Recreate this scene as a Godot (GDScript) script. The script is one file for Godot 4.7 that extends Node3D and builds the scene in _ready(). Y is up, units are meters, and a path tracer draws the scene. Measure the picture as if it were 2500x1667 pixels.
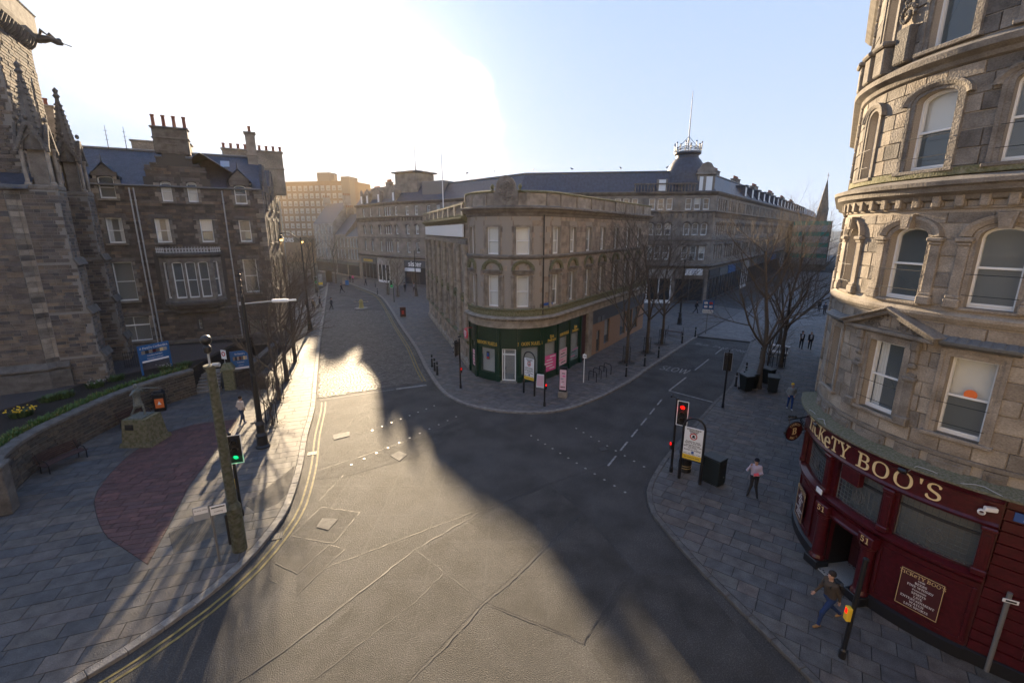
extends Node3D
# A street junction with a curved pub corner, a pointed corner block, a cathedral close and a cobbled street.
# Plan coordinates: X to the right, D forward (world z = -D), y up, metres.

const SUN_AZ := -17.8
const SUN_EL := 12.6

var used := {}
var M := {}
var T := {}
var rng := RandomNumberGenerator.new()
var wcache := {}


class MB:
	var v := PackedVector3Array()
	var n := PackedVector3Array()
	var c := PackedColorArray()
	var col := Color(1, 1, 1)

	func tri(a: Vector3, b: Vector3, d: Vector3) -> void:
		var m := (b - a).cross(d - a).normalized()
		v.append(a); v.append(d); v.append(b)
		n.append(m); n.append(m); n.append(m)
		c.append(col); c.append(col); c.append(col)

	func trin(a: Vector3, b: Vector3, d: Vector3, na: Vector3, nb: Vector3, nd: Vector3) -> void:
		v.append(a); v.append(d); v.append(b)
		n.append(na); n.append(nd); n.append(nb)
		c.append(col); c.append(col); c.append(col)

	func quad(a: Vector3, b: Vector3, d: Vector3, e: Vector3) -> void:
		tri(a, b, d)
		tri(a, d, e)

	# a box in the frame t, centred at its origin; ch is the chamfer
	func box(t: Transform3D, s: Vector3, ch := 0.0) -> void:
		var h := s * 0.5
		var k := minf(ch, minf(h.x, minf(h.y, h.z)) * 0.6)
		for ax in 3:
			for sg in [-1.0, 1.0]:
				var p := []
				var u := (ax + 1) % 3
				var w := (ax + 2) % 3
				for q in [[-1, -1], [1, -1], [1, 1], [-1, 1]]:
					var x := Vector3.ZERO
					x[ax] = h[ax] * sg
					x[u] = (h[u] - k) * q[0]
					x[w] = (h[w] - k) * q[1]
					p.append(t * x)
				if sg > 0: quad(p[0], p[1], p[2], p[3])
				else: quad(p[3], p[2], p[1], p[0])
		if k <= 0.0: return
		for ax in 3:
			var u := (ax + 1) % 3
			var w := (ax + 2) % 3
			for su in [-1.0, 1.0]:
				for sw in [-1.0, 1.0]:
					var a := Vector3.ZERO
					a[ax] = -(h[ax] - k); a[u] = h[u] * su; a[w] = (h[w] - k) * sw
					var b := Vector3.ZERO
					b[ax] = -(h[ax] - k); b[u] = (h[u] - k) * su; b[w] = h[w] * sw
					var a2 := a; a2[ax] = -a[ax]
					var b2 := b; b2[ax] = -b[ax]
					if su * sw > 0: quad(t * a, t * b, t * b2, t * a2)
					else: quad(t * a, t * a2, t * b2, t * b)
		for sx in [-1.0, 1.0]:
			for sy in [-1.0, 1.0]:
				for sz in [-1.0, 1.0]:
					var a := Vector3(h.x * sx, (h.y - k) * sy, (h.z - k) * sz)
					var b := Vector3((h.x - k) * sx, h.y * sy, (h.z - k) * sz)
					var d := Vector3((h.x - k) * sx, (h.y - k) * sy, h.z * sz)
					if sx * sy * sz > 0: tri(t * a, t * b, t * d)
					else: tri(t * a, t * d, t * b)

	func bx(p: Vector3, s: Vector3, ch := 0.0, yaw := 0.0) -> void:
		box(Transform3D(Basis(Vector3.UP, yaw), p), s, ch)

	func tube(pts: Array, rad: Array, sides := 6, cap := true) -> void:
		var rings := []
		var ref := Vector3(0.31, 0.17, 0.93)
		for i in pts.size():
			var d: Vector3 = (pts[mini(i + 1, pts.size() - 1)] - pts[maxi(i - 1, 0)]).normalized()
			if absf(d.dot(ref)) > 0.95: ref = Vector3(0.9, 0.3, -0.2)
			var x := d.cross(ref).normalized()
			ref = x.cross(d)
			var ring := []
			for k in sides:
				var a := TAU * k / sides
				ring.append(x * cos(a) + ref * sin(a) * 1.0)
			rings.append(ring)
		for i in pts.size() - 1:
			for k in sides:
				var k2 := (k + 1) % sides
				var a: Vector3 = pts[i] + rings[i][k] * rad[i]
				var b: Vector3 = pts[i] + rings[i][k2] * rad[i]
				var e: Vector3 = pts[i + 1] + rings[i + 1][k] * rad[i + 1]
				var f: Vector3 = pts[i + 1] + rings[i + 1][k2] * rad[i + 1]
				trin(a, f, b, rings[i][k], rings[i + 1][k2], rings[i][k2])
				trin(a, e, f, rings[i][k], rings[i + 1][k], rings[i + 1][k2])
		if cap:
			for q in [[0, -1], [pts.size() - 1, 1]]:
				var i: int = q[0]
				for k in range(1, sides - 1):
					var a: Vector3 = pts[i] + rings[i][0] * rad[i]
					var b: Vector3 = pts[i] + rings[i][k] * rad[i]
					var d: Vector3 = pts[i] + rings[i][k + 1] * rad[i]
					if q[1] < 0: tri(a, b, d)
					else: tri(a, d, b)

	func pipe(a: Vector3, b: Vector3, r: float, sides := 8) -> void:
		tube([a, b], [r, r], sides)

	# profile: Vector2(radius, height) from the bottom up, turned round the y axis of t
	func lathe(t: Transform3D, prof: Array, sides := 16, smooth := true) -> void:
		for i in prof.size() - 1:
			var p: Vector2 = prof[i]
			var q: Vector2 = prof[i + 1]
			var sl := Vector2(q.y - p.y, p.x - q.x).normalized()
			for k in sides:
				var a0 := TAU * k / sides
				var a1 := TAU * (k + 1) / sides
				var d0 := Vector3(cos(a0), 0, -sin(a0))
				var d1 := Vector3(cos(a1), 0, -sin(a1))
				var a := t * (d0 * p.x + Vector3(0, p.y, 0))
				var b := t * (d1 * p.x + Vector3(0, p.y, 0))
				var e := t * (d0 * q.x + Vector3(0, q.y, 0))
				var f := t * (d1 * q.x + Vector3(0, q.y, 0))
				if smooth:
					var n0 := (t.basis * (d0 * sl.x + Vector3(0, sl.y, 0))).normalized()
					var n1 := (t.basis * (d1 * sl.x + Vector3(0, sl.y, 0))).normalized()
					trin(a, b, f, n0, n1, n1)
					trin(a, f, e, n0, n1, n0)
				else: quad(a, b, f, e)

	func ball(p: Vector3, r: Vector3, sides := 10) -> void:
		var rings := sides / 2 + 1
		for i in rings:
			var b0 := -PI / 2 + PI * i / rings
			var b1 := -PI / 2 + PI * (i + 1) / rings
			for k in sides:
				var a0 := TAU * k / sides
				var a1 := TAU * (k + 1) / sides
				var q := []
				for w in [[a0, b0], [a1, b0], [a1, b1], [a0, b1]]:
					q.append(Vector3(cos(w[0]) * cos(w[1]), sin(w[1]), -sin(w[0]) * cos(w[1])))
				trin(p + q[0] * r, p + q[1] * r, p + q[2] * r, q[0], q[1], q[2])
				trin(p + q[0] * r, p + q[2] * r, p + q[3] * r, q[0], q[2], q[3])

	# a polygon in the x-y plane of t, pushed from z = 0 to z = depth
	func slab(t: Transform3D, poly: PackedVector2Array, depth: float, back := true) -> void:
		var pl := poly.duplicate()
		if Geometry2D.is_polygon_clockwise(pl): pl.reverse()
		var ix := Geometry2D.triangulate_polygon(pl)
		for i in range(0, ix.size(), 3):
			var a := pl[ix[i]]
			var b := pl[ix[i + 1]]
			var d := pl[ix[i + 2]]
			if (b - a).cross(d - a) < 0:
				var w := b
				b = d
				d = w
			tri(t * Vector3(a.x, a.y, depth), t * Vector3(b.x, b.y, depth), t * Vector3(d.x, d.y, depth))
			if back: tri(t * Vector3(a.x, a.y, 0), t * Vector3(d.x, d.y, 0), t * Vector3(b.x, b.y, 0))
		for i in pl.size():
			var a := pl[i]
			var b := pl[(i + 1) % pl.size()]
			quad(t * Vector3(a.x, a.y, 0), t * Vector3(b.x, b.y, 0), t * Vector3(b.x, b.y, depth), t * Vector3(a.x, a.y, depth))

	func mesh() -> ArrayMesh:
		var m := ArrayMesh.new()
		if v.is_empty(): return m
		var a := []
		a.resize(Mesh.ARRAY_MAX)
		a[Mesh.ARRAY_VERTEX] = v
		a[Mesh.ARRAY_NORMAL] = n
		a[Mesh.ARRAY_COLOR] = c
		m.add_surface_from_arrays(Mesh.PRIMITIVE_TRIANGLES, a)
		return m


# a line in plan (left to right as seen from outside); s runs along it
class Path:
	var p := []
	var s := [0.0]

	func _init(pts: Array) -> void:
		p = pts
		for i in range(1, pts.size()): s.append(s[i - 1] + (pts[i] - pts[i - 1]).length())

	func total() -> float: return s[s.size() - 1]

	func seg(x: float) -> int:
		var i := 0
		while i < p.size() - 2 and x > s[i + 1]: i += 1
		return i

	func tan(x: float) -> Vector2:
		var i := seg(x)
		return (p[i + 1] - p[i]).normalized()

	func nrm(i: int) -> Vector2:
		var t: Vector2 = (p[i + 1] - p[i]).normalized()
		return Vector2(t.y, -t.x)

	func plan(x: float, off := 0.0) -> Vector2:
		var i := seg(x)
		var f: float = (x - s[i]) / maxf(s[i + 1] - s[i], 1e-6)
		var q: Vector2 = p[i].lerp(p[i + 1], f) if f >= 0.0 and f <= 1.0 else p[i] + (p[i + 1] - p[i]) * f
		var n := nrm(i)
		if off != 0.0:
			if absf(f) < 1e-4 and i > 0: n = miter(nrm(i - 1), n)
			elif absf(f - 1.0) < 1e-4 and i < p.size() - 2: n = miter(n, nrm(i + 1))
		return q + n * off

	func miter(a: Vector2, b: Vector2) -> Vector2:
		var m := (a + b).normalized()
		return m / maxf(m.dot(a), 0.3)

	func at(x: float, y: float, off := 0.0) -> Vector3:
		var q := plan(x, off)
		return Vector3(q.x, y, -q.y)

	# frame at s, looking outward along z
	func frame(x: float, y: float, off := 0.0, half := 0.05) -> Transform3D:
		var a := plan(x - half)
		var b := plan(x + half)
		var t := (b - a).normalized()
		var q := (a + b) * 0.5 + Vector2(t.y, -t.x) * off
		return Transform3D(Basis(Vector3(t.x, 0, -t.y), Vector3.UP, Vector3(t.y, 0, t.x)), Vector3(q.x, y, -q.y))

	func cuts(a: float, b: float) -> Array:
		var r := [a]
		for x in s:
			if x > a + 1e-3 and x < b - 1e-3: r.append(x)
		r.append(b)
		return r


func V(x: float, y: float, d: float) -> Vector3: return Vector3(x, y, -d)
func lin(r: float, g: float, b: float) -> Color: return Color(r, g, b).linear_to_srgb()


func numbered(called: String) -> String:
	if not used.has(called):
		used[called] = 0
		return called
	used[called] += 1
	return "%s_%03d" % [called, used[called]]


func thing(called: String, label: String, category: String, at := Vector3.ZERO, yaw := 0.0, group := "") -> Node3D:
	var o := Node3D.new()
	o.name = numbered(called)
	add_child(o)
	o.position = at
	o.rotation.y = yaw
	tag(o, label, category, group)
	return o


func tag(o: Node, label: String, category := "", group := "", kind := "") -> Node:
	if label: o.set_meta("label", label)
	if category: o.set_meta("category", category)
	if group: o.set_meta("group", group)
	if kind: o.set_meta("kind", kind)
	return o


func mi(called: String, mesh: Mesh, mat: Material, parent: Node) -> MeshInstance3D:
	var o := MeshInstance3D.new()
	o.mesh = mesh
	o.material_override = mat
	if parent == self:
		o.name = numbered(called)
		add_child(o)
	else:
		o.name = called
		parent.add_child(o, true)
	return o


func part(parent: Node, called: String, mb: MB, mat: Material) -> MeshInstance3D:
	var o := mi(called, mb.mesh(), mat, parent)
	return o


func structure(called: String, mb: MB, mat: Material) -> MeshInstance3D:
	var o := mi(called, mb.mesh(), mat, self)
	o.set_meta("kind", "structure")
	return o


func copy(o: Node3D, at: Vector3, yaw := 0.0, label := "") -> Node3D:
	var c: Node3D = o.duplicate()
	c.name = numbered(String(o.name).rstrip("0123456789").trim_suffix("_"))
	add_child(c)
	c.position = at
	c.rotation.y = yaw
	if label: c.set_meta("label", label)
	return c


func noise_tex(type: int, freq: float, oct: int, lo: Color, hi: Color, size := 512, sd := 1, mid := 0.5) -> NoiseTexture2D:
	var f := FastNoiseLite.new()
	f.noise_type = type
	f.seed = sd
	f.frequency = freq
	f.fractal_type = FastNoiseLite.FRACTAL_FBM if oct > 1 else FastNoiseLite.FRACTAL_NONE
	f.fractal_octaves = oct
	if type == FastNoiseLite.TYPE_CELLULAR: f.cellular_return_type = FastNoiseLite.RETURN_DISTANCE
	var t := NoiseTexture2D.new()
	t.width = size
	t.height = size
	t.seamless = true
	t.noise = f
	var g := Gradient.new()
	g.set_color(0, lo)
	g.set_color(1, hi)
	g.add_point(mid, lo.lerp(hi, 0.5))
	t.color_ramp = g
	return t


func mat(called: String, c: Color, rough := 0.8, tex := "", scale := 0.5, bump := "", bscale := 0.0, stain := "", sscale := 0.11, vcol := false) -> StandardMaterial3D:
	if M.has(called): return M[called]
	var m := StandardMaterial3D.new()
	m.resource_name = called
	m.albedo_color = lin(c.r, c.g, c.b)
	m.roughness = rough
	m.vertex_color_use_as_albedo = vcol
	if tex or bump:
		m.uv1_triplanar = true
		m.uv1_world_triplanar = true
		m.uv1_scale = Vector3.ONE * scale
		if tex: m.albedo_texture = T[tex]
		if bump:
			m.heightmap_enabled = true
			m.heightmap_texture = T[bump]
			m.heightmap_scale = bscale
	if stain:
		m.detail_enabled = true
		m.detail_albedo = T[stain]
		m.detail_blend_mode = BaseMaterial3D.BLEND_MODE_MUL
		m.detail_uv_layer = BaseMaterial3D.DETAIL_UV_2
		m.uv2_triplanar = true
		m.uv2_world_triplanar = true
		m.uv2_scale = Vector3.ONE * sscale
	M[called] = m
	return m


func glow(called: String, c: Color, e: float) -> StandardMaterial3D:
	if M.has(called): return M[called]
	var m := StandardMaterial3D.new()
	m.resource_name = called
	m.albedo_color = c
	m.emission_enabled = true
	m.emission = c
	m.emission_energy_multiplier = e
	m.roughness = 0.4
	M[called] = m
	return m


func letters(parent: Node, called: String, txt: String, size: float, t: Transform3D, mat: Material, font := "Droid Sans", depth := 0.01, bold := 400) -> MeshInstance3D:
	var k := "txt|%s|%s|%s|%s|%s" % [txt, size, font, depth, bold]
	if not wcache.has(k):
		var f := SystemFont.new()
		f.font_names = PackedStringArray([font])
		f.font_weight = bold
		var m := TextMesh.new()
		m.text = txt
		m.font = f
		m.font_size = 48
		m.pixel_size = size / 34.0
		m.depth = depth
		m.curve_step = 2.0
		wcache[k] = m
	var o := mi(called, wcache[k], mat, parent)
	o.transform = t
	return o


# ---- wall with openings. An opening is {a, b, lo, hi, rise} along the path; rise > 0 is an arched head.
func head(o: Dictionary, x: float) -> float:
	var rise: float = o.get("rise", 0.0)
	if rise <= 0.0: return o.hi
	var f: float = (x - o.a) / (o.b - o.a) * 2.0 - 1.0
	return o.hi - rise + rise * sqrt(maxf(0.0, 1.0 - f * f))


func wall(mb: MB, path: Path, s0: float, s1: float, y0: float, y1: float, ops: Array, off := 0.0, deep := 0.25) -> void:
	var cuts := path.cuts(s0, s1)
	for o in ops:
		cuts.append(o.a)
		cuts.append(o.b)
		if o.get("rise", 0.0) > 0.0:
			for i in range(1, 10): cuts.append(lerpf(o.a, o.b, 0.5 - 0.5 * cos(PI * i / 10.0)))
	cuts.sort()
	for i in cuts.size() - 1:
		var a: float = cuts[i]
		var b: float = cuts[i + 1]
		if b - a < 1e-4 or a < s0 - 1e-4 or b > s1 + 1e-4: continue
		var here := []
		for o in ops:
			if o.a < (a + b) / 2 and o.b > (a + b) / 2 and o.hi > y0 and o.lo < y1: here.append(o)
		here.sort_custom(func(p, q): return p.lo < q.lo)
		var ya := y0
		var yb := y0
		for o in here:
			if o.lo > ya: mb.quad(path.at(a, ya, off), path.at(b, yb, off), path.at(b, o.lo, off), path.at(a, o.lo, off))
			ya = head(o, a)
			yb = head(o, b)
			mb.quad(path.at(a, ya, off - deep), path.at(b, yb, off - deep), path.at(b, yb, off), path.at(a, ya, off))
			mb.quad(path.at(a, o.lo, off), path.at(b, o.lo, off), path.at(b, o.lo, off - deep), path.at(a, o.lo, off - deep))
		if y1 > ya: mb.quad(path.at(a, ya, off), path.at(b, yb, off), path.at(b, y1, off), path.at(a, y1, off))
	for o in ops:
		if o.a < s0 or o.b > s1 or o.hi < y0 or o.lo > y1: continue
		var ha := head(o, o.a)
		mb.quad(path.at(o.a, o.lo, off), path.at(o.a, o.lo, off - deep), path.at(o.a, ha, off - deep), path.at(o.a, ha, off))
		mb.quad(path.at(o.b, o.lo, off - deep), path.at(o.b, o.lo, off), path.at(o.b, ha, off), path.at(o.b, ha, off - deep))


# moulding swept along the path; profile of (off, y) from the bottom of the outer side round to the top
func sweep(mb: MB, path: Path, s0: float, s1: float, prof: Array, ends := true, step := 0.0) -> void:
	var cuts := path.cuts(s0, s1)
	for i in cuts.size() - 1:
		for k in prof.size() - 1:
			var p: Vector2 = prof[k]
			var q: Vector2 = prof[k + 1]
			mb.quad(path.at(cuts[i], p.y, p.x), path.at(cuts[i + 1], p.y, p.x), path.at(cuts[i + 1], q.y, q.x), path.at(cuts[i], q.y, q.x))
	if ends:
		for e in [s0, s1]:
			var f: Transform3D = path.frame(e, 0.0)
			var poly := PackedVector2Array()
			for q in prof: poly.append(q)
			var ix := Geometry2D.triangulate_polygon(poly)
			for i in range(0, ix.size(), 3):
				var a := poly[ix[i]]
				var b := poly[ix[i + 1]]
				var d := poly[ix[i + 2]]
				mb.tri(path.at(e, a.y, a.x), path.at(e, b.y, b.x), path.at(e, d.y, d.x))


# coursed stones that stand proud of a wall; sink(a, b, lo, hi) receives each stone
func courses(path: Path, s0: float, s1: float, y0: float, y1: float, ops: Array, ch: float, l0: float, l1: float, gap: float, margin: float, sink: Callable) -> void:
	var y := y0
	while y < y1 - 0.05:
		var h := minf(ch * rng.randf_range(0.92, 1.08), y1 - y)
		if y1 - y - h < 0.08: h = y1 - y
		var lo := y + gap
		var hi := y + h - gap
		var blocked := []
		for o in ops:
			if o.hi + margin > lo and o.lo - margin < hi: blocked.append([o.a - margin, o.b + margin])
		blocked.sort_custom(func(p, q): return p[0] < q[0])
		var x := s0
		blocked.append([s1, s1])
		for b in blocked:
			var e: float = minf(b[0], s1)
			if e - x > 0.06:
				var cx := x
				while cx < e - 0.02:
					var l := rng.randf_range(l0, l1)
					if e - cx - l < l0 * 0.5: l = e - cx
					sink.call(cx + gap, cx + l - gap, lo, hi)
					cx += l
			x = maxf(x, b[1])
		y += h


# stones of one wall joined into one mesh with a tone of its own for each
func stone_skin(mb: MB, path: Path, off: float, proud: float, tones: Array) -> Callable:
	return func(a: float, b: float, lo: float, hi: float) -> void:
		var t: Color = tones[rng.randi() % tones.size()]
		mb.col = t * rng.randf_range(0.85, 1.15)
		var k := minf(0.012, (hi - lo) * 0.2)
		var z := off + proud * rng.randf_range(0.5, 1.4)
		var p := [path.at(a + k, lo + k, z), path.at(b - k, lo + k, z), path.at(b - k, hi - k, z), path.at(a + k, hi - k, z)]
		var q := [path.at(a, lo, off), path.at(b, lo, off), path.at(b, hi, off), path.at(a, hi, off)]
		mb.quad(p[0], p[1], p[2], p[3])
		for i in 4: mb.quad(q[i], q[(i + 1) % 4], p[(i + 1) % 4], p[i])


# each stone a part of its own
func stone_parts(parent: Node, called: String, path: Path, off: float, proud: float, mats: Array) -> Callable:
	if not wcache.has("unit_stone"):
		var m := MB.new()
		var k := 0.018
		var q := [Vector3(-0.5, -0.5, 0), Vector3(0.5, -0.5, 0), Vector3(0.5, 0.5, 0), Vector3(-0.5, 0.5, 0)]
		var p := []
		for x in q: p.append(Vector3(x.x * (1 - 2 * k), x.y * (1 - 4 * k), 1))
		m.quad(p[0], p[1], p[2], p[3])
		for i in 4: m.quad(q[i], q[(i + 1) % 4], p[(i + 1) % 4], p[i])
		wcache["unit_stone"] = m.mesh()
	return func(a: float, b: float, lo: float, hi: float) -> void:
		var o := mi(called, wcache["unit_stone"], mats[rng.randi() % mats.size()], parent)
		var f := path.frame((a + b) / 2, (lo + hi) / 2, off, (b - a) / 2)
		f.basis = f.basis * Basis.from_scale(Vector3(b - a, hi - lo, proud * rng.randf_range(0.75, 1.25)))
		o.transform = f


# ---- windows
func outline(w: float, h: float, rise: float, inset: float) -> PackedVector2Array:
	var r := PackedVector2Array()
	var a := w / 2 - inset
	r.append(Vector2(-a, inset))
	r.append(Vector2(a, inset))
	if rise <= 0.0:
		r.append(Vector2(a, h - inset))
		r.append(Vector2(-a, h - inset))
	else:
		for i in 11:
			var f := PI * i / 10.0
			r.append(Vector2(a * cos(f), h - rise + (rise - inset) * sin(f)))
	return r


func ring(mb: MB, a: PackedVector2Array, b: PackedVector2Array, z0: float, z1: float) -> void:
	for i in a.size():
		var j := (i + 1) % a.size()
		var p := Vector3(a[i].x, a[i].y, z1)
		var q := Vector3(a[j].x, a[j].y, z1)
		var r := Vector3(b[j].x, b[j].y, z1)
		var t := Vector3(b[i].x, b[i].y, z1)
		mb.quad(p, q, r, t)
		var dz := Vector3(0, 0, z0 - z1)
		mb.quad(t, r, r + dz, t + dz)
		mb.quad(q, p, p + dz, q + dz)


func pane_mesh(poly: PackedVector2Array, z: float) -> ArrayMesh:
	var mb := MB.new()
	var ix := Geometry2D.triangulate_polygon(poly)
	for i in range(0, ix.size(), 3):
		var q := []
		for k in 3: q.append(Vector3(poly[ix[i + k]].x, poly[ix[i + k]].y, z))
		if (q[1] - q[0]).cross(q[2] - q[0]).z < 0: mb.tri(q[0], q[2], q[1])
		else: mb.tri(q[0], q[1], q[2])
	return mb.mesh()


# a timber sash window in an opening: part window (its frame) > pane, blind or curtain
func window(parent: Node, path: Path, o: Dictionary, recess := 0.16, kind := "sash", behind := "", off := 0.0, fw := 0.07, fmat := "white_paint", called := "window") -> MeshInstance3D:
	var w := snappedf(o.b - o.a, 0.02)
	var h := snappedf(o.hi - o.lo, 0.02)
	var rise: float = o.get("rise", 0.0)
	var k := "win|%s|%s|%s|%s|%s" % [w, h, rise, kind, fw]
	if not wcache.has(k):
		var mb := MB.new()
		ring(mb, outline(w, h, rise, 0.0), outline(w, h, rise, fw), -0.1, 0.0)
		var my := h * 0.5
		if kind == "sash" or kind == "sash_v":
			mb.bx(Vector3(0, my, -0.02), Vector3(w - fw * 2, 0.06, 0.05), 0.008)
			mb.bx(Vector3(0, fw * 1.15, -0.015), Vector3(w - fw * 2, fw * 0.9, 0.05), 0.008)
		if kind == "sash_v" or kind == "cross":
			mb.bx(Vector3(0, my, -0.03), Vector3(0.035, h - fw * 2, 0.03))
		if kind == "cross":
			mb.bx(Vector3(0, h * 0.64, -0.02), Vector3(w - fw * 2, 0.09, 0.05))
		wcache[k] = mb.mesh()
		wcache[k + "p"] = pane_mesh(outline(w, h, rise, fw * 0.7), -0.06)
		wcache[k + "b"] = pane_mesh(outline(w, h, rise, 0.01), -0.16)
		var cu := MB.new()
		for sd in [-1.0, 1.0]:
			var n := 7
			var cw := w * 0.28
			for i in n:
				var x0: float = sd * (w / 2 - 0.02 - cw * i / n)
				var x1: float = sd * (w / 2 - 0.02 - cw * (i + 1) / n)
				var z0 := -0.2 + 0.03 * (i % 2)
				var z1 := -0.2 + 0.03 * ((i + 1) % 2)
				if sd < 0: cu.quad(Vector3(x0, 0.02, z0), Vector3(x1, 0.02, z1), Vector3(x1, h - 0.03, z1), Vector3(x0, h - 0.03, z0))
				else: cu.quad(Vector3(x1, 0.02, z1), Vector3(x0, 0.02, z0), Vector3(x0, h - 0.03, z0), Vector3(x1, h - 0.03, z1))
		wcache[k + "c"] = cu.mesh()
		var half := PackedVector2Array([Vector2(-w / 2, h * 0.5), Vector2(w / 2, h * 0.5), Vector2(w / 2, h), Vector2(-w / 2, h)])
		wcache[k + "h"] = pane_mesh(half, -0.17)
	var f: MeshInstance3D = mi(called, wcache[k], M[fmat], parent)
	f.transform = path.frame((o.a + o.b) / 2, o.lo, off - recess, (o.b - o.a) / 2)
	mi("pane", wcache[k + "p"], M.glass, f)
	if behind == "blind": mi("blind", wcache[k + "b"], M.blind, f)
	elif behind == "half": mi("blind", wcache[k + "h"], M.blind, f)
	elif behind == "curtain": mi("curtain", wcache[k + "c"], M.curtain, f)
	return f


# stone architrave round an opening, with sill, and a hood where asked
func surround(parent: Node, path: Path, o: Dictionary, mat: Material, wd := 0.16, proud := 0.06, sill := 0.1, hood := 0.0, off := 0.0) -> void:
	var mb := MB.new()
	var w: float = o.b - o.a
	var h: float = o.hi - o.lo
	var rise: float = o.get("rise", 0.0)
	var z0 := -0.02
	var a := outline(w + 2 * wd, h + wd, rise + (wd if rise > 0 else 0.0), 0.0)
	var b := outline(w, h, rise, 0.0)
	for i in a.size():
		if i == 0: continue
		var j := (i + 1) % a.size()
		var p := Vector3(a[i].x, a[i].y, proud)
		var q := Vector3(a[j].x, a[j].y, proud)
		var r := Vector3(b[j].x, b[j].y, proud)
		var t := Vector3(b[i].x, b[i].y, proud)
		var dz := Vector3(0, 0, z0 - proud)
		var m1 := p.lerp(t, 0.45)
		var m2 := q.lerp(r, 0.45)
		var st := Vector3(0, 0, -proud * 0.35)
		mb.quad(p, q, m2, m1)
		mb.quad(m1, m2, m2 + st, m1 + st)
		mb.quad(m1 + st, m2 + st, r + st, t + st)
		mb.quad(t + st, r + st, r + dz, t + dz)
		mb.quad(q, p, p + dz, q + dz)
	if sill > 0: mb.bx(Vector3(0, -sill / 2, proud * 0.75 - 0.02), Vector3(w + 2 * wd + 0.12, sill, proud * 1.5 + 0.1), 0.015)
	if hood > 0: mb.bx(Vector3(0, h + wd + hood / 2, proud + 0.02), Vector3(w + 2 * wd + 0.16, hood, proud * 2 + 0.08), 0.02)
	var s := part(parent, "surround", mb, mat)
	s.transform = path.frame((o.a + o.b) / 2, o.lo, off, w / 2)


func op(c: float, w: float, lo: float, hi: float, rise := 0.0) -> Dictionary:
	return {"a": c - w / 2, "b": c + w / 2, "lo": lo, "hi": hi, "rise": rise}


# ---- ground, roads, pavements
func flat(mb: MB, poly: PackedVector2Array, y: float, thick := 0.0) -> void:
	var pl := poly.duplicate()
	if Geometry2D.is_polygon_clockwise(pl): pl.reverse()
	var ix := Geometry2D.triangulate_polygon(pl)
	for i in range(0, ix.size(), 3):
		var a := pl[ix[i]]
		var b := pl[ix[i + 1]]
		var d := pl[ix[i + 2]]
		if (b - a).cross(d - a) < 0:
			var w := b
			b = d
			d = w
		mb.tri(V(a.x, y, a.y), V(b.x, y, b.y), V(d.x, y, d.y))
	if thick > 0:
		for i in pl.size():
			var a := pl[i]
			var b := pl[(i + 1) % pl.size()]
			mb.quad(V(a.x, y - thick, a.y), V(b.x, y - thick, b.y), V(b.x, y, b.y), V(a.x, y, a.y))


func pv(a: Array) -> PackedVector2Array:
	var r := PackedVector2Array()
	for i in range(0, a.size(), 2): r.append(Vector2(a[i], a[i + 1]))
	return r


# flags laid in running bond; those for which single() is true are parts, the rest are joined
func paving(parent: Node, called: String, poly: PackedVector2Array, turn: float, lx: float, ly: float, y: float, tones: Array, single: Callable, holes: Array, limit := 300) -> void:
	var u := Vector2.from_angle(deg_to_rad(turn))
	var w := Vector2(-u.y, u.x)
	var lo := Vector2(1e9, 1e9)
	var hi := -lo
	for p in poly:
		lo = lo.min(Vector2(p.dot(u), p.dot(w)))
		hi = hi.max(Vector2(p.dot(u), p.dot(w)))
	var rest := MB.new()
	var count := 0
	var r := floori(lo.y / ly)
	while r * ly < hi.y:
		var x: float = lo.x - fposmod(r * 0.37, 1.0) * lx
		while x < hi.x:
			var l := lx * rng.randf_range(0.75, 1.3)
			var a := x
			var b := x + l
			x = b
			var q := PackedVector2Array([u * a + w * (r * ly), u * b + w * (r * ly), u * b + w * ((r + 1) * ly), u * a + w * ((r + 1) * ly)])
			var tone: Color = tones[rng.randi() % tones.size()] * rng.randf_range(0.86, 1.14)
			var bits := []
			bits.append_array(Geometry2D.intersect_polygons(q, poly))
			for hole in holes:
				var nb := []
				for t in bits: nb.append_array(Geometry2D.clip_polygons(t, hole))
				bits = nb
			for t in bits:
				for s in Geometry2D.offset_polygon(t, -0.011, Geometry2D.JOIN_MITER):
					if s.size() < 3: continue
					var mid := Vector2.ZERO
					for p in s: mid += p
					mid /= s.size()
					var one: bool = count < limit and single.call(mid)
					var mb: MB = MB.new() if one else rest
					mb.col = tone
					flat(mb, s, y + rng.randf_range(-0.003, 0.003), 0.03)
					if one:
						count += 1
						part(parent, called, mb, M.slab_skin)
		r += 1
	if rest.v.size(): part(parent, called + "_field", rest, M.slab_skin).set_meta("kind", "stuff")


func ribbon(mb: MB, pts: Array, w: float, y: float) -> void:
	for i in pts.size() - 1:
		var a: Vector2 = pts[i]
		var b: Vector2 = pts[i + 1]
		var n := (b - a).normalized()
		n = Vector2(-n.y, n.x) * w / 2
		mb.quad(V(a.x - n.x, y, a.y - n.y), V(b.x - n.x, y, b.y - n.y), V(b.x + n.x, y, b.y + n.y), V(a.x + n.x, y, a.y + n.y))


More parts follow.
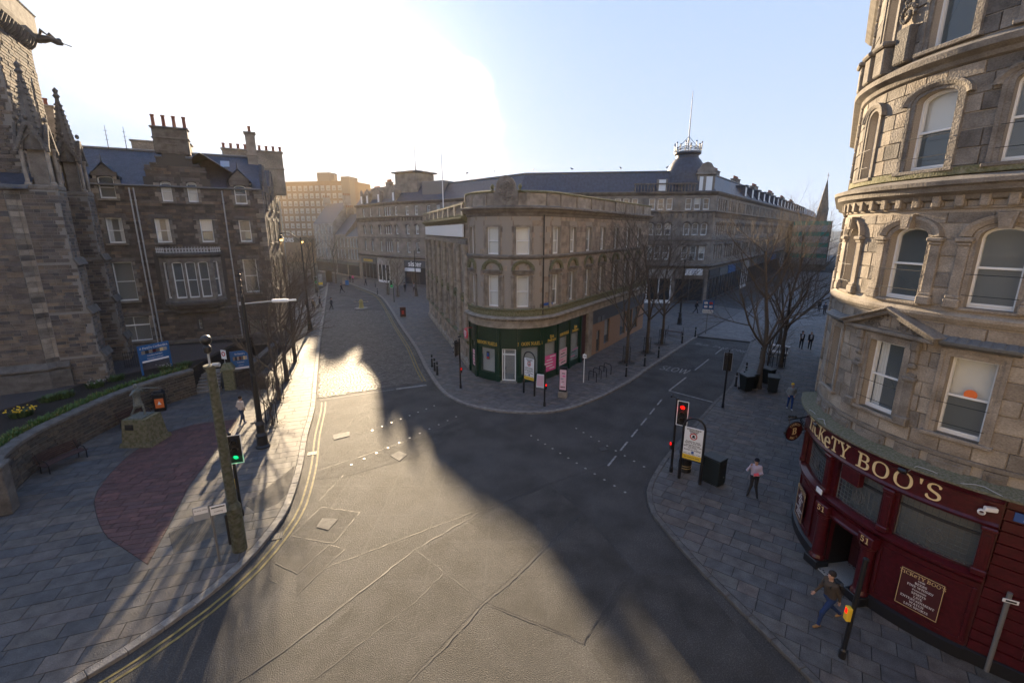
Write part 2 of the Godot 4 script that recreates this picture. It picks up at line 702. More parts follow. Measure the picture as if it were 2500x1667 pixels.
func smooth_line(pts: PackedVector2Array, step := 0.9) -> Array:
	var cv := Curve2D.new()
	for i in pts.size():
		var t := (pts[mini(i + 1, pts.size() - 1)] - pts[maxi(i - 1, 0)]) / 6.0
		var before := minf(1.0, (pts[i] - pts[maxi(i - 1, 0)]).length() / maxf(t.length() * 3, 0.01))
		var after := minf(1.0, (pts[mini(i + 1, pts.size() - 1)] - pts[i]).length() / maxf(t.length() * 3, 0.01))
		cv.add_point(pts[i], -t * before, t * after)
	var out := []
	var n := maxi(2, roundi(cv.get_baked_length() / step))
	for i in n + 1: out.append(cv.sample_baked(cv.get_baked_length() * i / n, true))
	return out


# kerb stones along a line; the road lies on the side given by sgn
func kerbs(parent: Node, line: Array, sgn: float, wid: float, far: float, m2 := "kerb") -> void:
	var rest := MB.new()
	for i in line.size() - 1:
		var a: Vector2 = line[i]
		var b: Vector2 = line[i + 1]
		var t := (b - a).normalized()
		var n := Vector2(-t.y, t.x) * sgn
		var m := (a + b) / 2 - n * wid / 2
		var one := m.length() < far
		var mb: MB = MB.new() if one else rest
		var tr := Transform3D(Basis(Vector3(t.x, 0, -t.y), Vector3.UP, Vector3(t.y, 0, t.x)), V(m.x, -0.11 + rng.randf_range(-0.004, 0.004), m.y))
		mb.box(tr, Vector3((b - a).length() + 0.01 - 0.02, 0.24, wid), 0.018)
		if one: part(parent, "kerb_stone", mb, M[m2])
	if rest.v.size(): part(parent, "kerb_run", rest, M[m2]).set_meta("kind", "stuff")


func offset_line(line: Array, d: float) -> Array:
	var out := []
	for i in line.size():
		var t: Vector2 = (line[mini(i + 1, line.size() - 1)] - line[maxi(i - 1, 0)]).normalized()
		out.append(line[i] + Vector2(-t.y, t.x) * d)
	return out


var left_kerb := []
var mid_kerb := []
var right_kerb := []


func ground() -> void:
	var g := MB.new()
	flat(g, pv([-260, -120, 320, -120, 320, 460, -260, 460]), -0.2)
	structure("ground", g, M.asphalt_smooth)
	var rd := MB.new()
	flat(rd, pv([-60, -15, 90, -15, 90, 140, -60, 140]), -0.11)
	var road := structure("road", rd, M.asphalt)
	left_kerb = smooth_line(pv([-17, 1.5, -14, 5.4, -12.2, 7.9, -11.24, 9.29, -10.49, 10.43, -9.69, 12.22, -9.3, 14.0, -9.3, 16.4, -9.76, 18.42, -10.5, 20.8, -11.6, 23.8, -12.85, 27.7, -19.05, 43.6, -26.5, 63.3, -34.7, 85, -46, 115]))
	mid_kerb = smooth_line(pv([-38, 104, -31, 93, -23.4, 80.4, -13.25, 53.4, -9.56, 43.6, -7.35, 36.9, -5.82, 32.8, -4.6, 30.3, -3.0, 28.55, -0.95, 27.5, 1.6, 27.2, 3.6, 27.8, 5.9, 29.7, 7.7, 31.7, 9.7, 34.1, 11.2, 36.3, 16.2, 43.1, 20.5, 48.9]))
	right_kerb = smooth_line(pv([25.0, 46.3, 16.2, 32.1, 13.8, 29.2, 12.0, 26.8, 7.6, 20.95, 6.1, 18.4, 5.78, 16.8, 5.85, 16.0, 6.4, 13.5, 6.95, 11.8, 7.55, 10.0, 8.5, 7.0, 10.2, 2.0]))
	# left pavement with the square in front of the cathedral
	var lp := PackedVector2Array(left_kerb)
	lp.append_array(pv([-62, 115, -62, 30, -45, 12, -30, 0]))
	var pl := MB.new()
	flat(pl, PackedVector2Array(offset_line(left_kerb, 0.05)) + pv([-62, 115, -62, 30, -45, 12, -30, 0]), -0.022, 0.2)
	var lpv := structure("pavement", pl, M.slab_bed)
	kerbs(lpv, left_kerb, -1.0, 0.3, 34.0)
	var red := pv([-12.7, 13.56, -14.33, 14.45, -15.61, 15.19, -17.32, 16.7, -18.43, 17.99, -19.35, 19.9, -19.93, 21.9, -19.9, 23.6, -19.2, 25.3, -16.9, 26.2, -16.17, 24.26, -15.47, 21.16, -14.73, 18.56, -13.48, 15.56])
	var curve := smooth_line(red.slice(0, 10), 0.6)
	red = PackedVector2Array(curve) + red.slice(10)
	var inner := PackedVector2Array(offset_line(left_kerb, 0.305)) + pv([-40, 100, -34, 70, -27, 53.5, -22.2, 42, -20.2, 33.5, -21.6, 31.2, -22.4, 30.6, -23.4, 28, -23.7, 25.4, -23.5, 22.5, -23.2, 20.1, -22.2, 18.1, -21, 16.5, -26, 9, -27, 2])
	var tac1 := pv([-13.2, 15.25, -11.9, 16.7, -10.9, 15.6, -12.2, 14.15])
	var tac2 := pv([-11.35, 17.15, -10.75, 20.3, -9.95, 18.6, -10.0, 17.2, -10.6, 16.6])
	var grey := [Color(0.168, 0.153, 0.143), Color(0.143, 0.139, 0.139), Color(0.191, 0.168, 0.149), Color(0.129, 0.129, 0.134)]
	paving(lpv, "paving_slab", inner, 20, 1.15, 0.6, 0.0, grey, func(m): return m.y < 19.0, [red, tac1, tac2])
	paving(lpv, "red_paver", red, 14, 0.75, 0.32, 0.0, [Color(0.185, 0.088, 0.08), Color(0.165, 0.082, 0.076), Color(0.205, 0.098, 0.086), Color(0.15, 0.08, 0.078)], func(m): return m.y < 20.5, [])
	for tc in [tac1, tac2]:
		var tm := MB.new()
		tm.col = Color(0.19, 0.165, 0.135)
		flat(tm, tc, -0.006, 0.03)
		var lo := Vector2(1e9, 1e9)
		var hi := -lo
		for p in tc:
			lo = lo.min(p)
			hi = hi.max(p)
		var y := lo.y
		while y < hi.y:
			var x := lo.x
			while x < hi.x:
				if Geometry2D.is_point_in_polygon(Vector2(x, y), tc): tm.bx(V(x, 0.0, y), Vector3(0.035, 0.012, 0.035), 0.006)
				x += 0.067
			y += 0.067
		part(lpv, "tactile_paving", tm, M.slab_skin)
	# pavement round the pointed corner block
	var mp := MB.new()
	var back := pv([34, 66, 30.8, 71.8, 0.9, 75.5, -13.8, 91, -24, 97.3, -37, 112])
	flat(mp, PackedVector2Array(offset_line(mid_kerb, -0.05 + 0.1)) + back, -0.022, 0.2)
	var mpv := structure("pavement", mp, M.slab_bed)
	kerbs(mpv, mid_kerb, -1.0, 0.3, 40.0)
	var grey2 := [Color(0.163, 0.159, 0.163), Color(0.183, 0.176, 0.176), Color(0.150, 0.150, 0.157), Color(0.195, 0.176, 0.163)]
	var moonp := PackedVector2Array(moon_path().p)
	moonp.append_array(pv([0, 70]))
	paving(mpv, "paving_slab", PackedVector2Array(offset_line(mid_kerb, 0.305)) + back, -33, 0.75, 0.5, 0.0, grey2, func(m): return m.y < 34.0 and m.x > -6.0, [moonp])
	# pavement along the pub
	var rp := MB.new()
	var rback := pv([22, 0, 22, 20, 48, 60, 30, 52])
	flat(rp, PackedVector2Array(offset_line(right_kerb, 0.05)) + rback, -0.022, 0.2)
	var rpv := structure("pavement", rp, M.slab_bed)
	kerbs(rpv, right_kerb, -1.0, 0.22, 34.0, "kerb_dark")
	var grey3 := [Color(0.142, 0.142, 0.148), Color(0.161, 0.154, 0.148), Color(0.129, 0.131, 0.138), Color(0.178, 0.154, 0.142), Color(0.148, 0.145, 0.145)]
	paving(rpv, "paving_slab", PackedVector2Array(offset_line(right_kerb, 0.225)) + rback, -36, 0.8, 0.55, 0.0, grey3, func(m): return m.y < 26.0 and m.x < 12.0, [])
	# flush paved street beyond the end of the bus lane
	var fs := MB.new()
	flat(fs, pv([20.4, 48.8, 25.0, 46.2, 30, 52, 48, 60, 130, 170, 118, 178, 34, 66]), -0.03, 0.1)
	var fst := structure("pedestrian_street", fs, M.slab_bed)
	paving(fst, "paving_slab", pv([20.6, 49.0, 25.0, 46.4, 30, 52, 48, 60, 95, 122, 82, 130, 34, 66]), -36, 1.0, 0.6, -0.006, [Color(0.2, 0.2, 0.21), Color(0.18, 0.18, 0.19), Color(0.225, 0.22, 0.22)], func(_m): return false, [])
	# setts of the old street
	var st := MB.new()
	var area := PackedVector2Array()
	for p in offset_line(left_kerb, -0.12): if p.y > 29.9 and p.y < 66.5: area.append(p)
	var other := []
	for p in offset_line(mid_kerb, -0.12): if p.y > 33.2 and p.y < 66.5: other.append(p)
	for p in other: area.append(p)
	var bed := MB.new()
	flat(bed, area, -0.106)
	part(road, "sett_bed", bed, M.tar)
	var u := Vector2.from_angle(deg_to_rad(24))
	var w := Vector2(-u.y, u.x)
	for r in range(80, 420):
		var yy := r * 0.17
		var x := -8.0 - fposmod(r * 0.5, 1.0) * 0.25
		while x < 34.0:
			var l := rng.randf_range(0.2, 0.3)
			var m := u * (x + l / 2) + w * (yy + 0.085)
			if Geometry2D.is_point_in_polygon(m, area):
				st.col = Color(0.125, 0.12, 0.12) * rng.randf_range(0.6, 1.45)
				var q := []
				for e in [[0.012, 0.012], [l - 0.012, 0.012], [l - 0.012, 0.158], [0.012, 0.158]]: q.append(u * (x + e[0]) + w * (yy + e[1]))
				var hgt := -0.085 + rng.randf_range(-0.008, 0.008)
				var p := []
				var b := []
				for e in q:
					p.append(V(lerpf(m.x, e.x, 0.8), hgt + rng.randf_range(-0.006, 0.006), lerpf(m.y, e.y, 0.8)))
					b.append(V(e.x, -0.112, e.y))
				st.quad(p[0], p[1], p[2], p[3])
				for i in 4: st.quad(b[i], b[(i + 1) % 4], p[(i + 1) % 4], p[i])
			x += l
	part(road, "setts", st, M.sett).set_meta("kind", "stuff")
	# seams, patches, covers and painted lines on the carriageway
	var band := MB.new()
	flat(band, pv([-9.3, 19.3, -8.0, 19.55, -5.0, 21.6, -3.0, 24.6, -2.75, 26.9, -5.4, 23.75, -9.6, 20.4]), -0.105)
	part(road, "road_patch", band, M.asphalt_patch)
	for q in [[-6.2, 8.0, -5.9, 10.39, -3.5, 14.2, -1.2, 16.6, 1.72, 18.8, 2.9, 16.9, 0.0, 13.1, -0.95, 12.0, -2.8, 9.3, -3.6, 8.0], [0.1, 12.8, 3.0, 16.7, 4.2, 13.34, 3.87, 13.1, 2.05, 10.6, -0.8, 12.0], [2.2, 10.3, 4.1, 13.2, 6.2, 13.2, 6.9, 10.2, 7.4, 8.0, 3.4, 8.0]]:
		var om := MB.new()
		flat(om, pv(q), -0.1065)
		part(road, "road_patch", om, M.asphalt_old)
	for q in [[-10.55, 21.9], [-9.05, 15.2], [4.9, 22.4]]:
		var gm := MB.new()
		gm.bx(V(q[0], -0.105, q[1]), Vector3(0.45, 0.02, 0.4), 0.004, 0.35)
		var gn := part(road, "drain_grate", gm, M.black_iron)
		for i in 5:
			var b := MB.new()
			b.box(Transform3D(Basis(Vector3.UP, 0.35), V(q[0], -0.094, q[1])) * Transform3D(Basis(), Vector3((i - 2) * 0.08, 0, 0)), Vector3(0.035, 0.012, 0.36), 0.003)
			part(gn, "bar", b, M.kerb_dark)
	for q in [[-8.51, 15.26, -8.11, 17.11, -6.34, 16.75, -6.71, 14.8], [-8.35, 13.74, -7.35, 13.25, -6.84, 14.74, -8.3, 15.1], [-7.3, 13.1, -6.93, 12.32, -6.18, 14.47, -6.8, 14.7]]:
		var pm := MB.new()
		flat(pm, pv(q), -0.104)
		part(road, "road_patch", pm, M.asphalt_patch)
	var seams := [[-7.8, 8.6, -6.32, 10.39, -3.57, 14.47, -1.29, 16.82, 1.72, 18.93, 5.6, 21.2], [-3.6, 8.2, -2.71, 9.34, -1.44, 11.06, -0.91, 11.95, 0.04, 12.97, 2.98, 16.82], [-8.51, 15.26, -8.11, 17.11, -6.34, 16.75, -6.71, 14.8, -8.51, 15.26], [-8.35, 13.74, -7.35, 13.25, -6.84, 14.74, -6.18, 14.47, -6.93, 12.32, -8.28, 13.06], [-6.56, 13.49, -3.34, 15.63, -1.06, 17.11], [-9.53, 20.11, -5.47, 23.67, -2.85, 26.99], [-3.57, 14.47, -0.91, 11.99, 2.08, 10.52], [0.66, 20.71, 3.0, 16.96, 4.24, 13.34], [2.02, 10.52, 3.87, 13.25], [-5.3, 9.34, -3.06, 12.03, -2.36, 13.25], [-8.1, 19.7, -8.4, 17.6]]
	for i in seams.size():
		var wm := MB.new()
		var base := pv(seams[i])
		var pts := []
		for k in base.size() - 1:
			var n := maxi(2, int((base[k + 1] - base[k]).length() / 0.22))
			for e in n:
				pts.append(base[k].lerp(base[k + 1], float(e) / n) + Vector2(rng.randf_range(-1, 1), rng.randf_range(-1, 1)) * 0.022)
		pts.append(base[base.size() - 1])
		for k in pts.size() - 1: ribbon(wm, [pts[k], pts[k + 1]], rng.randf_range(0.01, 0.045) * (1.3 if i < 2 else 0.7), -0.1005)
		part(road, "tar_seam", wm, M.tar)
	for q in [[-7.75, 16.34, -7.08, 16.27, -7.21, 15.57, -7.75, 15.76], [-6.36, 21.65, -6.01, 22.15, -5.5, 21.76, -5.75, 21.08], [-10.3, 24.1, -9.5, 24.6, -9.3, 24.0, -10.0, 23.5]]:
		var cm := MB.new()
		flat(cm, pv(q), -0.09, 0.02)
		var pq := pv(q)
		for i in range(1, 7):
			ribbon(cm, [pq[0].lerp(pq[1], i / 7.0), pq[3].lerp(pq[2], i / 7.0)], 0.03, -0.084)
		part(road, "access_cover", cm, M.kerb_dark)
	for k in [0.38, 0.62]:
		var ym := MB.new()
		var l := []
		for p in offset_line(left_kerb, -k): if p.y < 29.5 and p.y > 4: l.append(p)
		ribbon(ym, l, 0.09, -0.1)
		part(road, "yellow_line", ym, M.road_yellow)
		var ym2 := MB.new()
		l = []
		for p in offset_line(mid_kerb, -k - 0.15): if p.y > 33.5 and p.x < -5 and p.y < 95: l.append(p)
		ribbon(ym2, l, 0.09, -0.07)
		part(road, "yellow_line", ym2, M.road_yellow)
	var lines := [[-8.59, 31.93, -6.51, 32.84, 0.3], [11.53, 31.57, 13.96, 34.72, 0.12], [11.53, 31.57, 13.75, 29.27, 0.14], [15.4, 36.63, 18.0, 40.0, 0.12], [19.4, 41.84, 20.9, 43.75, 0.12], [-13.3, 29.62, -8.7, 31.85, 0.08]]
	for q in lines:
		var lm := MB.new()
		ribbon(lm, [Vector2(q[0], q[1]), Vector2(q[2], q[3])], q[4], -0.1)
		part(road, "white_line", lm, M.road_paint)
	for k in 6:
		var lm := MB.new()
		var a := Vector2(4.8, 20.6).lerp(Vector2(10.8, 30.4), k / 6.0)
		ribbon(lm, [a, a + Vector2(0.62, 1.02)], 0.1, -0.1)
		part(road, "white_line", lm, M.road_paint)
	for q in [[-8.22, 24.74, -5.22, 28.61, 8], [-8.07, 20.71, -3.53, 26.77, 11], [1.1, 24.03, 5.08, 18.24, 12], [3.82, 25.02, 6.57, 20.51, 9]]:
		for i in int(q[4]):
			var sm := MB.new()
			var p := Vector2(q[0], q[1]).lerp(Vector2(q[2], q[3]), i / (q[4] - 1.0))
			sm.bx(V(p.x, -0.1, p.y), Vector3(0.1, 0.02, 0.1), 0.006, 0.4)
			part(road, "crossing_stud", sm, M.steel)
	for q in [["SLOW", 13.75, 36.75, -37.0, 0.62, 2.2], ["BUS  TAXI  ONLY", 21.1, 44.1, -44.0, 0.52, 1.5]]:
		var b := Basis(Vector3.UP, deg_to_rad(q[3])) * Basis(Vector3.RIGHT, -PI / 2) * Basis.from_scale(Vector3(1, q[5], 1))
		letters(road, "road_lettering", q[0], q[4], Transform3D(b, V(q[1], -0.102, q[2])), M.road_paint, "Droid Sans", 0.004)


# ---- the pub corner
func tb_path() -> Path:
	var c := Vector2(15.84, 13.62)
	var pts := []
	var p0 := c + Vector2.from_angle(deg_to_rad(145)) * 5.0
	pts.append(p0 + Vector2(0.574, 0.819) * 30.0)
	for i in 33: pts.append(c + Vector2.from_angle(deg_to_rad(145 + i * 2.5)) * 5.0)
	pts.append(pts[pts.size() - 1] + Vector2(0.707, -0.707) * 9.0)
	return Path.new(pts)


func sT(deg: float) -> float: return 30.0 + 5.0 * deg_to_rad(deg - 145.0)


func ang(a: float, b: float, lo: float, hi: float, rise := 0.0) -> Dictionary:
	return {"a": sT(a), "b": sT(b), "lo": lo, "hi": hi, "rise": rise}


func pub_building() -> void:
	var path := tb_path()
	var root := thing("pub_building", "curved sandstone corner building with a maroon pub front and gilt lettering", "building")
	var ops := []
	var floors := [[6.05, 8.15, 0.0], [9.42, 11.4, 0.26], [12.86, 14.8, 0.22], [15.85, 18.3, 0.0]]
	var cols := [[160.5, 167.5], [183.5, 195.3], [207.0, 217.2]]
	for f in floors:
		for c in cols: ops.append(ang(c[0], c[1], f[0], f[1], f[2]))
	var wl := MB.new()
	wall(wl, path, 0, path.total(), 4.9, 20.5, ops, 0.0, 0.26)
	part(root, "wall", wl, M.mortar)
	var back := MB.new()
	var a0 := path.plan(0)
	var a1 := path.plan(path.total())
	back.quad(V(a1.x, 0, a1.y), V(a1.x + 20, 0, a1.y + 6), V(a1.x + 20, 20.5, a1.y + 6), V(a1.x, 20.5, a1.y))
	back.quad(V(a1.x + 20, 0, a1.y + 6), V(a0.x + 14, 0, a0.y - 9), V(a0.x + 14, 20.5, a0.y - 9), V(a1.x + 20, 20.5, a1.y + 6))
	back.quad(V(a0.x + 14, 0, a0.y - 9), V(a0.x, 0, a0.y), V(a0.x, 20.5, a0.y), V(a0.x + 14, 20.5, a0.y - 9))
	part(root, "back_wall", back, M.sandstone_sooty)
	var rf := MB.new()
	var rp := PackedVector2Array()
	for q in path.p: rp.append(q)
	rp.append(Vector2(a1.x + 20, a1.y + 6))
	rp.append(Vector2(a0.x + 14, a0.y - 9))
	for y in [4.95, 9.1, 12.5, 15.5, 20.5]: flat(rf, rp, y, 0.0)
	part(root, "roof", rf, M.lead)
	var inn := MB.new()
	wall(inn, path, 0, path.total(), 4.9, 20.4, [], -2.6)
	part(root, "inner_wall", inn, M.room_wall)
	# ashlar: every block a part
	var mats := [M.sandstone, M.sandstone, M.sandstone_pale, M.sandstone_sooty, M.sandstone]
	var mats_hi := [M.sandstone_sooty, M.sandstone_dark, M.sandstone_sooty, M.sandstone, M.sandstone_dark]
	var bands := [[5.55, 8.95], [9.42, 11.75], [12.86, 15.2], [15.75, 20.4]]
	for i in 4:
		courses(path, sT(146.5), sT(225) + 2.0, bands[i][0], bands[i][1], ops, 0.42, 0.5, 0.9, 0.005, 0.0, stone_parts(root, "stone_block", path, 0.0, 0.042, mats if i < 2 else mats_hi))
	var y := 5.3
	var k := 0
	while y < 20.0:
		var q := MB.new()
		q.box(path.frame(sT(145) - (0.25 if k % 2 else 0.16), y + 0.21, 0.05), Vector3(0.5 if k % 2 else 0.32, 0.41, 0.14), 0.03)
		part(root, "quoin", q, mats[k % 5])
		y += 0.43
		k += 1
	# bands and cornices
	var s0 := 20.0
	var s1 := path.total()
	for c in [
		["cornice", [[0, 12.02], [0.12, 12.06], [0.16, 12.16], [0.34, 12.24], [0.36, 12.36], [0.46, 12.40], [0.47, 12.5], [0.1, 12.62], [0, 12.62]], M.sandstone_sooty],
		["frieze_band", [[0, 11.82], [0.05, 11.83], [0.06, 11.88], [0, 11.89]], M.sandstone],
		["string_course", [[0, 8.98], [0.06, 9.0], [0.14, 9.12], [0.15, 9.2], [0.03, 9.28], [0, 9.4]], M.sandstone_pale],
		["string_course", [[0, 12.64], [0.1, 12.66], [0.1, 12.84], [0, 12.86]], M.sandstone_moss],
		["cornice", [[0, 15.2], [0.1, 15.24], [0.14, 15.34], [0.32, 15.42], [0.34, 15.55], [0.06, 15.7], [0, 15.72]], M.sandstone_sooty],
		["string_course", [[0, 5.42], [0.05, 5.43], [0.06, 5.54], [0, 5.56]], M.sandstone_sooty],
		["cornice", [[0, 19.9], [0.2, 20.0], [0.4, 20.2], [0.4, 20.4], [0, 20.5]], M.sandstone_sooty]]:
		var mb := MB.new()
		var pr := []
		for q in c[1]: pr.append(Vector2(q[0], q[1]))
		sweep(mb, path, s0, s1, pr)
		part(root, c[0], mb, c[2])
	# brackets in the frieze under the main cornice
	for i in 15:
		var mb := MB.new()
		var f := path.frame(sT(147.5 + i * 5.4), 0)
		mb.box(f * Transform3D(Basis(), Vector3(0, 12.02, 0.09)), Vector3(0.2, 0.3, 0.18), 0.03)
		mb.box(f * Transform3D(Basis(), Vector3(0, 11.95, 0.03)), Vector3(0.24, 0.14, 0.1), 0.02)
		part(root, "bracket", mb, M.sandstone)
	# windows and their dressings
	for i in ops.size():
		var o: Dictionary = ops[i]
		var win := window(root, path, o, 0.17, "sash", ["curtain", "curtain", "half", "curtain", "", "", "blind", "half", "", "", "", ""][i], 0.0, 0.07)
		var fl := i / 3
		var cl := i % 3
		var st: Material = M.sandstone if fl < 2 else M.sandstone_sooty
		if fl == 0: surround(root, path, o, st, 0.2, 0.07, 0.1)
		elif fl == 1:
			surround(root, path, o, st, 0.1, 0.05, 0.08)
			for sd in [-1.0, 1.0]:
				var mb := MB.new()
				var f := path.frame((o.a if sd < 0 else o.b) + sd * 0.22, 0)
				mb.box(f * Transform3D(Basis(), Vector3(0, 10.28, 0.05)), Vector3(0.24, 1.4, 0.1), 0.015)
				mb.box(f * Transform3D(Basis(), Vector3(0, 9.5, 0.08)), Vector3(0.34, 0.24, 0.18), 0.03)
				mb.box(f * Transform3D(Basis(), Vector3(0, 9.66, 0.07)), Vector3(0.29, 0.08, 0.14), 0.02)
				mb.box(f * Transform3D(Basis(), Vector3(0, 10.98, 0.07)), Vector3(0.29, 0.08, 0.14), 0.02)
				mb.box(f * Transform3D(Basis(), Vector3(0, 11.08, 0.09)), Vector3(0.36, 0.11, 0.2), 0.025)
				part(root, "pilaster", mb, st)
			var hm := MB.new()
			var ww: float = o.b - o.a
			ring_arc(hm, ww / 2 + 0.12, ww / 2 + 0.34, 0.34, 0.52, 1.74, 0.14)
			var hp := part(root, "arch_moulding", hm, st)
			hp.transform = path.frame((o.a + o.b) / 2, o.lo, 0.0, ww / 2)
			var km := MB.new()
			km.slab(Transform3D(Basis(), Vector3(0, 0, 0.02)), pv([-0.11, 1.93, 0.11, 1.93, 0.17, 2.3, -0.17, 2.3]), 0.22)
			km.slab(Transform3D(Basis(), Vector3(0, 0, 0.24)), pv([-0.07, 1.98, 0.07, 1.98, 0.11, 2.25, -0.11, 2.25]), 0.02)
			part(root, "keystone", km, st).transform = hp.transform
		elif fl == 2:
			surround(root, path, o, st, 0.2, 0.07, 0.09)
			var hm := MB.new()
			var ww: float = o.b - o.a
			ring_arc(hm, ww / 2 + 0.2, ww / 2 + 0.36, 0.32, 0.46, 1.7, 0.13)
			part(root, "arch_moulding", hm, st).transform = path.frame((o.a + o.b) / 2, o.lo, 0.0, ww / 2)
		else: surround(root, path, o, st, 0.2, 0.08, 0.1)
		# window guard wires
		if fl < 3:
			for yy in [0.38, 0.78]:
				var gm := MB.new()
				gm.pipe(Vector3(-(o.b - o.a) / 2 - 0.06, 0, 0.13), Vector3((o.b - o.a) / 2 + 0.06, 0, 0.13), 0.009, 5)
				var gn := part(root, "guard_rail", gm, M.black_iron)
				gn.transform = path.frame((o.a + o.b) / 2, o.lo + (o.hi - o.lo) * (0.16 if yy < 0.5 else 0.42), 0.0, (o.b - o.a) / 2)
	var stk := MB.new()
	stk.lathe(path.frame(sT(212.6), 7.2, -0.2) * Transform3D(Basis(Vector3.RIGHT, PI / 2), Vector3.ZERO), [Vector2(0, 0), Vector2(0.13, 0), Vector2(0.13, 0.008), Vector2(0, 0.008)], 20, false)
	part(root, "window_sticker", stk, M.orange)
	# pediment and hoods over the first-floor windows
	var pd := MB.new()
	var fb := path.frame(sT(189.4), 0, 0.0, 0.9)
	var tymp := pv([-1.25, 8.52, 1.25, 8.52, 0, 9.02])
	pd.slab(fb * Transform3D(Basis(), Vector3(0, 0, 0.0)), tymp, 0.1)
	for sd in [-1.0, 1.0]:
		var an := atan2(0.56, 1.36)
		pd.box(fb * Transform3D(Basis(Vector3(0, 0, 1), -sd * an), Vector3(sd * 0.68, 8.8, 0.13)), Vector3(1.52, 0.15, 0.34), 0.03)
		pd.box(fb * Transform3D(Basis(Vector3(0, 0, 1), -sd * an), Vector3(sd * 0.7, 8.89, 0.16)), Vector3(1.6, 0.06, 0.44), 0.015)
	pd.box(fb * Transform3D(Basis(), Vector3(0, 8.46, 0.12)), Vector3(2.7, 0.12, 0.3), 0.03)
	part(root, "pediment", pd, M.sandstone_sooty)
	var cv := MB.new()
	for i in 46:
		var x := rng.randf_range(-0.85, 0.85)
		var hh := 8.56 + (0.4 - absf(x) * 0.42) * rng.randf()
		cv.box(fb * Transform3D(Basis.from_euler(Vector3(rng.randf(), rng.randf(), rng.randf() * 3)), Vector3(x, hh, 0.1)), Vector3(0.1, 0.05, 0.06), 0.02)
	part(root, "carved_relief", cv, M.sandstone_dark)
	for c in [[157.5, 171.0], [203.5, 221.0]]:
		var hm := MB.new()
		sweep(hm, path, sT(c[0]), sT(c[1]), [Vector2(0, 8.36), Vector2(0.12, 8.4), Vector2(0.28, 8.48), Vector2(0.3, 8.55), Vector2(0.04, 8.66), Vector2(0, 8.66)])
		var x := sT(c[0])
		while x < sT(c[1]) - 0.05:
			hm.box(path.frame(x + 0.1, 8.6, 0.16) * Transform3D(Basis(Vector3(1, 0, 0), 0.42), Vector3.ZERO), Vector3(0.17, 0.05, 0.27), 0.02)
			x += 0.21
		part(root, "window_hood", hm, M.lead)
	for dg in [180.2, 198.6]:
		var cm := MB.new()
		var f := path.frame(sT(dg), 0)
		cm.box(f * Transform3D(Basis(), Vector3(0, 8.25, 0.1)), Vector3(0.22, 0.3, 0.2), 0.04)
		cm.box(f * Transform3D(Basis(), Vector3(0, 7.95, 0.07)), Vector3(0.17, 0.4, 0.13), 0.04)
		cm.box(f * Transform3D(Basis(), Vector3(0, 7.68, 0.09)), Vector3(0.2, 0.16, 0.16), 0.06)
		cm.box(f * Transform3D(Basis(), Vector3(0, 6.75, 0.05)), Vector3(0.26, 1.4, 0.1), 0.02)
		cm.box(f * Transform3D(Basis(), Vector3(0, 7.3, 0.08)), Vector3(0.34, 0.12, 0.17), 0.03)
		cm.box(f * Transform3D(Basis(), Vector3(0, 6.08, 0.09)), Vector3(0.36, 0.26, 0.2), 0.03)
		part(root, "console", cm, M.sandstone_sooty)
	# panels below the first-floor sills
	for q in [[152, 159], [160.5, 168], [171, 182], [184, 195], [198, 205], [207, 217], [219.5, 224.5]]:
		var m := MB.new()
		sweep(m, path, sT(q[0]), sT(q[1]), [Vector2(0, 5.02), Vector2(0.05, 5.03), Vector2(0.05, 5.4), Vector2(0, 5.41)])
		sweep(m, path, sT(q[0]) + 0.12, sT(q[1]) - 0.12, [Vector2(0.04, 5.12), Vector2(0.085, 5.13), Vector2(0.085, 5.3), Vector2(0.04, 5.31)])
		part(root, "sill_panel", m, M.sandstone_sooty)
	# carved scroll buttress and pier on the cornice at the upper storey
	var sc := MB.new()
	var fs := path.frame(sT(176), 0)
	sc.box(fs * Transform3D(Basis(), Vector3(0, 16.2, 0.08)), Vector3(0.5, 0.9, 0.3), 0.04)
	for i in 20:
		var an := i * 0.42
		var rr := 0.27 - i * 0.011
		sc.ball(fs * Vector3(-0.05 + cos(an) * rr, 16.95 + sin(an) * rr, 0.16), Vector3.ONE * 0.06, 6)
	for i in 12: sc.ball(fs * Vector3(-0.12 + 0.14 * sin(i * 0.5), 17.3 + i * 0.13, 0.14), Vector3(0.09, 0.09, 0.08), 6)
	part(root, "scroll", sc, M.sandstone_dark)
	var pr2 := MB.new()
	for q in [[150.0, 0.34], [160.0, 0.38], [168.0, 0.42]]:
		var f := path.frame(sT(q[0]), 0)
		pr2.box(f * Transform3D(Basis(), Vector3(0, 16.0, 0.12)), Vector3(0.46, 0.7, 0.42), 0.03)
		pr2.box(f * Transform3D(Basis(), Vector3(0, 16.42, 0.14)), Vector3(0.6, 0.14, 0.56), 0.04)
	part(root, "parapet_pier", pr2, M.sandstone_sooty)
	pub_front(root, path)


# a segmental ring in the x-y plane: half widths w0, w1, rises r0, r1, springing at y
func ring_arc(mb: MB, w0: float, w1: float, r0: float, r1: float, y: float, proud: float) -> void:
	for i in 14:
		var a := PI * i / 14.0
		var b := PI * (i + 1) / 14.0
		var p := Vector3(w1 * cos(a), y + r1 * sin(a), proud)
		var q := Vector3(w1 * cos(b), y + r1 * sin(b), proud)
		var s := Vector3(w0 * cos(b), y + r0 * sin(b), proud * 0.6)
		var t := Vector3(w0 * cos(a), y + r0 * sin(a), proud * 0.6)
		var m0 := p.lerp(t, 0.4)
		var m1 := q.lerp(s, 0.4)
		m0.z = proud
		m1.z = proud
		mb.quad(p, q, m1, m0)
		mb.quad(m0, m1, s, t)
		mb.quad(q, p, Vector3(p.x, p.y, -0.02), Vector3(q.x, q.y, -0.02))
		mb.quad(t, s, Vector3(s.x, s.y, -0.02), Vector3(t.x, t.y, -0.02))


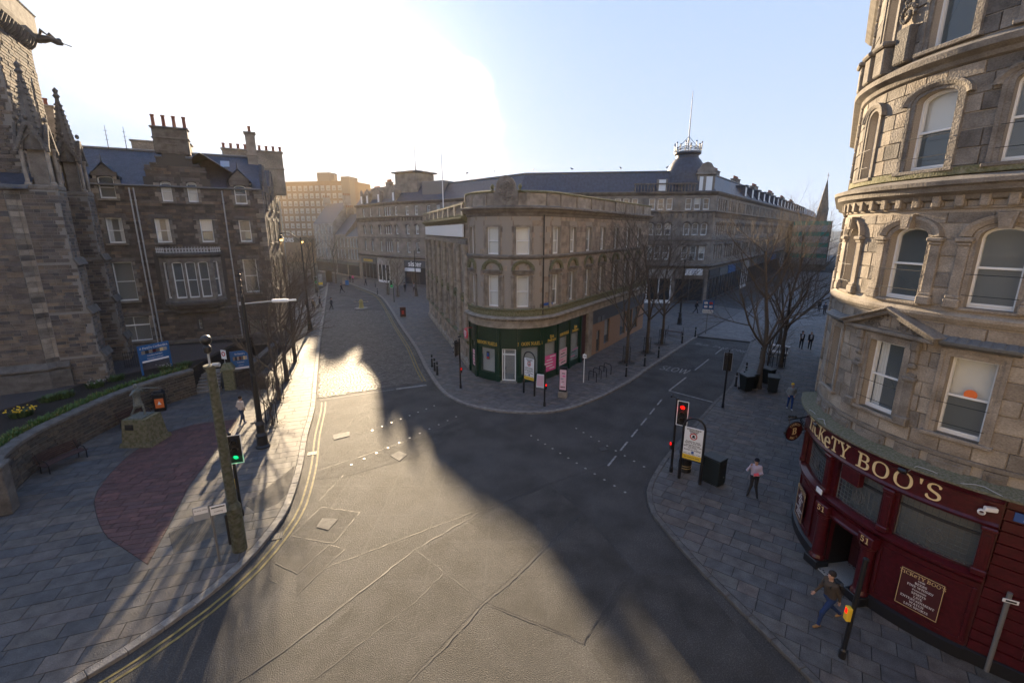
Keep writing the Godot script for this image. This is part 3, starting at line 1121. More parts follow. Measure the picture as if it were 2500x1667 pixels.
func pub_front(root: Node3D, path: Path) -> void:
	var front := Node3D.new()
	front.name = "pub_front"
	root.add_child(front)
	var wins := [ang(155, 174, 2.66, 4.05), ang(180.6, 198.2, 2.66, 4.05), ang(203, 222.3, 2.66, 4.05)]
	var door := ang(181.2, 196.8, 0.0, 1.98)
	var ops := wins.duplicate()
	ops.append(door)
	var w := MB.new()
	wall(w, path, 20.0, sT(225), 0.0, 4.95, ops, 0.1, 0.22)
	part(front, "shopfront_wall", w, M.maroon)
	var fr := MB.new()
	sweep(fr, path, 29.6, sT(225), [Vector2(0.1, 4.02), Vector2(0.22, 4.04), Vector2(0.26, 4.12), Vector2(0.2, 4.18), Vector2(0.2, 4.72), Vector2(0.26, 4.76), Vector2(0.3, 4.84), Vector2(0.36, 4.86), Vector2(0.42, 4.96), Vector2(0.1, 4.97)])
	part(front, "fascia", fr, M.maroon)
	var lg := MB.new()
	sweep(lg, path, 29.5, path.total(), [Vector2(0.1, 4.97), Vector2(0.5, 4.97), Vector2(0.5, 5.03), Vector2(0.0, 5.16)])
	part(front, "ledge", lg, M.ledge_stone)
	var sl := MB.new()
	sweep(sl, path, 29.8, sT(225), [Vector2(0.1, 2.36), Vector2(0.16, 2.38), Vector2(0.26, 2.5), Vector2(0.27, 2.58), Vector2(0.1, 2.66)])
	part(front, "sill_ledge", sl, M.maroon)
	for q in [[20.0, door.a - 0.02], [door.b + 0.02, sT(225)]]:
		var pm := MB.new()
		sweep(pm, path, q[0], q[1], [Vector2(0.1, 0.0), Vector2(0.2, 0.0), Vector2(0.2, 0.34), Vector2(0.1, 0.38)])
		part(front, "plinth", pm, M.black_paint)
	# panelling on the lower wall
	for q in [[152, 171, 0.5, 2.2], [201, 224, 0.5, 2.2]]:
		var m := MB.new()
		for e in [[q[2], q[2] + 0.08], [q[3] - 0.08, q[3]]]: sweep(m, path, sT(q[0]), sT(q[1]), [Vector2(0.1, e[0]), Vector2(0.14, e[0] + 0.01), Vector2(0.14, e[1] - 0.01), Vector2(0.1, e[1])])
		for e in [q[0], q[1]]: m.box(path.frame(sT(e), (q[2] + q[3]) / 2, 0.12), Vector3(0.09, q[3] - q[2], 0.06), 0.01)
		part(front, "panel_moulding", m, M.maroon)
	for dg in [151.5, 177.3, 200.6, 223.6]:
		var m := MB.new()
		var f := path.frame(sT(dg), 0)
		m.box(f * Transform3D(Basis(), Vector3(0, 3.34, 0.16)), Vector3(0.24, 1.36, 0.14), 0.015)
		m.box(f * Transform3D(Basis(), Vector3(0, 3.3, 0.235)), Vector3(0.12, 1.0, 0.02), 0.008)
		m.box(f * Transform3D(Basis(), Vector3(0, 3.98, 0.19)), Vector3(0.32, 0.12, 0.2), 0.03)
		m.box(f * Transform3D(Basis(), Vector3(0, 2.74, 0.19)), Vector3(0.3, 0.16, 0.18), 0.02)
		part(front, "pilaster", m, M.maroon)
	# door recess with tiled step, half columns, dark door
	var rc := MB.new()
	var f := path.frame((door.a + door.b) / 2, 0, 0.1, 0.6)
	var hw: float = (door.b - door.a) / 2
	rc.quad(f * Vector3(-hw, 0, -1.1), f * Vector3(hw, 0, -1.1), f * Vector3(hw, 2.0, -1.1), f * Vector3(-hw, 2.0, -1.1))
	rc.quad(f * Vector3(-hw, 0, 0), f * Vector3(-hw, 0, -1.1), f * Vector3(-hw, 2.0, -1.1), f * Vector3(-hw, 2.0, 0))
	rc.quad(f * Vector3(hw, 0, -1.1), f * Vector3(hw, 0, 0), f * Vector3(hw, 2.0, 0), f * Vector3(hw, 2.0, -1.1))
	rc.quad(f * Vector3(-hw, 2.0, -1.1), f * Vector3(hw, 2.0, -1.1), f * Vector3(hw, 2.0, 0), f * Vector3(-hw, 2.0, 0))
	part(front, "door_recess", rc, M.black_paint)
	var dm := MB.new()
	for sd in [-1.0, 1.0]:
		dm.box(f * Transform3D(Basis(), Vector3(sd * hw * 0.5, 0.98, -1.05)), Vector3(hw - 0.04, 1.9, 0.06), 0.01)
		for yy in [0.5, 1.35]: dm.box(f * Transform3D(Basis(), Vector3(sd * hw * 0.5, yy, -1.01)), Vector3(hw - 0.26, 0.6, 0.03), 0.01)
	part(front, "door", dm, M.maroon_dark)
	var step := MB.new()
	step.box(f * Transform3D(Basis(), Vector3(0, 0.03, -0.4)), Vector3(hw * 2 + 0.1, 0.07, 1.3), 0.01)
	part(front, "tiled_step", step, M.mosaic)
	for i in 14:
		for sd in [-0.98, 0.18]:
			var t := MB.new()
			t.box(f * Transform3D(Basis(Vector3.UP, 0.78), Vector3(-hw + 0.1 + i * (hw * 2 - 0.2) / 13.0, 0.066, sd - 0.01 + 0.05 * (i % 2))), Vector3(0.05, 0.006, 0.05))
			part(front, "floor_tile", t, M.print_black)
	for sd in [-1.0, 1.0]:
		var cm := MB.new()
		cm.lathe(f * Transform3D(Basis(), Vector3(sd * (hw + 0.14), 0, 0.08)), [Vector2(0.24, 0.3), Vector2(0.25, 0.36), Vector2(0.22, 0.42), Vector2(0.195, 0.46), Vector2(0.18, 1.86), Vector2(0.21, 1.88), Vector2(0.21, 1.92), Vector2(0.24, 1.96), Vector2(0.24, 2.06)], 20)
		cm.box(f * Transform3D(Basis(), Vector3(sd * (hw + 0.14), 2.2, 0.12)), Vector3(0.5, 0.3, 0.3), 0.02)
		part(front, "column", cm, M.maroon)
		var bm := MB.new()
		bm.box(f * Transform3D(Basis(), Vector3(sd * (hw + 0.14), 0.15, 0.1)), Vector3(0.56, 0.3, 0.5), 0.02)
		part(front, "column_base", bm, M.black_paint)
		letters(front, "door_number", "51", 0.19, f * Transform3D(Basis(), Vector3(sd * (hw + 0.14), 2.2, 0.275)), M.gold, "Droid Serif", 0.01)
	var lint := MB.new()
	sweep(lint, path, door.a - 0.3, door.b + 0.3, [Vector2(0.1, 1.98), Vector2(0.22, 2.0), Vector2(0.24, 2.08), Vector2(0.18, 2.12), Vector2(0.18, 2.3), Vector2(0.1, 2.32)])
	part(front, "lintel", lint, M.maroon)
	# leaded windows
	for i in 3:
		var o: Dictionary = wins[i]
		var wd: float = o.b - o.a
		var base := Node3D.new()
		base.name = "leaded_window"
		front.add_child(base, true)
		var gl := MB.new()
		for c in path.cuts(o.a, o.b).size() - 1:
			var cs := path.cuts(o.a, o.b)
			gl.quad(path.at(cs[c], o.lo, -0.04), path.at(cs[c + 1], o.lo, -0.04), path.at(cs[c + 1], o.hi, -0.04), path.at(cs[c], o.hi, -0.04))
		part(base, "pane", gl, M.pub_glass)
		var ld := MB.new()
		var nx := roundi(wd / 0.135)
		for k in nx + 1:
			var x: float = o.a + wd * k / nx
			ld.pipe(path.at(x, o.lo, -0.035), path.at(x, o.hi, -0.035), 0.008 if k % 12 else 0.02, 4)
		for k in 11:
			var yy := lerpf(o.lo, o.hi, k / 10.0)
			var pts := []
			for k2 in nx + 1: pts.append(path.at(o.a + wd * k2 / nx, yy, -0.033))
			for k2 in nx: ld.pipe(pts[k2], pts[k2 + 1], 0.008, 4)
		part(base, "lead_lattice", ld, M.lead)
		var tr := MB.new()
		sweep(tr, path, o.a, o.b, [Vector2(-0.05, 3.62), Vector2(0.0, 3.62), Vector2(0.0, 3.69), Vector2(-0.05, 3.69)])
		part(base, "transom", tr, M.print_black)
		var em := MB.new()
		var fe := path.frame((o.a + o.b) / 2, 3.13, -0.02)
		for rr in [0.12, 0.19]:
			for k in 12:
				var a := TAU * k / 12
				var b := TAU * (k + 1) / 12
				em.pipe(fe * Vector3(cos(a) * rr, sin(a) * rr * 1.25, 0), fe * Vector3(cos(b) * rr, sin(b) * rr * 1.25, 0), 0.012, 4)
		for k in 6:
			var a := TAU * k / 6
			em.pipe(fe * Vector3.ZERO, fe * Vector3(cos(a) * 0.19, sin(a) * 0.24, 0), 0.008, 4)
		part(base, "leaded_rosette", em, M.lead)
	# dark interior behind them
	var dk := MB.new()
	wall(dk, path, sT(147), sT(225), 0.0, 4.9, [], -1.6)
	part(front, "inner_wall", dk, M.room_wall)
	# lettering round the fascia
	var txt := "TiCKeTY BOO'S"
	var wds := [0.36, 0.2, 0.40, 0.40, 0.36, 0.38, 0.42, 0.26, 0.44, 0.56, 0.56, 0.2, 0.36]
	var total := 0.0
	for x in wds: total += x
	var x := 156.6
	for i in txt.length():
		var st: float = wds[i] / total * (213.0 - 156.6)
		if txt[i] != " ":
			var big := "BOO'S".contains(txt[i]) and i > 7
			var sz := 0.47 if txt[i] != "i" else 0.44
			if txt[i] == "e": sz = 0.5
			var t := path.frame(sT(x + st / 2), 4.45, 0.2) * Transform3D(Basis.from_scale(Vector3(1.12 if big else 1.0, 1.0, 1.0)), Vector3(0, -0.04 if txt[i] == "e" else 0.0, 0))
			letters(front, "sign_letter", txt[i], sz, t, M.cream_letter, "Droid Serif", 0.03)
		x += st
	# painted boards: offers, in gilt frames
	for q in [[213.0, 1.32, 0.96, 1.2, 0.135], [160.5, 1.25, 0.9, 1.25, 0.17]]:
		var t := path.frame(sT(q[0]), q[1], q[4])
		var bm := MB.new()
		bm.box(t, Vector3(q[2], q[3], 0.03), 0.005)
		var bd := part(front, "menu_board", bm, M.maroon_dark)
		var gm := MB.new()
		for sd in [-1.0, 1.0]:
			gm.box(t * Transform3D(Basis(), Vector3(sd * (q[2] / 2 - 0.02), 0, 0.017)), Vector3(0.012, q[3] - 0.03, 0.006))
			gm.box(t * Transform3D(Basis(), Vector3(0, sd * (q[3] / 2 - 0.02), 0.017)), Vector3(q[2] - 0.03, 0.012, 0.006))
		part(bd, "gilt_border", gm, M.gold)
		var rows := ["TiCKeTY BOO'S", "Cask", "BEERS", "FINE WHISKY", "Premium", "SPIRITS", "LIVE", "ENTERTAINMENT", "WATCH", "LIVE SPORTS"]
		for i in rows.size():
			letters(bd, "lettering", rows[i], [0.1, 0.05, 0.062, 0.062, 0.05, 0.062, 0.062, 0.062, 0.062, 0.062][i], t * Transform3D(Basis(), Vector3(0, q[3] / 2 - 0.12 - i * 0.107, 0.016)), M.gold if i == 0 else M.print_white, "Droid Serif", 0.004)
	# rusticated end bay, painted maroon, with the street name
	var ws := MB.new()
	wall(ws, path, sT(225), path.total(), 0.0, 4.97, [], 0.06)
	part(front, "end_wall", ws, M.maroon_dark)
	courses(path, sT(225) + 0.03, path.total() - 1.0, 0.38, 4.9, [], 0.325, 0.9, 1.5, 0.012, 0.0, stone_parts(front, "rusticated_block", path, 0.06, 0.05, [M.maroon]))
	var sp := MB.new()
	sweep(sp, path, sT(225), path.total(), [Vector2(0.06, 0.0), Vector2(0.16, 0.0), Vector2(0.16, 0.36), Vector2(0.06, 0.4)])
	part(front, "plinth", sp, M.black_paint)
	var sn := MB.new()
	var ts := path.frame(sT(225) + 0.78, 4.48, 0.13)
	sn.box(ts, Vector3(1.15, 0.24, 0.03), 0.005)
	var snn := part(front, "street_name_plate", sn, M.blue_paint)
	letters(snn, "lettering", "SEAGATE", 0.14, ts * Transform3D(Basis(), Vector3(0, 0, 0.016)), M.print_white, "Droid Sans", 0.004, 700)
	# floodlights, cables, camera, alarm box, small notices
	for dg in [171.5, 204.0]:
		var m := MB.new()
		var t := path.frame(sT(dg), 4.92, 0.32)
		m.pipe(t * Vector3(0, 0, -0.1), t * Vector3(0, -0.02, 0.14), 0.02, 6)
		m.box(t * Transform3D(Basis(Vector3.RIGHT, 0.7), Vector3(0, -0.08, 0.18)), Vector3(0.2, 0.15, 0.1), 0.02)
		part(front, "floodlight", m, M.black_paint)
	var cb := MB.new()
	for q in [[162, 176], [205, 224]]:
		var pts := []
		var rr := []
		for i in 12:
			pts.append(path.at(sT(lerpf(q[0], q[1], i / 11.0)), 5.06 + 0.05 * sin(i * 0.9) - (0.2 if i == 0 else 0.0), 0.4 + 0.05 * sin(i * 1.3)))
			rr.append(0.012)
		cb.tube(pts, rr, 5)
	part(front, "cable", cb, M.grey_paint)
	var cc := MB.new()
	var tc := path.frame(sT(222.5), 4.5, 0.24)
	cc.box(tc * Transform3D(Basis(Vector3.UP, 0.5), Vector3(0.02, 0.06, 0.08)), Vector3(0.26, 0.12, 0.12), 0.02)
	cc.lathe(tc * Transform3D(Basis(Vector3.RIGHT, PI / 2), Vector3(-0.12, -0.08, 0.02)), [Vector2(0.05, 0), Vector2(0.08, 0.02), Vector2(0.08, 0.08), Vector2(0.05, 0.1)], 10)
	part(front, "security_camera", cc, M.print_white)
	var ab := MB.new()
	ab.box(path.frame(sT(225) + 1.0, 3.3, 0.16), Vector3(0.3, 0.14, 0.1), 0.02)
	part(front, "alarm_box", ab, M.print_white)
	var nt := MB.new()
	nt.box(path.frame(sT(176.2), 2.63, 0.29), Vector3(0.3, 0.18, 0.03), 0.005)
	part(front, "notice", nt, M.print_white)
	var rb := MB.new()
	rb.box(path.frame(sT(187.5), 3.8, 0.12), Vector3(0.66, 0.5, 0.2), 0.02)
	part(front, "sign_box", rb, M.maroon)
	# hanging sign on a wrought bracket
	var hs := thing("hanging_sign", "oval maroon pub sign with gilt letter B hanging from a wrought iron bracket", "sign", Vector3.ZERO)
	var t := path.frame(sT(147.0), 4.4, 0.0)
	var o := t.origin
	var dirv := Vector3(-0.94, 0, 0.34)
	var bk := MB.new()
	bk.pipe(o, o + dirv * 1.35, 0.025, 6)
	bk.pipe(o + Vector3(0, -1.0, 0), o + dirv * 0.75 + Vector3(0, -0.05, 0), 0.018, 6)
	bk.pipe(o + Vector3(0, -0.7, 0), o + dirv * 0.95 + Vector3(0, -0.62, 0), 0.012, 6)
	for i in 4:
		var cpos := o + dirv * (0.2 + i * 0.14) + Vector3(0, -0.2 - 0.12 * (3 - i) * 0.6, 0)
		for k in 8:
			var a := TAU * k / 8
			var b := TAU * (k + 1) / 8
			bk.pipe(cpos + (dirv * cos(a) + Vector3.UP * sin(a)) * 0.07, cpos + (dirv * cos(b) + Vector3.UP * sin(b)) * 0.07, 0.01, 4)
	for i in 3: bk.ball(o + dirv * (1.0 + 0.16 * i) + Vector3(0, 0.08 + 0.03 * i, 0), Vector3.ONE * 0.06, 8)
	part(hs, "bracket", bk, M.black_iron)
	var oc := o + dirv * 0.98 + Vector3(0, -0.5, 0)
	var ob := Basis(dirv, Vector3.UP, dirv.cross(Vector3.UP))
	var ov := PackedVector2Array()
	var ov2 := PackedVector2Array()
	for i in 28:
		ov.append(Vector2(cos(TAU * i / 28) * 0.4, sin(TAU * i / 28) * 0.36))
		ov2.append(Vector2(cos(TAU * i / 28) * 0.43, sin(TAU * i / 28) * 0.39))
	var om := MB.new()
	om.slab(Transform3D(ob, oc - ob.z * 0.02), ov2, 0.04)
	var plate := part(hs, "plate", om, M.black_iron)
	var om2 := MB.new()
	om2.slab(Transform3D(ob, oc - ob.z * 0.026), ov, 0.052)
	part(plate, "painted_face", om2, M.maroon)
	for side in [1.0, -1.0]:
		var tb := Transform3D(ob if side > 0 else Basis(-ob.x, ob.y, -ob.z), oc + ob.z * side * 0.028)
		letters(plate, "lettering", "B", 0.26, tb, M.cream_letter, "Droid Serif", 0.006, 700)
		for w2 in [["TICKETY", 1.0], ["BOO'S", -1.0]]:
			for i in w2[0].length():
				var a: float = (i - (w2[0].length() - 1) / 2.0) * 0.26
				letters(plate, "lettering", w2[0][i], 0.085, tb * Transform3D(Basis(Vector3(0, 0, 1), -a * w2[1]), Vector3(sin(a) * 0.31, cos(a) * 0.28 * w2[1], 0)), M.cream_letter, "Droid Serif", 0.006)
	var hk := MB.new()
	for x2 in [-0.3, 0.3]: hk.pipe(oc + dirv * x2 + Vector3(0, 0.26, 0), oc + dirv * x2 + Vector3(0, 0.5, 0), 0.012, 5)
	for sd in [-1.0, 1.0]: hk.ball(oc + dirv * 0.45 * sd, Vector3.ONE * 0.06, 8)
	part(hs, "hanger", hk, M.black_iron)


func moon_path() -> Path:
	var c := Vector2(0.32, 36.87)
	var a0 := rad_to_deg(atan2(-0.299, -0.954))
	var a1 := rad_to_deg(atan2(-0.548, 0.8365))
	var arc := []
	for i in 31: arc.append(c + Vector2.from_angle(deg_to_rad(lerpf(a0, a1, i / 30.0))) * 3.73)
	var pts := [arc[0] + Vector2(-0.299, 0.954) * 27.0]
	pts.append_array(arc)
	pts.append(arc[30] + Vector2(0.548, 0.8365) * 22.2)
	return Path.new(pts)


func corner_block() -> void:
	var path := moon_path()
	var L := path.total()
	var root := thing("corner_block", "three storey sandstone block with rounded nose and dark green nail salon shopfront", "building")
	var ops := []
	var up := [[27.55, 0.7], [29.9, 1.0], [32.2, 1.0], [35.2, 0.98], [37.95, 1.0], [41.0, 1.0], [44.05, 1.0], [47.4, 1.0], [50.7, 1.0], [54.15, 1.0]]
	for c in up:
		ops.append(op(c[0], c[1], 9.62, 11.55))
		ops.append(op(c[0], c[1] * 0.92, 5.8, 8.1))
	for i in 7:
		ops.append(op(2.6 + i * 3.7, 1.1, 6.9, 9.6))
		ops.append(op(2.6 + i * 3.7, 1.1, 3.0, 5.4))
		ops.append(op(2.6 + i * 3.7, 1.0, 0.6, 1.5))
	var w := MB.new()
	wall(w, path, 0, 26.2, 0, 12.4, ops, 0.0, 0.25)
	wall(w, path, 26.2, L, 4.2, 13.0, ops, 0.0, 0.25)
	wall(w, path, 42.0, L, 3.55, 4.2, [], 0.0)
	var e0 := path.plan(0)
	var e1 := path.plan(L)
	w.quad(V(e1.x, 0, e1.y), V(e0.x, 0, e0.y), V(e0.x, 13, e0.y), V(e1.x, 13, e1.y))
	part(root, "wall", w, M.mortar)
	var rf := MB.new()
	var rp := PackedVector2Array()
	for q in path.p: rp.append(q)
	flat(rf, rp, 12.3)
	for y in [4.9, 9.3]: flat(rf, rp, y)
	part(root, "roof", rf, M.lead)
	var iw := MB.new()
	wall(iw, path, 4.0, L - 3.0, 0.0, 12.3, [], -2.2)
	part(root, "inner_wall", iw, M.room_wall)
	var tones := [Color(0.561, 0.456, 0.350), Color(0.505, 0.414, 0.323), Color(0.631, 0.512, 0.393), Color(0.434, 0.365, 0.294), Color(0.547, 0.434, 0.350)]
	var ash := MB.new()
	courses(path, 26.25, L, 5.6, 9.3, ops, 0.4, 0.7, 1.3, 0.004, 0.16, stone_skin(ash, path, 0.0, 0.012, tones))
	courses(path, 26.25, L, 9.6, 12.3, ops, 0.4, 0.7, 1.3, 0.004, 0.16, stone_skin(ash, path, 0.0, 0.012, tones))
	courses(path, 0.0, 26.2, 0.0, 12.3, ops, 0.42, 0.7, 1.3, 0.004, 0.1, stone_skin(ash, path, 0.0, 0.012, tones))
	part(root, "ashlar", ash, M.stone_skin).set_meta("kind", "stuff")
	for c in [
		["shop_cornice", 26.2, L, [[0, 4.2], [0.12, 4.22], [0.14, 4.3], [0.1, 4.32], [0.12, 4.8], [0.2, 4.86], [0.4, 4.92], [0.42, 5.02], [0.02, 5.12]], M.sandstone_pale],
		["sill_course", 26.2, L, [[0, 5.12], [0.1, 5.14], [0.1, 5.52], [0.18, 5.56], [0.2, 5.64], [0, 5.7]], M.sandstone_moss],
		["string_course", 26.2, L, [[0, 9.3], [0.1, 9.34], [0.16, 9.46], [0.16, 9.55], [0, 9.6]], M.sandstone_sooty],
		["cornice", 26.2, L, [[0, 12.3], [0.08, 12.34], [0.1, 12.5], [0.3, 12.62], [0.34, 12.74], [0.56, 12.8], [0.58, 12.92], [0.1, 13.02], [0, 13.02]], M.sandstone_sooty],
		["cornice", 0.0, 26.2, [[0, 11.9], [0.1, 11.94], [0.3, 12.1], [0.5, 12.2], [0.52, 12.32], [0.0, 12.42]], M.sandstone_moss],
		["architrave", 0.0, 26.2, [[0, 10.2], [0.16, 10.22], [0.18, 10.5], [0.1, 10.54], [0.1, 10.7], [0, 10.72]], M.sandstone_sooty],
		["string_course", 0.0, 26.2, [[0, 2.1], [0.16, 2.14], [0.26, 2.3], [0.27, 2.42], [0, 2.5]], M.sandstone_moss],
		["wall_base", 0.0, 26.2, [[0, 0.0], [0.16, 0.0], [0.16, 0.4], [0, 0.5]], M.sandstone]]:
		var mb := MB.new()
		var pr := []
		for q in c[3]: pr.append(Vector2(q[0], q[1]))
		sweep(mb, path, c[1], c[2], pr)
		part(root, c[0], mb, c[4])
	# dentils under the main cornice
	var dn := MB.new()
	var x := 26.4
	while x < L - 0.1:
		dn.box(path.frame(x, 12.56, 0.14), Vector3(0.12, 0.1, 0.14))
		dn.box(path.frame(x, 4.84, 0.2), Vector3(0.1, 0.06, 0.14))
		x += 0.24
	part(root, "dentils", dn, M.sandstone_sooty)
	# solid parapet in panels, each a part; carved crest over the nose
	x = 26.3
	var k := 0
	while x < L - 0.1:
		var l := minf(2.75 if x > 35 else 1.55, L - x)
		var mb := MB.new()
		sweep(mb, path, x + 0.01, x + l - 0.01, [Vector2(0.05, 13.0), Vector2(0.12, 13.0), Vector2(0.1, 13.1), Vector2(0.1, 13.86), Vector2(-0.25, 13.86), Vector2(-0.25, 13.0)])
		part(root, "parapet_panel", mb, [M.sandstone, M.sandstone_pale, M.sandstone][k % 3])
		var cp := MB.new()
		sweep(cp, path, x, x + l, [Vector2(0.1, 13.86), Vector2(0.2, 13.9), Vector2(0.2, 14.0), Vector2(-0.05, 14.06), Vector2(-0.3, 14.0), Vector2(-0.3, 13.86)])
		part(root, "coping", cp, M.sandstone_moss)
		var pm := MB.new()
		pm.box(path.frame(x, 13.43, 0.12), Vector3(0.3, 0.88, 0.16), 0.02)
		part(root, "parapet_pier", pm, M.sandstone)
		x += l
		k += 1
	var cr := MB.new()
	var fc := path.frame(31.0, 13.0, 0.1, 0.4)
	cr.slab(fc * Transform3D(Basis(), Vector3(0, 0, -0.25)), pv([-0.85, 0, 0.85, 0, 0.85, 0.9, 0.72, 1.05, 0.66, 1.45, 0.5, 1.75, 0.25, 1.92, 0, 2.0, -0.25, 1.92, -0.5, 1.75, -0.66, 1.45, -0.72, 1.05, -0.85, 0.9]), 0.42)
	part(root, "crest", cr, M.sandstone_sooty)
	var cv := MB.new()
	for i in 70:
		var a := rng.randf() * TAU
		var r := sqrt(rng.randf()) * 0.5
		cv.ball(fc * Vector3(cos(a) * r, 0.95 + sin(a) * r * 1.35, 0.18), Vector3(0.08, 0.08, 0.05) * rng.randf_range(0.5, 1.2), 6)
	ring_arc(cv, 0.5, 0.66, 0.55, 0.7, 1.0, 0.1)
	part(root, "carved_arms", cv, M.sandstone_sooty)
	for sd in [-1.0, 1.0]:
		var um := MB.new()
		um.lathe(fc * Transform3D(Basis(), Vector3(sd * 0.98, 0.95, 0)), [Vector2(0.1, 0), Vector2(0.14, 0.05), Vector2(0.06, 0.12), Vector2(0.15, 0.3), Vector2(0.12, 0.4), Vector2(0.03, 0.5), Vector2(0.0, 0.52)], 10)
		part(root, "urn", um, M.sandstone_moss)
	# balustrade over the street front
	var bt := MB.new()
	sweep(bt, path, 0, 26.2, [Vector2(0.1, 13.25), Vector2(0.3, 13.28), Vector2(0.3, 13.42), Vector2(0.0, 13.45), Vector2(0.0, 13.25)])
	sweep(bt, path, 0, 26.2, [Vector2(0.1, 12.4), Vector2(0.28, 12.4), Vector2(0.28, 12.58), Vector2(0.05, 12.58)])
	part(root, "balustrade_rail", bt, M.sandstone_moss)
	for i in 9:
		var mb := MB.new()
		mb.box(path.frame(0.4 + i * 3.15, 12.9, 0.16), Vector3(0.5, 0.9, 0.34), 0.02)
		part(root, "balustrade_pier", mb, M.sandstone)
		if i < 8:
			var b2 := MB.new()
			for j in 8: b2.lathe(path.frame(0.95 + i * 3.15 + j * 0.31, 12.56, 0.16), [Vector2(0.06, 0), Vector2(0.09, 0.2), Vector2(0.05, 0.45), Vector2(0.08, 0.7)], 6)
			part(root, "balusters", b2, M.sandstone)
	# windows and dressings
	for i in ops.size():
		var o: Dictionary = ops[i]
		if i >= 20:
			var kind := (i - 20) % 3
			if kind == 2: window(root, path, o, 0.2, "plain", "", 0.0, 0.05, "grey_paint")
			else:
				window(root, path, o, 0.2, "sash", "half" if kind == 0 else "blind")
				surround(root, path, o, M.sandstone, 0.14, 0.05, 0.1)
			continue
		var upper := i % 2 == 0
		var ci := i / 2
		window(root, path, o, 0.17, "sash", ["blind", "blind", "blind", "blind", "blind", "half", "blind", "", "curtain", "blind"][ci] if upper else ["blind", "blind", "blind", "half", "", "", "curtain", "", "half", ""][ci])
		surround(root, path, o, M.sandstone, 0.15, 0.05, 0.09 if upper else 0.0, 0.0)
		if not upper:
			var ww: float = o.b - o.a
			var fw := path.frame((o.a + o.b) / 2, 8.1, 0.0, 0.4)
			var am := MB.new()
			am.box(fw * Transform3D(Basis(), Vector3(0, 0.24, 0.06)), Vector3(ww + 0.7, 0.2, 0.14), 0.03)
			am.box(fw * Transform3D(Basis(), Vector3(0, 0.38, 0.1)), Vector3(ww + 0.86, 0.08, 0.24), 0.02)
			part(root, "impost", am, M.sandstone_sooty)
			var hm := MB.new()
			ring_arc(hm, ww / 2 + 0.16, ww / 2 + 0.4, 0.5, 0.74, 0.42, 0.2)
			part(root, "arch_hood", hm, M.sandstone_moss).transform = fw
			for sd in [-1.0, 1.0]:
				var pm := MB.new()
				var f2 := path.frame((o.a if sd < 0 else o.b) + sd * 0.3, 0)
				pm.box(f2 * Transform3D(Basis(), Vector3(0, 7.0, 0.05)), Vector3(0.2, 2.2, 0.12), 0.02)
				pm.box(f2 * Transform3D(Basis(), Vector3(0, 5.85, 0.08)), Vector3(0.28, 0.3, 0.18), 0.02)
				pm.box(f2 * Transform3D(Basis(), Vector3(0, 8.05, 0.08)), Vector3(0.28, 0.18, 0.18), 0.03)
				part(root, "pilaster", pm, M.sandstone)
	for i in 8:
		var cm := MB.new()
		var f := path.frame(0.75 + i * 3.7 if i < 7 else 26.0, 0)
		cm.lathe(f * Transform3D(Basis(), Vector3(0, 0, 0.12)), [Vector2(0.34, 2.5), Vector2(0.34, 2.75), Vector2(0.27, 2.85), Vector2(0.26, 6), Vector2(0.22, 9.5), Vector2(0.26, 9.6), Vector2(0.22, 9.7), Vector2(0.36, 10.1), Vector2(0.36, 10.22)], 14)
		part(root, "giant_column", cm, M.sandstone_pale)
	for i in 7:
		var hm := MB.new()
		ring_arc(hm, 0.6, 0.95, 0.4, 0.75, 5.55, 0.22)
		hm.box(Transform3D(Basis(), Vector3(0, 5.52, 0.08)), Vector3(2.0, 0.12, 0.24), 0.02)
		part(root, "arch_hood", hm, M.sandstone_moss).transform = path.frame(2.6 + i * 3.7, 0)
	var sb := MB.new()
	sb.box(path.frame(13.5, 11.3, 0.2), Vector3(24.0, 1.0, 0.12), 0.01)
	part(root, "blank_signboard", sb, M.white_paint)
	# chimney-like finials, downpipe and flagpole
	var dp := MB.new()
	dp.pipe(path.at(33.75, 5.2, 0.1), path.at(33.75, 12.4, 0.1), 0.05, 8)
	part(root, "downpipe", dp, M.black_iron)
	var np := MB.new()
	np.box(path.frame(34.3, 5.95, 0.05), Vector3(0.9, 0.18, 0.03))
	part(root, "street_name_plate", np, M.blue_paint)
	var fp := MB.new()
	var fq := V(-8.2, 0, 56.5)
	fp.tube([fq + Vector3(0, 12.3, 0), fq + Vector3(0, 20.0, 0)], [0.07, 0.04], 8)
	part(root, "flagpole", fp, M.white_paint)
	salon(root, path, L)


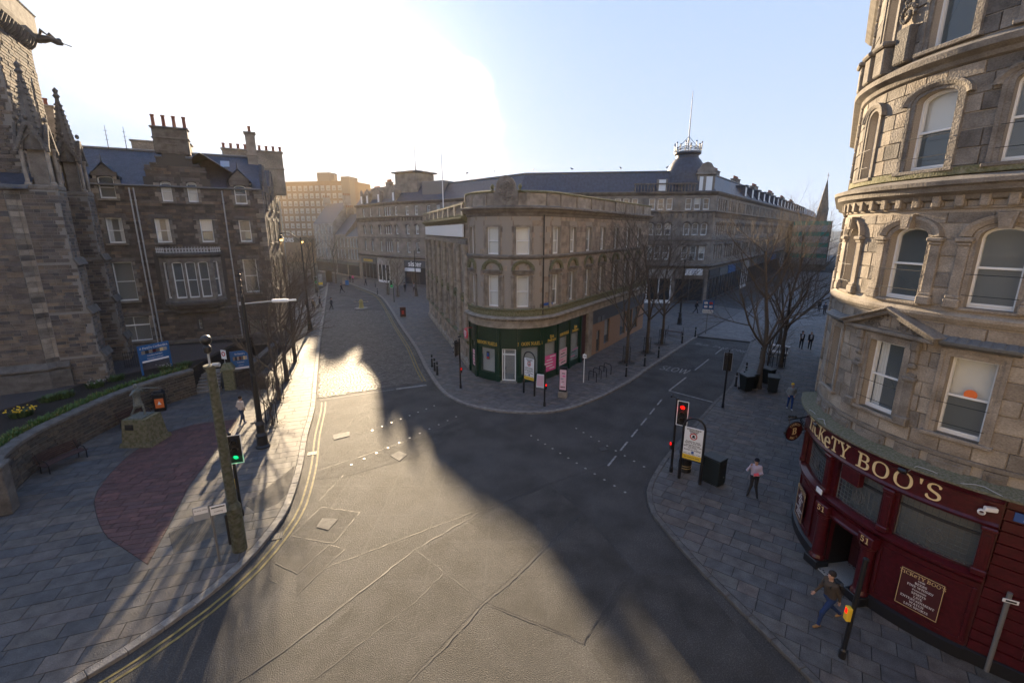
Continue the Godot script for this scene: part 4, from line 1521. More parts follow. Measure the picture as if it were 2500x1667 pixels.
func salon(root: Node3D, path: Path, L: float) -> void:
	var sh := Node3D.new()
	sh.name = "salon_shopfront"
	root.add_child(sh)
	var ops := [op(27.25, 0.75, 0.55, 2.75), op(29.3, 1.4, 0.6, 2.55), op(31.15, 1.1, 0.05, 2.62), op(32.8, 1.4, 0.55, 2.75), op(34.85, 1.5, 0.5, 2.9), op(36.8, 1.75, 0.48, 2.95), op(39.0, 1.8, 0.4, 2.9)]
	var w := MB.new()
	wall(w, path, 26.2, 40.1, 0, 4.22, ops, -0.02, 0.12)
	part(sh, "shopfront", w, M.green_dark)
	for s in [26.3, 28.1, 30.35, 31.95, 33.75, 35.8, 37.9, 40.05]:
		var m := MB.new()
		m.box(path.frame(s, 2.1, 0.03), Vector3(0.26, 4.2, 0.14), 0.015)
		m.box(path.frame(s, 0.25, 0.06), Vector3(0.32, 0.5, 0.18), 0.015)
		part(sh, "pilaster", m, M.green_dark)
	for i in ops.size():
		var o: Dictionary = ops[i]
		if i == 2: continue
		var wn := window(sh, path, o, 0.06, "plain", "", -0.02, 0.04, "green_dark", "shop_window")
		var f := path.frame((o.a + o.b) / 2, 0, -0.35, (o.b - o.a) / 2)
		var bm := MB.new()
		bm.box(f * Transform3D(Basis(), Vector3(0, (o.lo + o.hi) / 2, 0)), Vector3(o.b - o.a + 0.1, o.hi - o.lo + 0.1, 0.02))
		part(sh, "display_back", bm, M.shop_back)
	# pink and photo posters in the panes
	for q in [[34.85, 0.55, 1.85, 1.4, "pink", -0.075], [36.8, 0.55, 1.9, 1.6, "pale_pink", -0.075], [27.25, 0.7, 2.0, 0.6, "pale_pink", -0.075], [39.0, 0.5, 1.5, 1.6, "poster_grey", -0.075]]:
		var pm := MB.new()
		var f := path.frame(q[0], (q[1] + q[2]) / 2, q[5])
		pm.box(f, Vector3(q[3], q[2] - q[1], 0.006))
		var pn := part(sh, "poster", pm, M[q[4]])
		for i in 5:
			var bm := MB.new()
			bm.box(f * Transform3D(Basis(), Vector3(rng.randf_range(-0.2, 0.2) * q[3], (q[2] - q[1]) * (0.38 - i * 0.18), 0.005)), Vector3(q[3] * rng.randf_range(0.4, 0.85), 0.07, 0.004))
			part(pn, "print", bm, M.print_white if q[4] == "pink" else [M.pink, M.print_black, M.poster_grey][i % 3])
	# white framed door
	var d: Dictionary = ops[2]
	var f := path.frame((d.a + d.b) / 2, d.lo, -0.14, 0.4)
	var dm := MB.new()
	var hw: float = (d.b - d.a) / 2
	for q in [[-hw + 0.04, 0.08], [-hw * 0.62, 0.07], [hw - 0.05, 0.1]]: dm.box(f * Transform3D(Basis(), Vector3(q[0], 1.25, 0)), Vector3(q[1], 2.5, 0.07), 0.008)
	for q in [[0.06, 0.12], [2.12, 0.1], [2.52, 0.08]]: dm.box(f * Transform3D(Basis(), Vector3(0, q[0], 0)), Vector3(hw * 2, q[1], 0.066), 0.008)
	var dn := part(sh, "door", dm, M.white_paint)
	var dg := MB.new()
	dg.box(f * Transform3D(Basis(), Vector3(0, 1.25, -0.02)), Vector3(hw * 2, 2.4, 0.01))
	part(dn, "pane", dg, M.glass)
	var hd := MB.new()
	hd.box(f * Transform3D(Basis(), Vector3(-hw * 0.45, 1.05, 0.06)), Vector3(0.05, 0.2, 0.08), 0.01)
	part(dn, "handle", hd, M.black_paint)
	var stp := MB.new()
	stp.box(f * Transform3D(Basis(), Vector3(0, -0.01, 0.2)), Vector3(1.3, 0.1, 0.5), 0.02)
	part(sh, "doorstep", stp, M.kerb)
	for q in [["MOON NAILS", 29.3, 2.93, 0.27], ["MOON NAILS", 32.8, 3.02, 0.27], ["MOON NAILS", 36.8, 3.18, 0.25], ["Spa", 34.9, 3.35, 0.27], ["Pedicure", 34.9, 3.06, 0.22], ["Spa", 39.0, 3.4, 0.27], ["Pedicure", 39.0, 3.1, 0.24]]:
		letters(sh, "sign_lettering", q[0], q[3], path.frame(q[1], q[2], 0.0, 0.4) * Transform3D(Basis.from_scale(Vector3(0.78, 1, 1)), Vector3.ZERO), M.sign_gold, "Droid Serif", 0.02, 700)
	var nm := MB.new()
	nm.box(path.frame(29.35, 1.95, -0.06), Vector3(0.28, 0.62, 0.02))
	var nn := part(sh, "open_sign", nm, M.print_black)
	var n2 := MB.new()
	n2.box(path.frame(29.35, 2.0, -0.045), Vector3(0.15, 0.28, 0.01))
	part(nn, "print", n2, M.blue_paint)
	var n3 := MB.new()
	n3.box(path.frame(29.35, 1.76, -0.045), Vector3(0.24, 0.14, 0.01))
	part(nn, "print", n3, M.red_paint)
	# round red hanging sign
	var rs := MB.new()
	var tr := path.frame(27.3, 3.35, 0.0)
	rs.lathe(tr * Transform3D(Basis(Vector3(1, 0, 0), PI / 2) , Vector3(-0.1, 0, 0.55)), [Vector2(0.0, -0.05), Vector2(0.42, -0.05), Vector2(0.42, 0.05), Vector2(0.0, 0.05)], 22, false)
	rs.pipe(tr * Vector3(-0.1, 0.45, 0.0), tr * Vector3(-0.1, 0.45, 0.6), 0.025, 6)
	var rn := part(sh, "round_sign", rs, M.red_bright)
	for i in 3: letters(rn, "lettering", ["MOON", "NAILS", "SPA"][i], 0.14, tr * Transform3D(Basis(), Vector3(-0.1, 0.17 - i * 0.17, 0.605)), M.print_white, "Droid Sans", 0.006, 700)
	# brown double door, stone pier and the pale brown shop next door
	var bd := MB.new()
	bd.box(path.frame(40.75, 2.05, -0.15), Vector3(1.1, 4.1, 0.1), 0.01)
	for i in 3: bd.box(path.frame(40.75, 0.8 + i * 1.25, -0.08), Vector3(0.8, 1.0, 0.04), 0.02)
	part(root, "timber_door", bd, M.maroon_dark)
	var sp := MB.new()
	sp.box(path.frame(41.85, 2.1, 0.0), Vector3(0.95, 4.2, 0.3), 0.03)
	part(root, "stone_pier", sp, M.sandstone)
	var o2 := [op(44.0, 0.9, 0.05, 2.15), op(46.1, 1.3, 0.5, 2.9), op(50.6, 1.6, 0.5, 2.9), op(52.6, 1.8, 0.5, 2.9), op(54.6, 1.8, 0.5, 2.9)]
	var tw := MB.new()
	wall(tw, path, 42.35, L, 0, 2.95, o2, 0.04, 0.15)
	part(root, "shop_wall", tw, M.tan_render)
	var fa := MB.new()
	wall(fa, path, 42.35, L, 2.95, 4.22, [], 0.06)
	part(root, "shop_fascia", fa, M.grey_dark)
	for i in o2.size(): window(root, path, o2[i], 0.1, "plain", "", 0.04, 0.05, "grey_dark", "shop_window" if i else "shop_door")
	for i in 2:
		var vm := MB.new()
		vm.box(path.frame(43.9 + i * 0.95, 3.2, 0.08), Vector3(0.7, 0.5, 0.05), 0.01)
		part(root, "vent_panel", vm, M.lead)


# ---- dark stone tenement beside the cathedral
const TA := Vector2(-30.0, 37.9)
const TU := Vector2(0.885, 0.4656)


func ten_path() -> Path:
	var c := TA + TU * 8.9
	return Path.new([TA + TU * -6.0, c, c + Vector2(-0.345, 0.9386) * 13.0])


func tenement() -> void:
	var path := ten_path()
	var Z := 6.0
	var c := Z + 8.9
	var L := path.total()
	var root := thing("tenement", "dark stone tenement with crow stepped gable, oriel bay and tall chimneys", "building")
	var ops := []
	for q in [[-1.68, 1.0, 13.75, 15.4, 0.2], [2.08, 0.72, 13.62, 15.2, 0.2], [3.84, 0.7, 13.62, 15.2, 0.2], [7.3, 0.9, 13.55, 15.1, 0.2], [-1.66, 1.04, 10.34, 12.28, 0], [1.41, 1.0, 10.34, 12.25, 0], [4.45, 0.9, 10.34, 12.25, 0], [7.3, 0.88, 10.34, 12.2, 0], [-1.69, 1.3, 5.7, 8.84, 0], [7.28, 1.05, 5.85, 8.83, 0], [-1.68, 2.15, 2.28, 4.38, 0.18], [2.9, 0.2, 2.9, 3.75, 0.1], [7.1, 1.1, 1.1, 3.4, 0.3]]:
		ops.append(op(Z + q[0], q[1], q[2], q[3], q[4]))
	for i in 3:
		for q in [[13.3, 15.2, 0.3], [10.2, 12.2, 0.0], [5.9, 8.6, 0.0]]: ops.append(op(c + 2.2 + i * 3.6, 0.95, q[0], q[1], q[2]))
	var w := MB.new()
	wall(w, path, 0, L, 0, 14.8, ops, 0.0, 0.25)
	var gable := func(s0: float, s1: float, y0: float, y1: float): wall(w, path, s0, s1, y0, y1, ops, 0.0, 0.25)
	# stepped gable over the oriel, dormer walls, end gable
	gable.call(Z + 0.7, Z + 5.2, 14.8, 15.5)
	var steps := MB.new()
	for i in 5:
		var s0 := Z + 0.9 + i * 0.42
		var s1 := Z + 5.0 - i * 0.42
		gable.call(s0, s1, 15.5 + i * 0.5, 16.0 + i * 0.5)
		for e in [s0, s1]:
			var sm := MB.new()
			sm.box(path.frame(e + (0.2 if e == s0 else -0.2), 16.03 + i * 0.5, -0.12), Vector3(0.5, 0.14, 0.5), 0.02)
			part(root, "crow_step", sm, M.sandstone_dark)
	for s in [Z - 1.68, Z + 7.3]:
		gable.call(s - 0.75, s + 0.75, 14.8, 15.5)
		var dm := MB.new()
		var f := path.frame(s, 15.5, 0.0)
		dm.slab(f * Transform3D(Basis(), Vector3(0, 0, -0.2)), pv([-0.8, 0, 0.8, 0, 0, 0.85]), 0.22)
		part(root, "dormer_pediment", dm, M.sandstone_dark)
		var dr := MB.new()
		for sd in [-1.0, 1.0]:
			var a := f * Vector3(sd * 0.92, -0.1, 0.12)
			var b := f * Vector3(0, 0.95, 0.12)
			var e := f * Vector3(0, 0.95, -2.6)
			var g := f * Vector3(sd * 0.92, -0.1, -1.4)
			if sd > 0: dr.quad(a, g, e, b)
			else: dr.quad(g, a, b, e)
			var lo := f * Vector3(sd * 0.75, -0.8, 0)
			var lo2 := f * Vector3(sd * 0.75, -0.8, -1.4)
			dr.quad(lo, lo2, g, a)
		part(root, "dormer_roof", dr, M.slate)
		var fin := MB.new()
		fin.tube([f * Vector3(0, 0.8, 0.05), f * Vector3(0, 1.5, 0.05)], [0.06, 0.02], 6)
		part(root, "finial", fin, M.sandstone_dark)
	part(root, "wall", w, M.mortar_dark)
	var eb := path.plan(L)
	var n1 := Vector2(-TU.y, TU.x)
	var bk := MB.new()
	var b0 := path.plan(0) + n1 * 12.0
	var b1 := eb + Vector2(-14, -5)
	bk.quad(V(eb.x, 0, eb.y), V(b1.x, 0, b1.y), V(b1.x, 14.8, b1.y), V(eb.x, 14.8, eb.y))
	bk.quad(V(b1.x, 0, b1.y), V(b0.x, 0, b0.y), V(b0.x, 14.8, b0.y), V(b1.x, 14.8, b1.y))
	bk.quad(V(b0.x, 0, b0.y), V(path.plan(0).x, 0, path.plan(0).y), V(path.plan(0).x, 14.8, path.plan(0).y), V(b0.x, 14.8, b0.y))
	part(root, "back_wall", bk, M.sandstone_dark)
	var iw := MB.new()
	wall(iw, path, 1.0, L - 2.0, 0, 14.7, [], -2.0)
	part(root, "inner_wall", iw, M.room_wall)
	var tones := [Color(0.193, 0.165, 0.143), Color(0.241, 0.202, 0.169), Color(0.164, 0.143, 0.127), Color(0.308, 0.241, 0.183), Color(0.202, 0.174, 0.154), Color(0.221, 0.188, 0.158)]
	var ms := MB.new()
	var bay := {"a": Z + 0.6, "b": Z + 5.3, "lo": 4.5, "hi": 9.5, "rise": 0.0}
	var ops2 := ops.duplicate()
	ops2.append(bay)
	courses(path, 0, c, 1.0, 14.8, ops2, 0.24, 0.3, 0.85, 0.006, 0.14, stone_skin(ms, path, 0.0, 0.02, tones))
	courses(path, c, L, 0, 14.8, ops2, 0.24, 0.3, 0.85, 0.006, 0.14, stone_skin(ms, path, 0.0, 0.02, tones))
	courses(path, Z + 0.9, Z + 5.0, 15.5, 16.4, ops2, 0.24, 0.3, 0.85, 0.006, 0.14, stone_skin(ms, path, 0.0, 0.02, tones))
	part(root, "rubble_masonry", ms, M.stone_skin).set_meta("kind", "stuff")
	# long and short dressings at the openings, each stone a part
	var pale := [M.sandstone_sooty, M.sandstone_dark, M.sandstone]
	for i in ops.size():
		var o: Dictionary = ops[i]
		var kind: String = "sash" if i != 10 else "cross"
		if i == 12: kind = "plain"
		window(root, path, o, 0.18, kind, ["", "blind", "blind", "", "curtain", "curtain", "half", "", "", "", "vent", "", ""][i] if i < 13 else ["blind", "half", ""][i % 3], 0.0, 0.07 if o.b - o.a > 0.4 else 0.03, "white_paint" if i != 12 else "maroon_dark", "window" if i != 12 else "door")
		if o.b - o.a < 0.4: continue
		var y: float = o.lo
		var k := 0
		while y < o.hi - 0.05:
			var h := minf(0.36, o.hi - y)
			for sd in [-1.0, 1.0]:
				var l := 0.42 if k % 2 else 0.22
				var m := MB.new()
				m.box(path.frame((o.a if sd < 0 else o.b) + sd * l / 2, y + h / 2, 0.0), Vector3(l, h - 0.015, 0.09), 0.012)
				part(root, "dressed_stone", m, pale[rng.randi() % 3])
			y += h
			k += 1
		var lm := MB.new()
		lm.box(path.frame((o.a + o.b) / 2, o.hi + 0.17, 0.01), Vector3(o.b - o.a + 0.6, 0.33, 0.1), 0.015)
		part(root, "lintel", lm, M.sandstone_dark)
		var sm := MB.new()
		sm.box(path.frame((o.a + o.b) / 2, o.lo - 0.09, 0.05), Vector3(o.b - o.a + 0.4, 0.16, 0.24), 0.02)
		part(root, "sill", sm, M.sandstone_sooty)
	# quoins at the corner
	var yq := 0.5
	var kq := 0
	while yq < 14.6:
		var m := MB.new()
		m.box(path.frame(c - (0.3 if kq % 2 else 0.18), yq + 0.2, 0.01), Vector3(0.6 if kq % 2 else 0.36, 0.39, 0.1), 0.015)
		m.box(path.frame(c + (0.18 if kq % 2 else 0.3), yq + 0.2, 0.01), Vector3(0.36 if kq % 2 else 0.6, 0.39, 0.1), 0.015)
		part(root, "quoin", m, pale[kq % 3])
		yq += 0.41
		kq += 1
	# oriel bay
	var f := path.frame(Z + 2.95, 0)
	var bp := Path.new([path.plan(Z + 0.75), path.plan(Z + 1.5, 0.85), path.plan(Z + 4.4, 0.85), path.plan(Z + 5.15)])
	var bl := bp.s
	var bops := [op((bl[0] + bl[1]) / 2, 0.55, 5.75, 8.75), op((bl[2] + bl[3]) / 2, 0.55, 5.75, 8.75)]
	for i in 3: bops.append(op(bl[1] + 0.55 + i * 0.9, 0.72, 5.75, 8.75, 0.1))
	var bw := MB.new()
	wall(bw, bp, 0, bp.total(), 5.2, 9.3, bops, 0.0, 0.2)
	part(root, "oriel_wall", bw, M.sandstone_sooty)
	for o in bops: window(root, bp, o, 0.14, "sash", "")
	var bc := MB.new()
	sweep(bc, bp, 0, bp.total(), [Vector2(0, 9.1), Vector2(0.08, 9.14), Vector2(0.2, 9.3), Vector2(0.22, 9.42), Vector2(-0.8, 9.5)])
	sweep(bc, bp, 0, bp.total(), [Vector2(0, 5.2), Vector2(0.1, 5.24), Vector2(0.1, 5.44), Vector2(0, 5.5)])
	sweep(bc, bp, 0, bp.total(), [Vector2(-0.75, 4.3), Vector2(-0.45, 4.45), Vector2(-0.4, 4.7), Vector2(-0.15, 4.85), Vector2(-0.1, 5.05), Vector2(0.06, 5.12), Vector2(0.06, 5.2), Vector2(0, 5.22)])
	part(root, "oriel_corbel", bc, M.sandstone_dark)
	var tops := MB.new()
	flat(tops, PackedVector2Array([bp.p[0], bp.p[1], bp.p[2], bp.p[3]]), 9.45)
	part(root, "oriel_roof", tops, M.lead)
	var ir := MB.new()
	for i in 24:
		var x := bp.total() * (i + 0.5) / 24.0
		var t := bp.frame(x, 9.5, 0.1)
		ir.pipe(t * Vector3(0, 0, 0), t * Vector3(0, 0.42, 0), 0.014, 4)
		ir.pipe(t * Vector3(-0.1, 0.08, 0), t * Vector3(0.1, 0.34, 0), 0.012, 4)
		ir.pipe(t * Vector3(0.1, 0.08, 0), t * Vector3(-0.1, 0.34, 0), 0.012, 4)
		ir.ball(t * Vector3(0, 0.46, 0), Vector3.ONE * 0.03, 6)
		ir.pipe(t * Vector3(-0.13, 0.06, 0), t * Vector3(0.13, 0.06, 0), 0.012, 4)
		ir.pipe(t * Vector3(-0.13, 0.36, 0), t * Vector3(0.13, 0.36, 0), 0.012, 4)
	part(root, "iron_cresting", ir, M.white_paint)
	# string courses, base
	for q in [[1.0, 2.1, 0.12], [4.55, 4.75, 0.08]]:
		var m := MB.new()
		sweep(m, path, 0.0, c, [Vector2(0, q[0]), Vector2(q[2], q[0] + 0.02), Vector2(q[2], q[1] - 0.1), Vector2(0, q[1])])
		part(root, "base_course", m, M.sandstone_dark)
	# rainwater pipes
	for s in [Z - 0.3, Z - 0.02, Z + 5.95, c + 12.4]:
		var m := MB.new()
		m.pipe(path.at(s, 1.6 if s < c else 0.0, 0.1), path.at(s, 14.6, 0.1), 0.055, 8)
		for i in 8: m.pipe(path.at(s, 2.4 + i * 1.6, 0.1), path.at(s, 2.52 + i * 1.6, 0.1), 0.075, 8)
		part(root, "downpipe", m, M.grey_paint)
	# roofs
	var rd := 4.0
	var ridge := 17.9
	var rf := MB.new()
	var A0 := path.plan(0)
	var C0 := path.plan(c)
	var rA := A0 + n1 * rd
	var rC := C0 + n1 * rd
	var bA := A0 + n1 * rd * 2
	var bC := C0 + n1 * rd * 2
	rf.quad(V(A0.x, 14.75, A0.y), V(C0.x, 14.75, C0.y), V(rC.x, ridge, rC.y), V(rA.x, ridge, rA.y))
	rf.quad(V(bC.x, 14.75, bC.y), V(bA.x, 14.75, bA.y), V(rA.x, ridge, rA.y), V(rC.x, ridge, rC.y))
	# street wing: ridge along the street
	var sA := C0 + Vector2(-0.345, 0.9386) * 0.3
	var sB := eb
	var inw := Vector2(-0.9386, -0.345)
	var mA := sA + inw * 4.2 + Vector2(-0.345, 0.9386) * -0.5
	var mB := sB + inw * 4.2
	rf.quad(V(sA.x, 14.75, sA.y), V(sB.x, 14.75, sB.y), V(mB.x, 17.6, mB.y), V(mA.x, 17.6, mA.y))
	var tA := sA + inw * 8.4
	var tB := sB + inw * 8.4
	rf.quad(V(tB.x, 14.75, tB.y), V(tA.x, 14.75, tA.y), V(mA.x, 17.6, mA.y), V(mB.x, 17.6, mB.y))
	part(root, "roof", rf, M.slate)
	var ge := MB.new()
	ge.tri(V(eb.x, 14.75, eb.y), V(tB.x, 14.75, tB.y), V(mB.x, 17.6, mB.y))
	ge.tri(V(C0.x, 14.75, C0.y), V(bC.x, 14.75, bC.y), V(rC.x, ridge, rC.y))
	ge.tri(V(bA.x, 14.75, bA.y), V(A0.x, 14.75, A0.y), V(rA.x, ridge, rA.y))
	part(root, "gable_wall", ge, M.sandstone_dark)
	var rg := MB.new()
	rg.tube([V(rA.x, ridge + 0.04, rA.y), V(rC.x, ridge + 0.04, rC.y)], [0.12, 0.12], 6)
	rg.tube([V(A0.x, 14.78, A0.y) + Vector3(0.05, 0, 0.1), V(C0.x, 14.78, C0.y) + Vector3(0.05, 0, 0.1)], [0.08, 0.08], 6)
	part(root, "ridge_and_gutter", rg, M.lead)
	# gable front of the street wing with pointed windows and dormer gablets
	for i in 2:
		var s := c + 3.2 + i * 5.0
		var m := MB.new()
		m.slab(path.frame(s, 14.8, -0.2), pv([-1.6, 0, 1.6, 0, 0, 2.4]), 0.26)
		part(root, "gablet", m, M.sandstone_dark)
		var tri := MB.new()
		var g := path.frame(s, 14.8, -0.1)
		tri.quad(g * Vector3(1.7, -0.05, 0), g * Vector3(1.7, -0.05, -3), g * Vector3(0, 2.5, -3), g * Vector3(0, 2.5, 0))
		tri.quad(g * Vector3(-1.7, -0.05, -3), g * Vector3(-1.7, -0.05, 0), g * Vector3(0, 2.5, 0), g * Vector3(0, 2.5, -3))
		part(root, "gablet_roof", tri, M.slate)
	chimney(root, path.frame(Z + 2.95, 17.3, -0.35), Vector3(2.35, 1.9, 0.8), 4, M.sandstone_dark, 1.0)
	chimney(root, path.frame(c - 0.35, 15.0, -3.6), Vector3(0.8, 4.9, 0.9), 1, M.sandstone, 0.0)
	chimney(root, path.frame(Z - 4.6, 14.6, -1.6), Vector3(0.95, 5.6, 1.0), 1, M.sandstone, 0.6)
	chimney(root, path.frame(Z + 1.4, 15.0, -7.0), Vector3(4.4, 4.0, 1.2), 0, M.render_cream, 0.0)
	chimney(root, path.frame(Z + 8.6, 15.0, -9.5), Vector3(5.4, 4.2, 1.2), 9, M.render_cream, 0.7)
	for i in 2:
		var m := MB.new()
		var s: float = Z - 1.9 + i * 1.2
		m.tube([path.at(s, 17.9, -3.9), path.at(s, 19.7, -3.9)], [0.03, 0.015], 5)
		for k in 3: m.pipe(path.at(s - 0.12, 18.6 + k * 0.35, -3.9), path.at(s + 0.12, 18.6 + k * 0.35, -3.9), 0.015, 4)
		part(root, "ridge_finial", m, M.black_iron)
	var sk := MB.new()
	sk.box(path.frame(Z + 6.3, 17.1, -3.0) * Transform3D(Basis(Vector3.RIGHT, -0.9), Vector3.ZERO), Vector3(0.7, 0.9, 0.12), 0.02)
	part(root, "skylight", sk, M.steel)
	var dsn := MB.new()
	dsn.box(path.frame(Z + 6.2, 4.9, 0.1), Vector3(0.35, 0.3, 0.12), 0.02)
	part(root, "wall_lamp", dsn, M.print_white)


func chimney(root: Node, f: Transform3D, s: Vector3, pots: int, m: Material, potr: float) -> void:
	var mb := MB.new()
	mb.box(f * Transform3D(Basis(), Vector3(0, s.y / 2, 0)), s, 0.03)
	mb.box(f * Transform3D(Basis(), Vector3(0, s.y * 0.62, 0)), Vector3(s.x + 0.14, 0.14, s.z + 0.14), 0.03)
	mb.box(f * Transform3D(Basis(), Vector3(0, s.y + 0.06, 0)), Vector3(s.x + 0.2, 0.16, s.z + 0.2), 0.04)
	var c := part(root, "chimney", mb, m)
	for i in pots:
		var p := MB.new()
		var x := (i - (pots - 1) / 2.0) * (s.x - 0.3) / maxf(1.0, pots - 1)
		var h := 0.9 if potr >= 1.0 else 0.55
		p.lathe(f * Transform3D(Basis(), Vector3(x, s.y + 0.12, 0)), [Vector2(0.15, 0), Vector2(0.13, 0.1), Vector2(0.115, h - 0.12), Vector2(0.15, h - 0.1), Vector2(0.15, h), Vector2(0.1, h), Vector2(0.09, h - 0.2)], 10)
		part(c, "chimney_pot", p, M.terracotta)


# ---- cathedral corner: local frame p along the front, q back along the street side
const CO := Vector2(-28.07, 27.15)
const CA := Vector2(0.88, 0.475)
const CB := Vector2(-0.475, 0.88)


func cp(p: float, q: float) -> Vector2: return CO + CA * p + CB * q


func cframe(p: float, y: float, q: float) -> Transform3D:
	var o := cp(p, q)
	return Transform3D(Basis(Vector3(CA.x, 0, -CA.y), Vector3.UP, Vector3(-CB.x, 0, CB.y)), V(o.x, y, o.y))


func cathedral() -> void:
	var root := thing("cathedral", "gothic cathedral tower of coursed stone with stepped buttresses, pinnacles and gargoyle", "church")
	var base := 1.5
	var tones := [Color(0.244, 0.211, 0.188), Color(0.204, 0.182, 0.171), Color(0.293, 0.244, 0.204), Color(0.163, 0.156, 0.156), Color(0.260, 0.220, 0.182), Color(0.341, 0.269, 0.204), Color(0.227, 0.199, 0.179)]
	var mats := []
	for i in tones.size(): mats.append(mat("cath_%d" % i, tones[i], 0.92, "grain", 0.9, "stone_bump", 1.4, "blotch", 0.16))
	var skin := MB.new()
	var body := MB.new()
	# tower and its front mass
	var front := Path.new([cp(-13.0, -0.3), cp(-0.55, -0.3), cp(-0.2, 0.05), cp(0.45, 0.05)])
	wall(body, front, 0, front.total(), base, 13.6, [])
	var tw := Path.new([cp(-7.2, 1.6), cp(0, 1.6), cp(0, 7.0), cp(-7.2, 7.0)])
	wall(body, tw, 0, tw.total(), 13.0, 23.6, [op(9.6, 0.34, 16.6, 20.6, 0.3), op(11.3, 0.3, 16.6, 20.6, 0.3)])
	wall(body, tw, 7.2, 12.6, base, 13.0, [])
	part(root, "wall_core", body, M.mortar_pale)
	var rf := MB.new()
	flat(rf, PackedVector2Array([cp(-7.2, 1.6), cp(0, 1.6), cp(0, 7), cp(-7.2, 7)]), 23.5)
	rf.quad(V(cp(-13, -0.3).x, 13.6, cp(-13, -0.3).y), V(cp(0.45, -0.3).x, 13.6, cp(0.45, -0.3).y), V(cp(0.45, 1.6).x, 14.6, cp(0.45, 1.6).y), V(cp(-13, 1.6).x, 14.6, cp(-13, 1.6).y))
	part(root, "roof", rf, M.slate)
	for o in [9.6, 11.3]:
		var lm := MB.new()
		lm.box(tw.frame(o, 18.6, -0.22), Vector3(0.4, 4.2, 0.05))
		part(root, "louvre", lm, M.print_black)
	# coursed stones: the largest ones in view are parts, the rest joined
	var count := [0]
	var single := stone_parts(root, "stone_block", front, 0.0, 0.02, mats)
	var joined := stone_skin(skin, front, 0.0, 0.02, tones)
	courses(front, 6.2, front.total() - 1.05, 3.5, 13.4, [], 0.19, 0.28, 0.85, 0.007, 0.0, func(a, b, lo, hi):
		if count[0] < 300 and b > 9.2:
			count[0] += 1
			single.call(a, b, lo, hi)
		else: joined.call(a, b, lo, hi))
	courses(tw, 0, 12.6, 14.6, 23.0, [op(9.6, 0.34, 16.6, 20.6), op(11.3, 0.3, 16.6, 20.6)], 0.2, 0.28, 0.8, 0.007, 0.06, stone_skin(skin, tw, 0.0, 0.045, tones))
	courses(tw, 7.2, 12.6, base, 13.4, [], 0.2, 0.28, 0.8, 0.007, 0.0, stone_skin(skin, tw, 0.0, 0.02, tones))
	# pale angle quoins on the chamfer, toothed
	var y := 3.4
	var k := 0
	while y < 13.4:
		var m := MB.new()
		m.box(Transform3D(front.frame(front.total() - 0.9, y + 0.15, 0.02).basis, front.frame(front.total() - 0.9, y + 0.15, 0.02).origin), Vector3(0.44, 0.29, 0.05), 0.012)
		m.box(front.frame(front.total() - 0.35, y + 0.15, 0.01), Vector3(0.6, 0.29, 0.05), 0.012)
		part(root, "angle_stone", m, [M.sandstone, M.sandstone_sooty, M.sandstone_pale, M.sandstone_dark][rng.randi() % 4])
		var j := MB.new()
		var jl := 0.7 if k % 2 else 0.45
		j.box(front.frame(front.total() - 1.15 - jl / 2, y + 0.15, 0.01), Vector3(jl, 0.29, 0.05), 0.012)
		part(root, "angle_stone", j, mats[rng.randi() % 7])
		y += 0.31
		k += 1
	# string courses and base
	for q in [[13.5, 13.85, 0.22], [3.0, 3.5, 0.3], [2.55, 2.75, 0.2]]:
		var m := MB.new()
		sweep(m, front, 0, front.total(), [Vector2(0, q[0]), Vector2(q[2], q[0] + 0.06), Vector2(q[2], q[0] + 0.16), Vector2(0, q[1])])
		part(root, "string_course", m, M.sandstone_dark)
	var pl := MB.new()
	sweep(pl, front, 0, front.total(), [Vector2(0, base), Vector2(0.28, base), Vector2(0.28, 2.9), Vector2(0, 3.1)])
	part(root, "base_course", pl, M.sandstone_dark)
	# two buttresses with weathered set-offs
	for q0 in [0.0, 5.5]:
		var st := [[base, 3.6, 2.1], [3.6, 6.4, 1.92], [6.4, 9.4, 1.78], [9.4, 13.6, 1.64]]
		for i in 4:
			var w: float = st[i][2]
			var bm := MB.new()
			var fp := Path.new([cp(0.0, q0), cp(w, q0), cp(w, q0 + 1.5)])
			wall(bm, fp, 0, fp.total(), st[i][0], st[i][1], [])
			if i < 3:
				var w2: float = st[i + 1][2] - 0.05
				bm.quad(V(cp(w + 0.08, q0 - 0.06).x, st[i][1] - 0.12, cp(w + 0.08, q0 - 0.06).y), V(cp(w + 0.08, q0 + 1.5).x, st[i][1] - 0.12, cp(w + 0.08, q0 + 1.5).y), V(cp(w2, q0 + 1.5).x, st[i][1] + 0.3, cp(w2, q0 + 1.5).y), V(cp(w2, q0 - 0.06).x, st[i][1] + 0.3, cp(w2, q0 - 0.06).y))
				bm.tri(V(cp(w + 0.08, q0 - 0.06).x, st[i][1] - 0.12, cp(w + 0.08, q0 - 0.06).y), V(cp(w2, q0 - 0.06).x, st[i][1] + 0.3, cp(w2, q0 - 0.06).y), V(cp(w2, q0 - 0.06).x, st[i][1] - 0.12, cp(w2, q0 - 0.06).y))
			part(root, "buttress_stage", bm, M.mortar_pale)
			courses(fp, 0.02, fp.total() - 0.02, st[i][0] + 0.05, st[i][1] - 0.1, [], 0.2, 0.25, 0.7, 0.007, 0.0, stone_skin(skin, fp, 0.0, 0.02, tones))
			if i < 3:
				var so := MB.new()
				so.box(cframe(w + 0.02, st[i][1] + 0.06, q0 + 0.7) * Transform3D(Basis(Vector3(0, 0, 1), -1.15), Vector3.ZERO), Vector3(0.5, 0.12, 1.7), 0.02)
				part(root, "set_off", so, M.sandstone_dark)
		# canopied niche and crocketed pinnacle on the buttress
		var n := Node3D.new()
		n.name = "pinnacle"
		root.add_child(n, true)
		n.transform = cframe(0.95, 13.6, q0 + 0.75)
		var sh := MB.new()
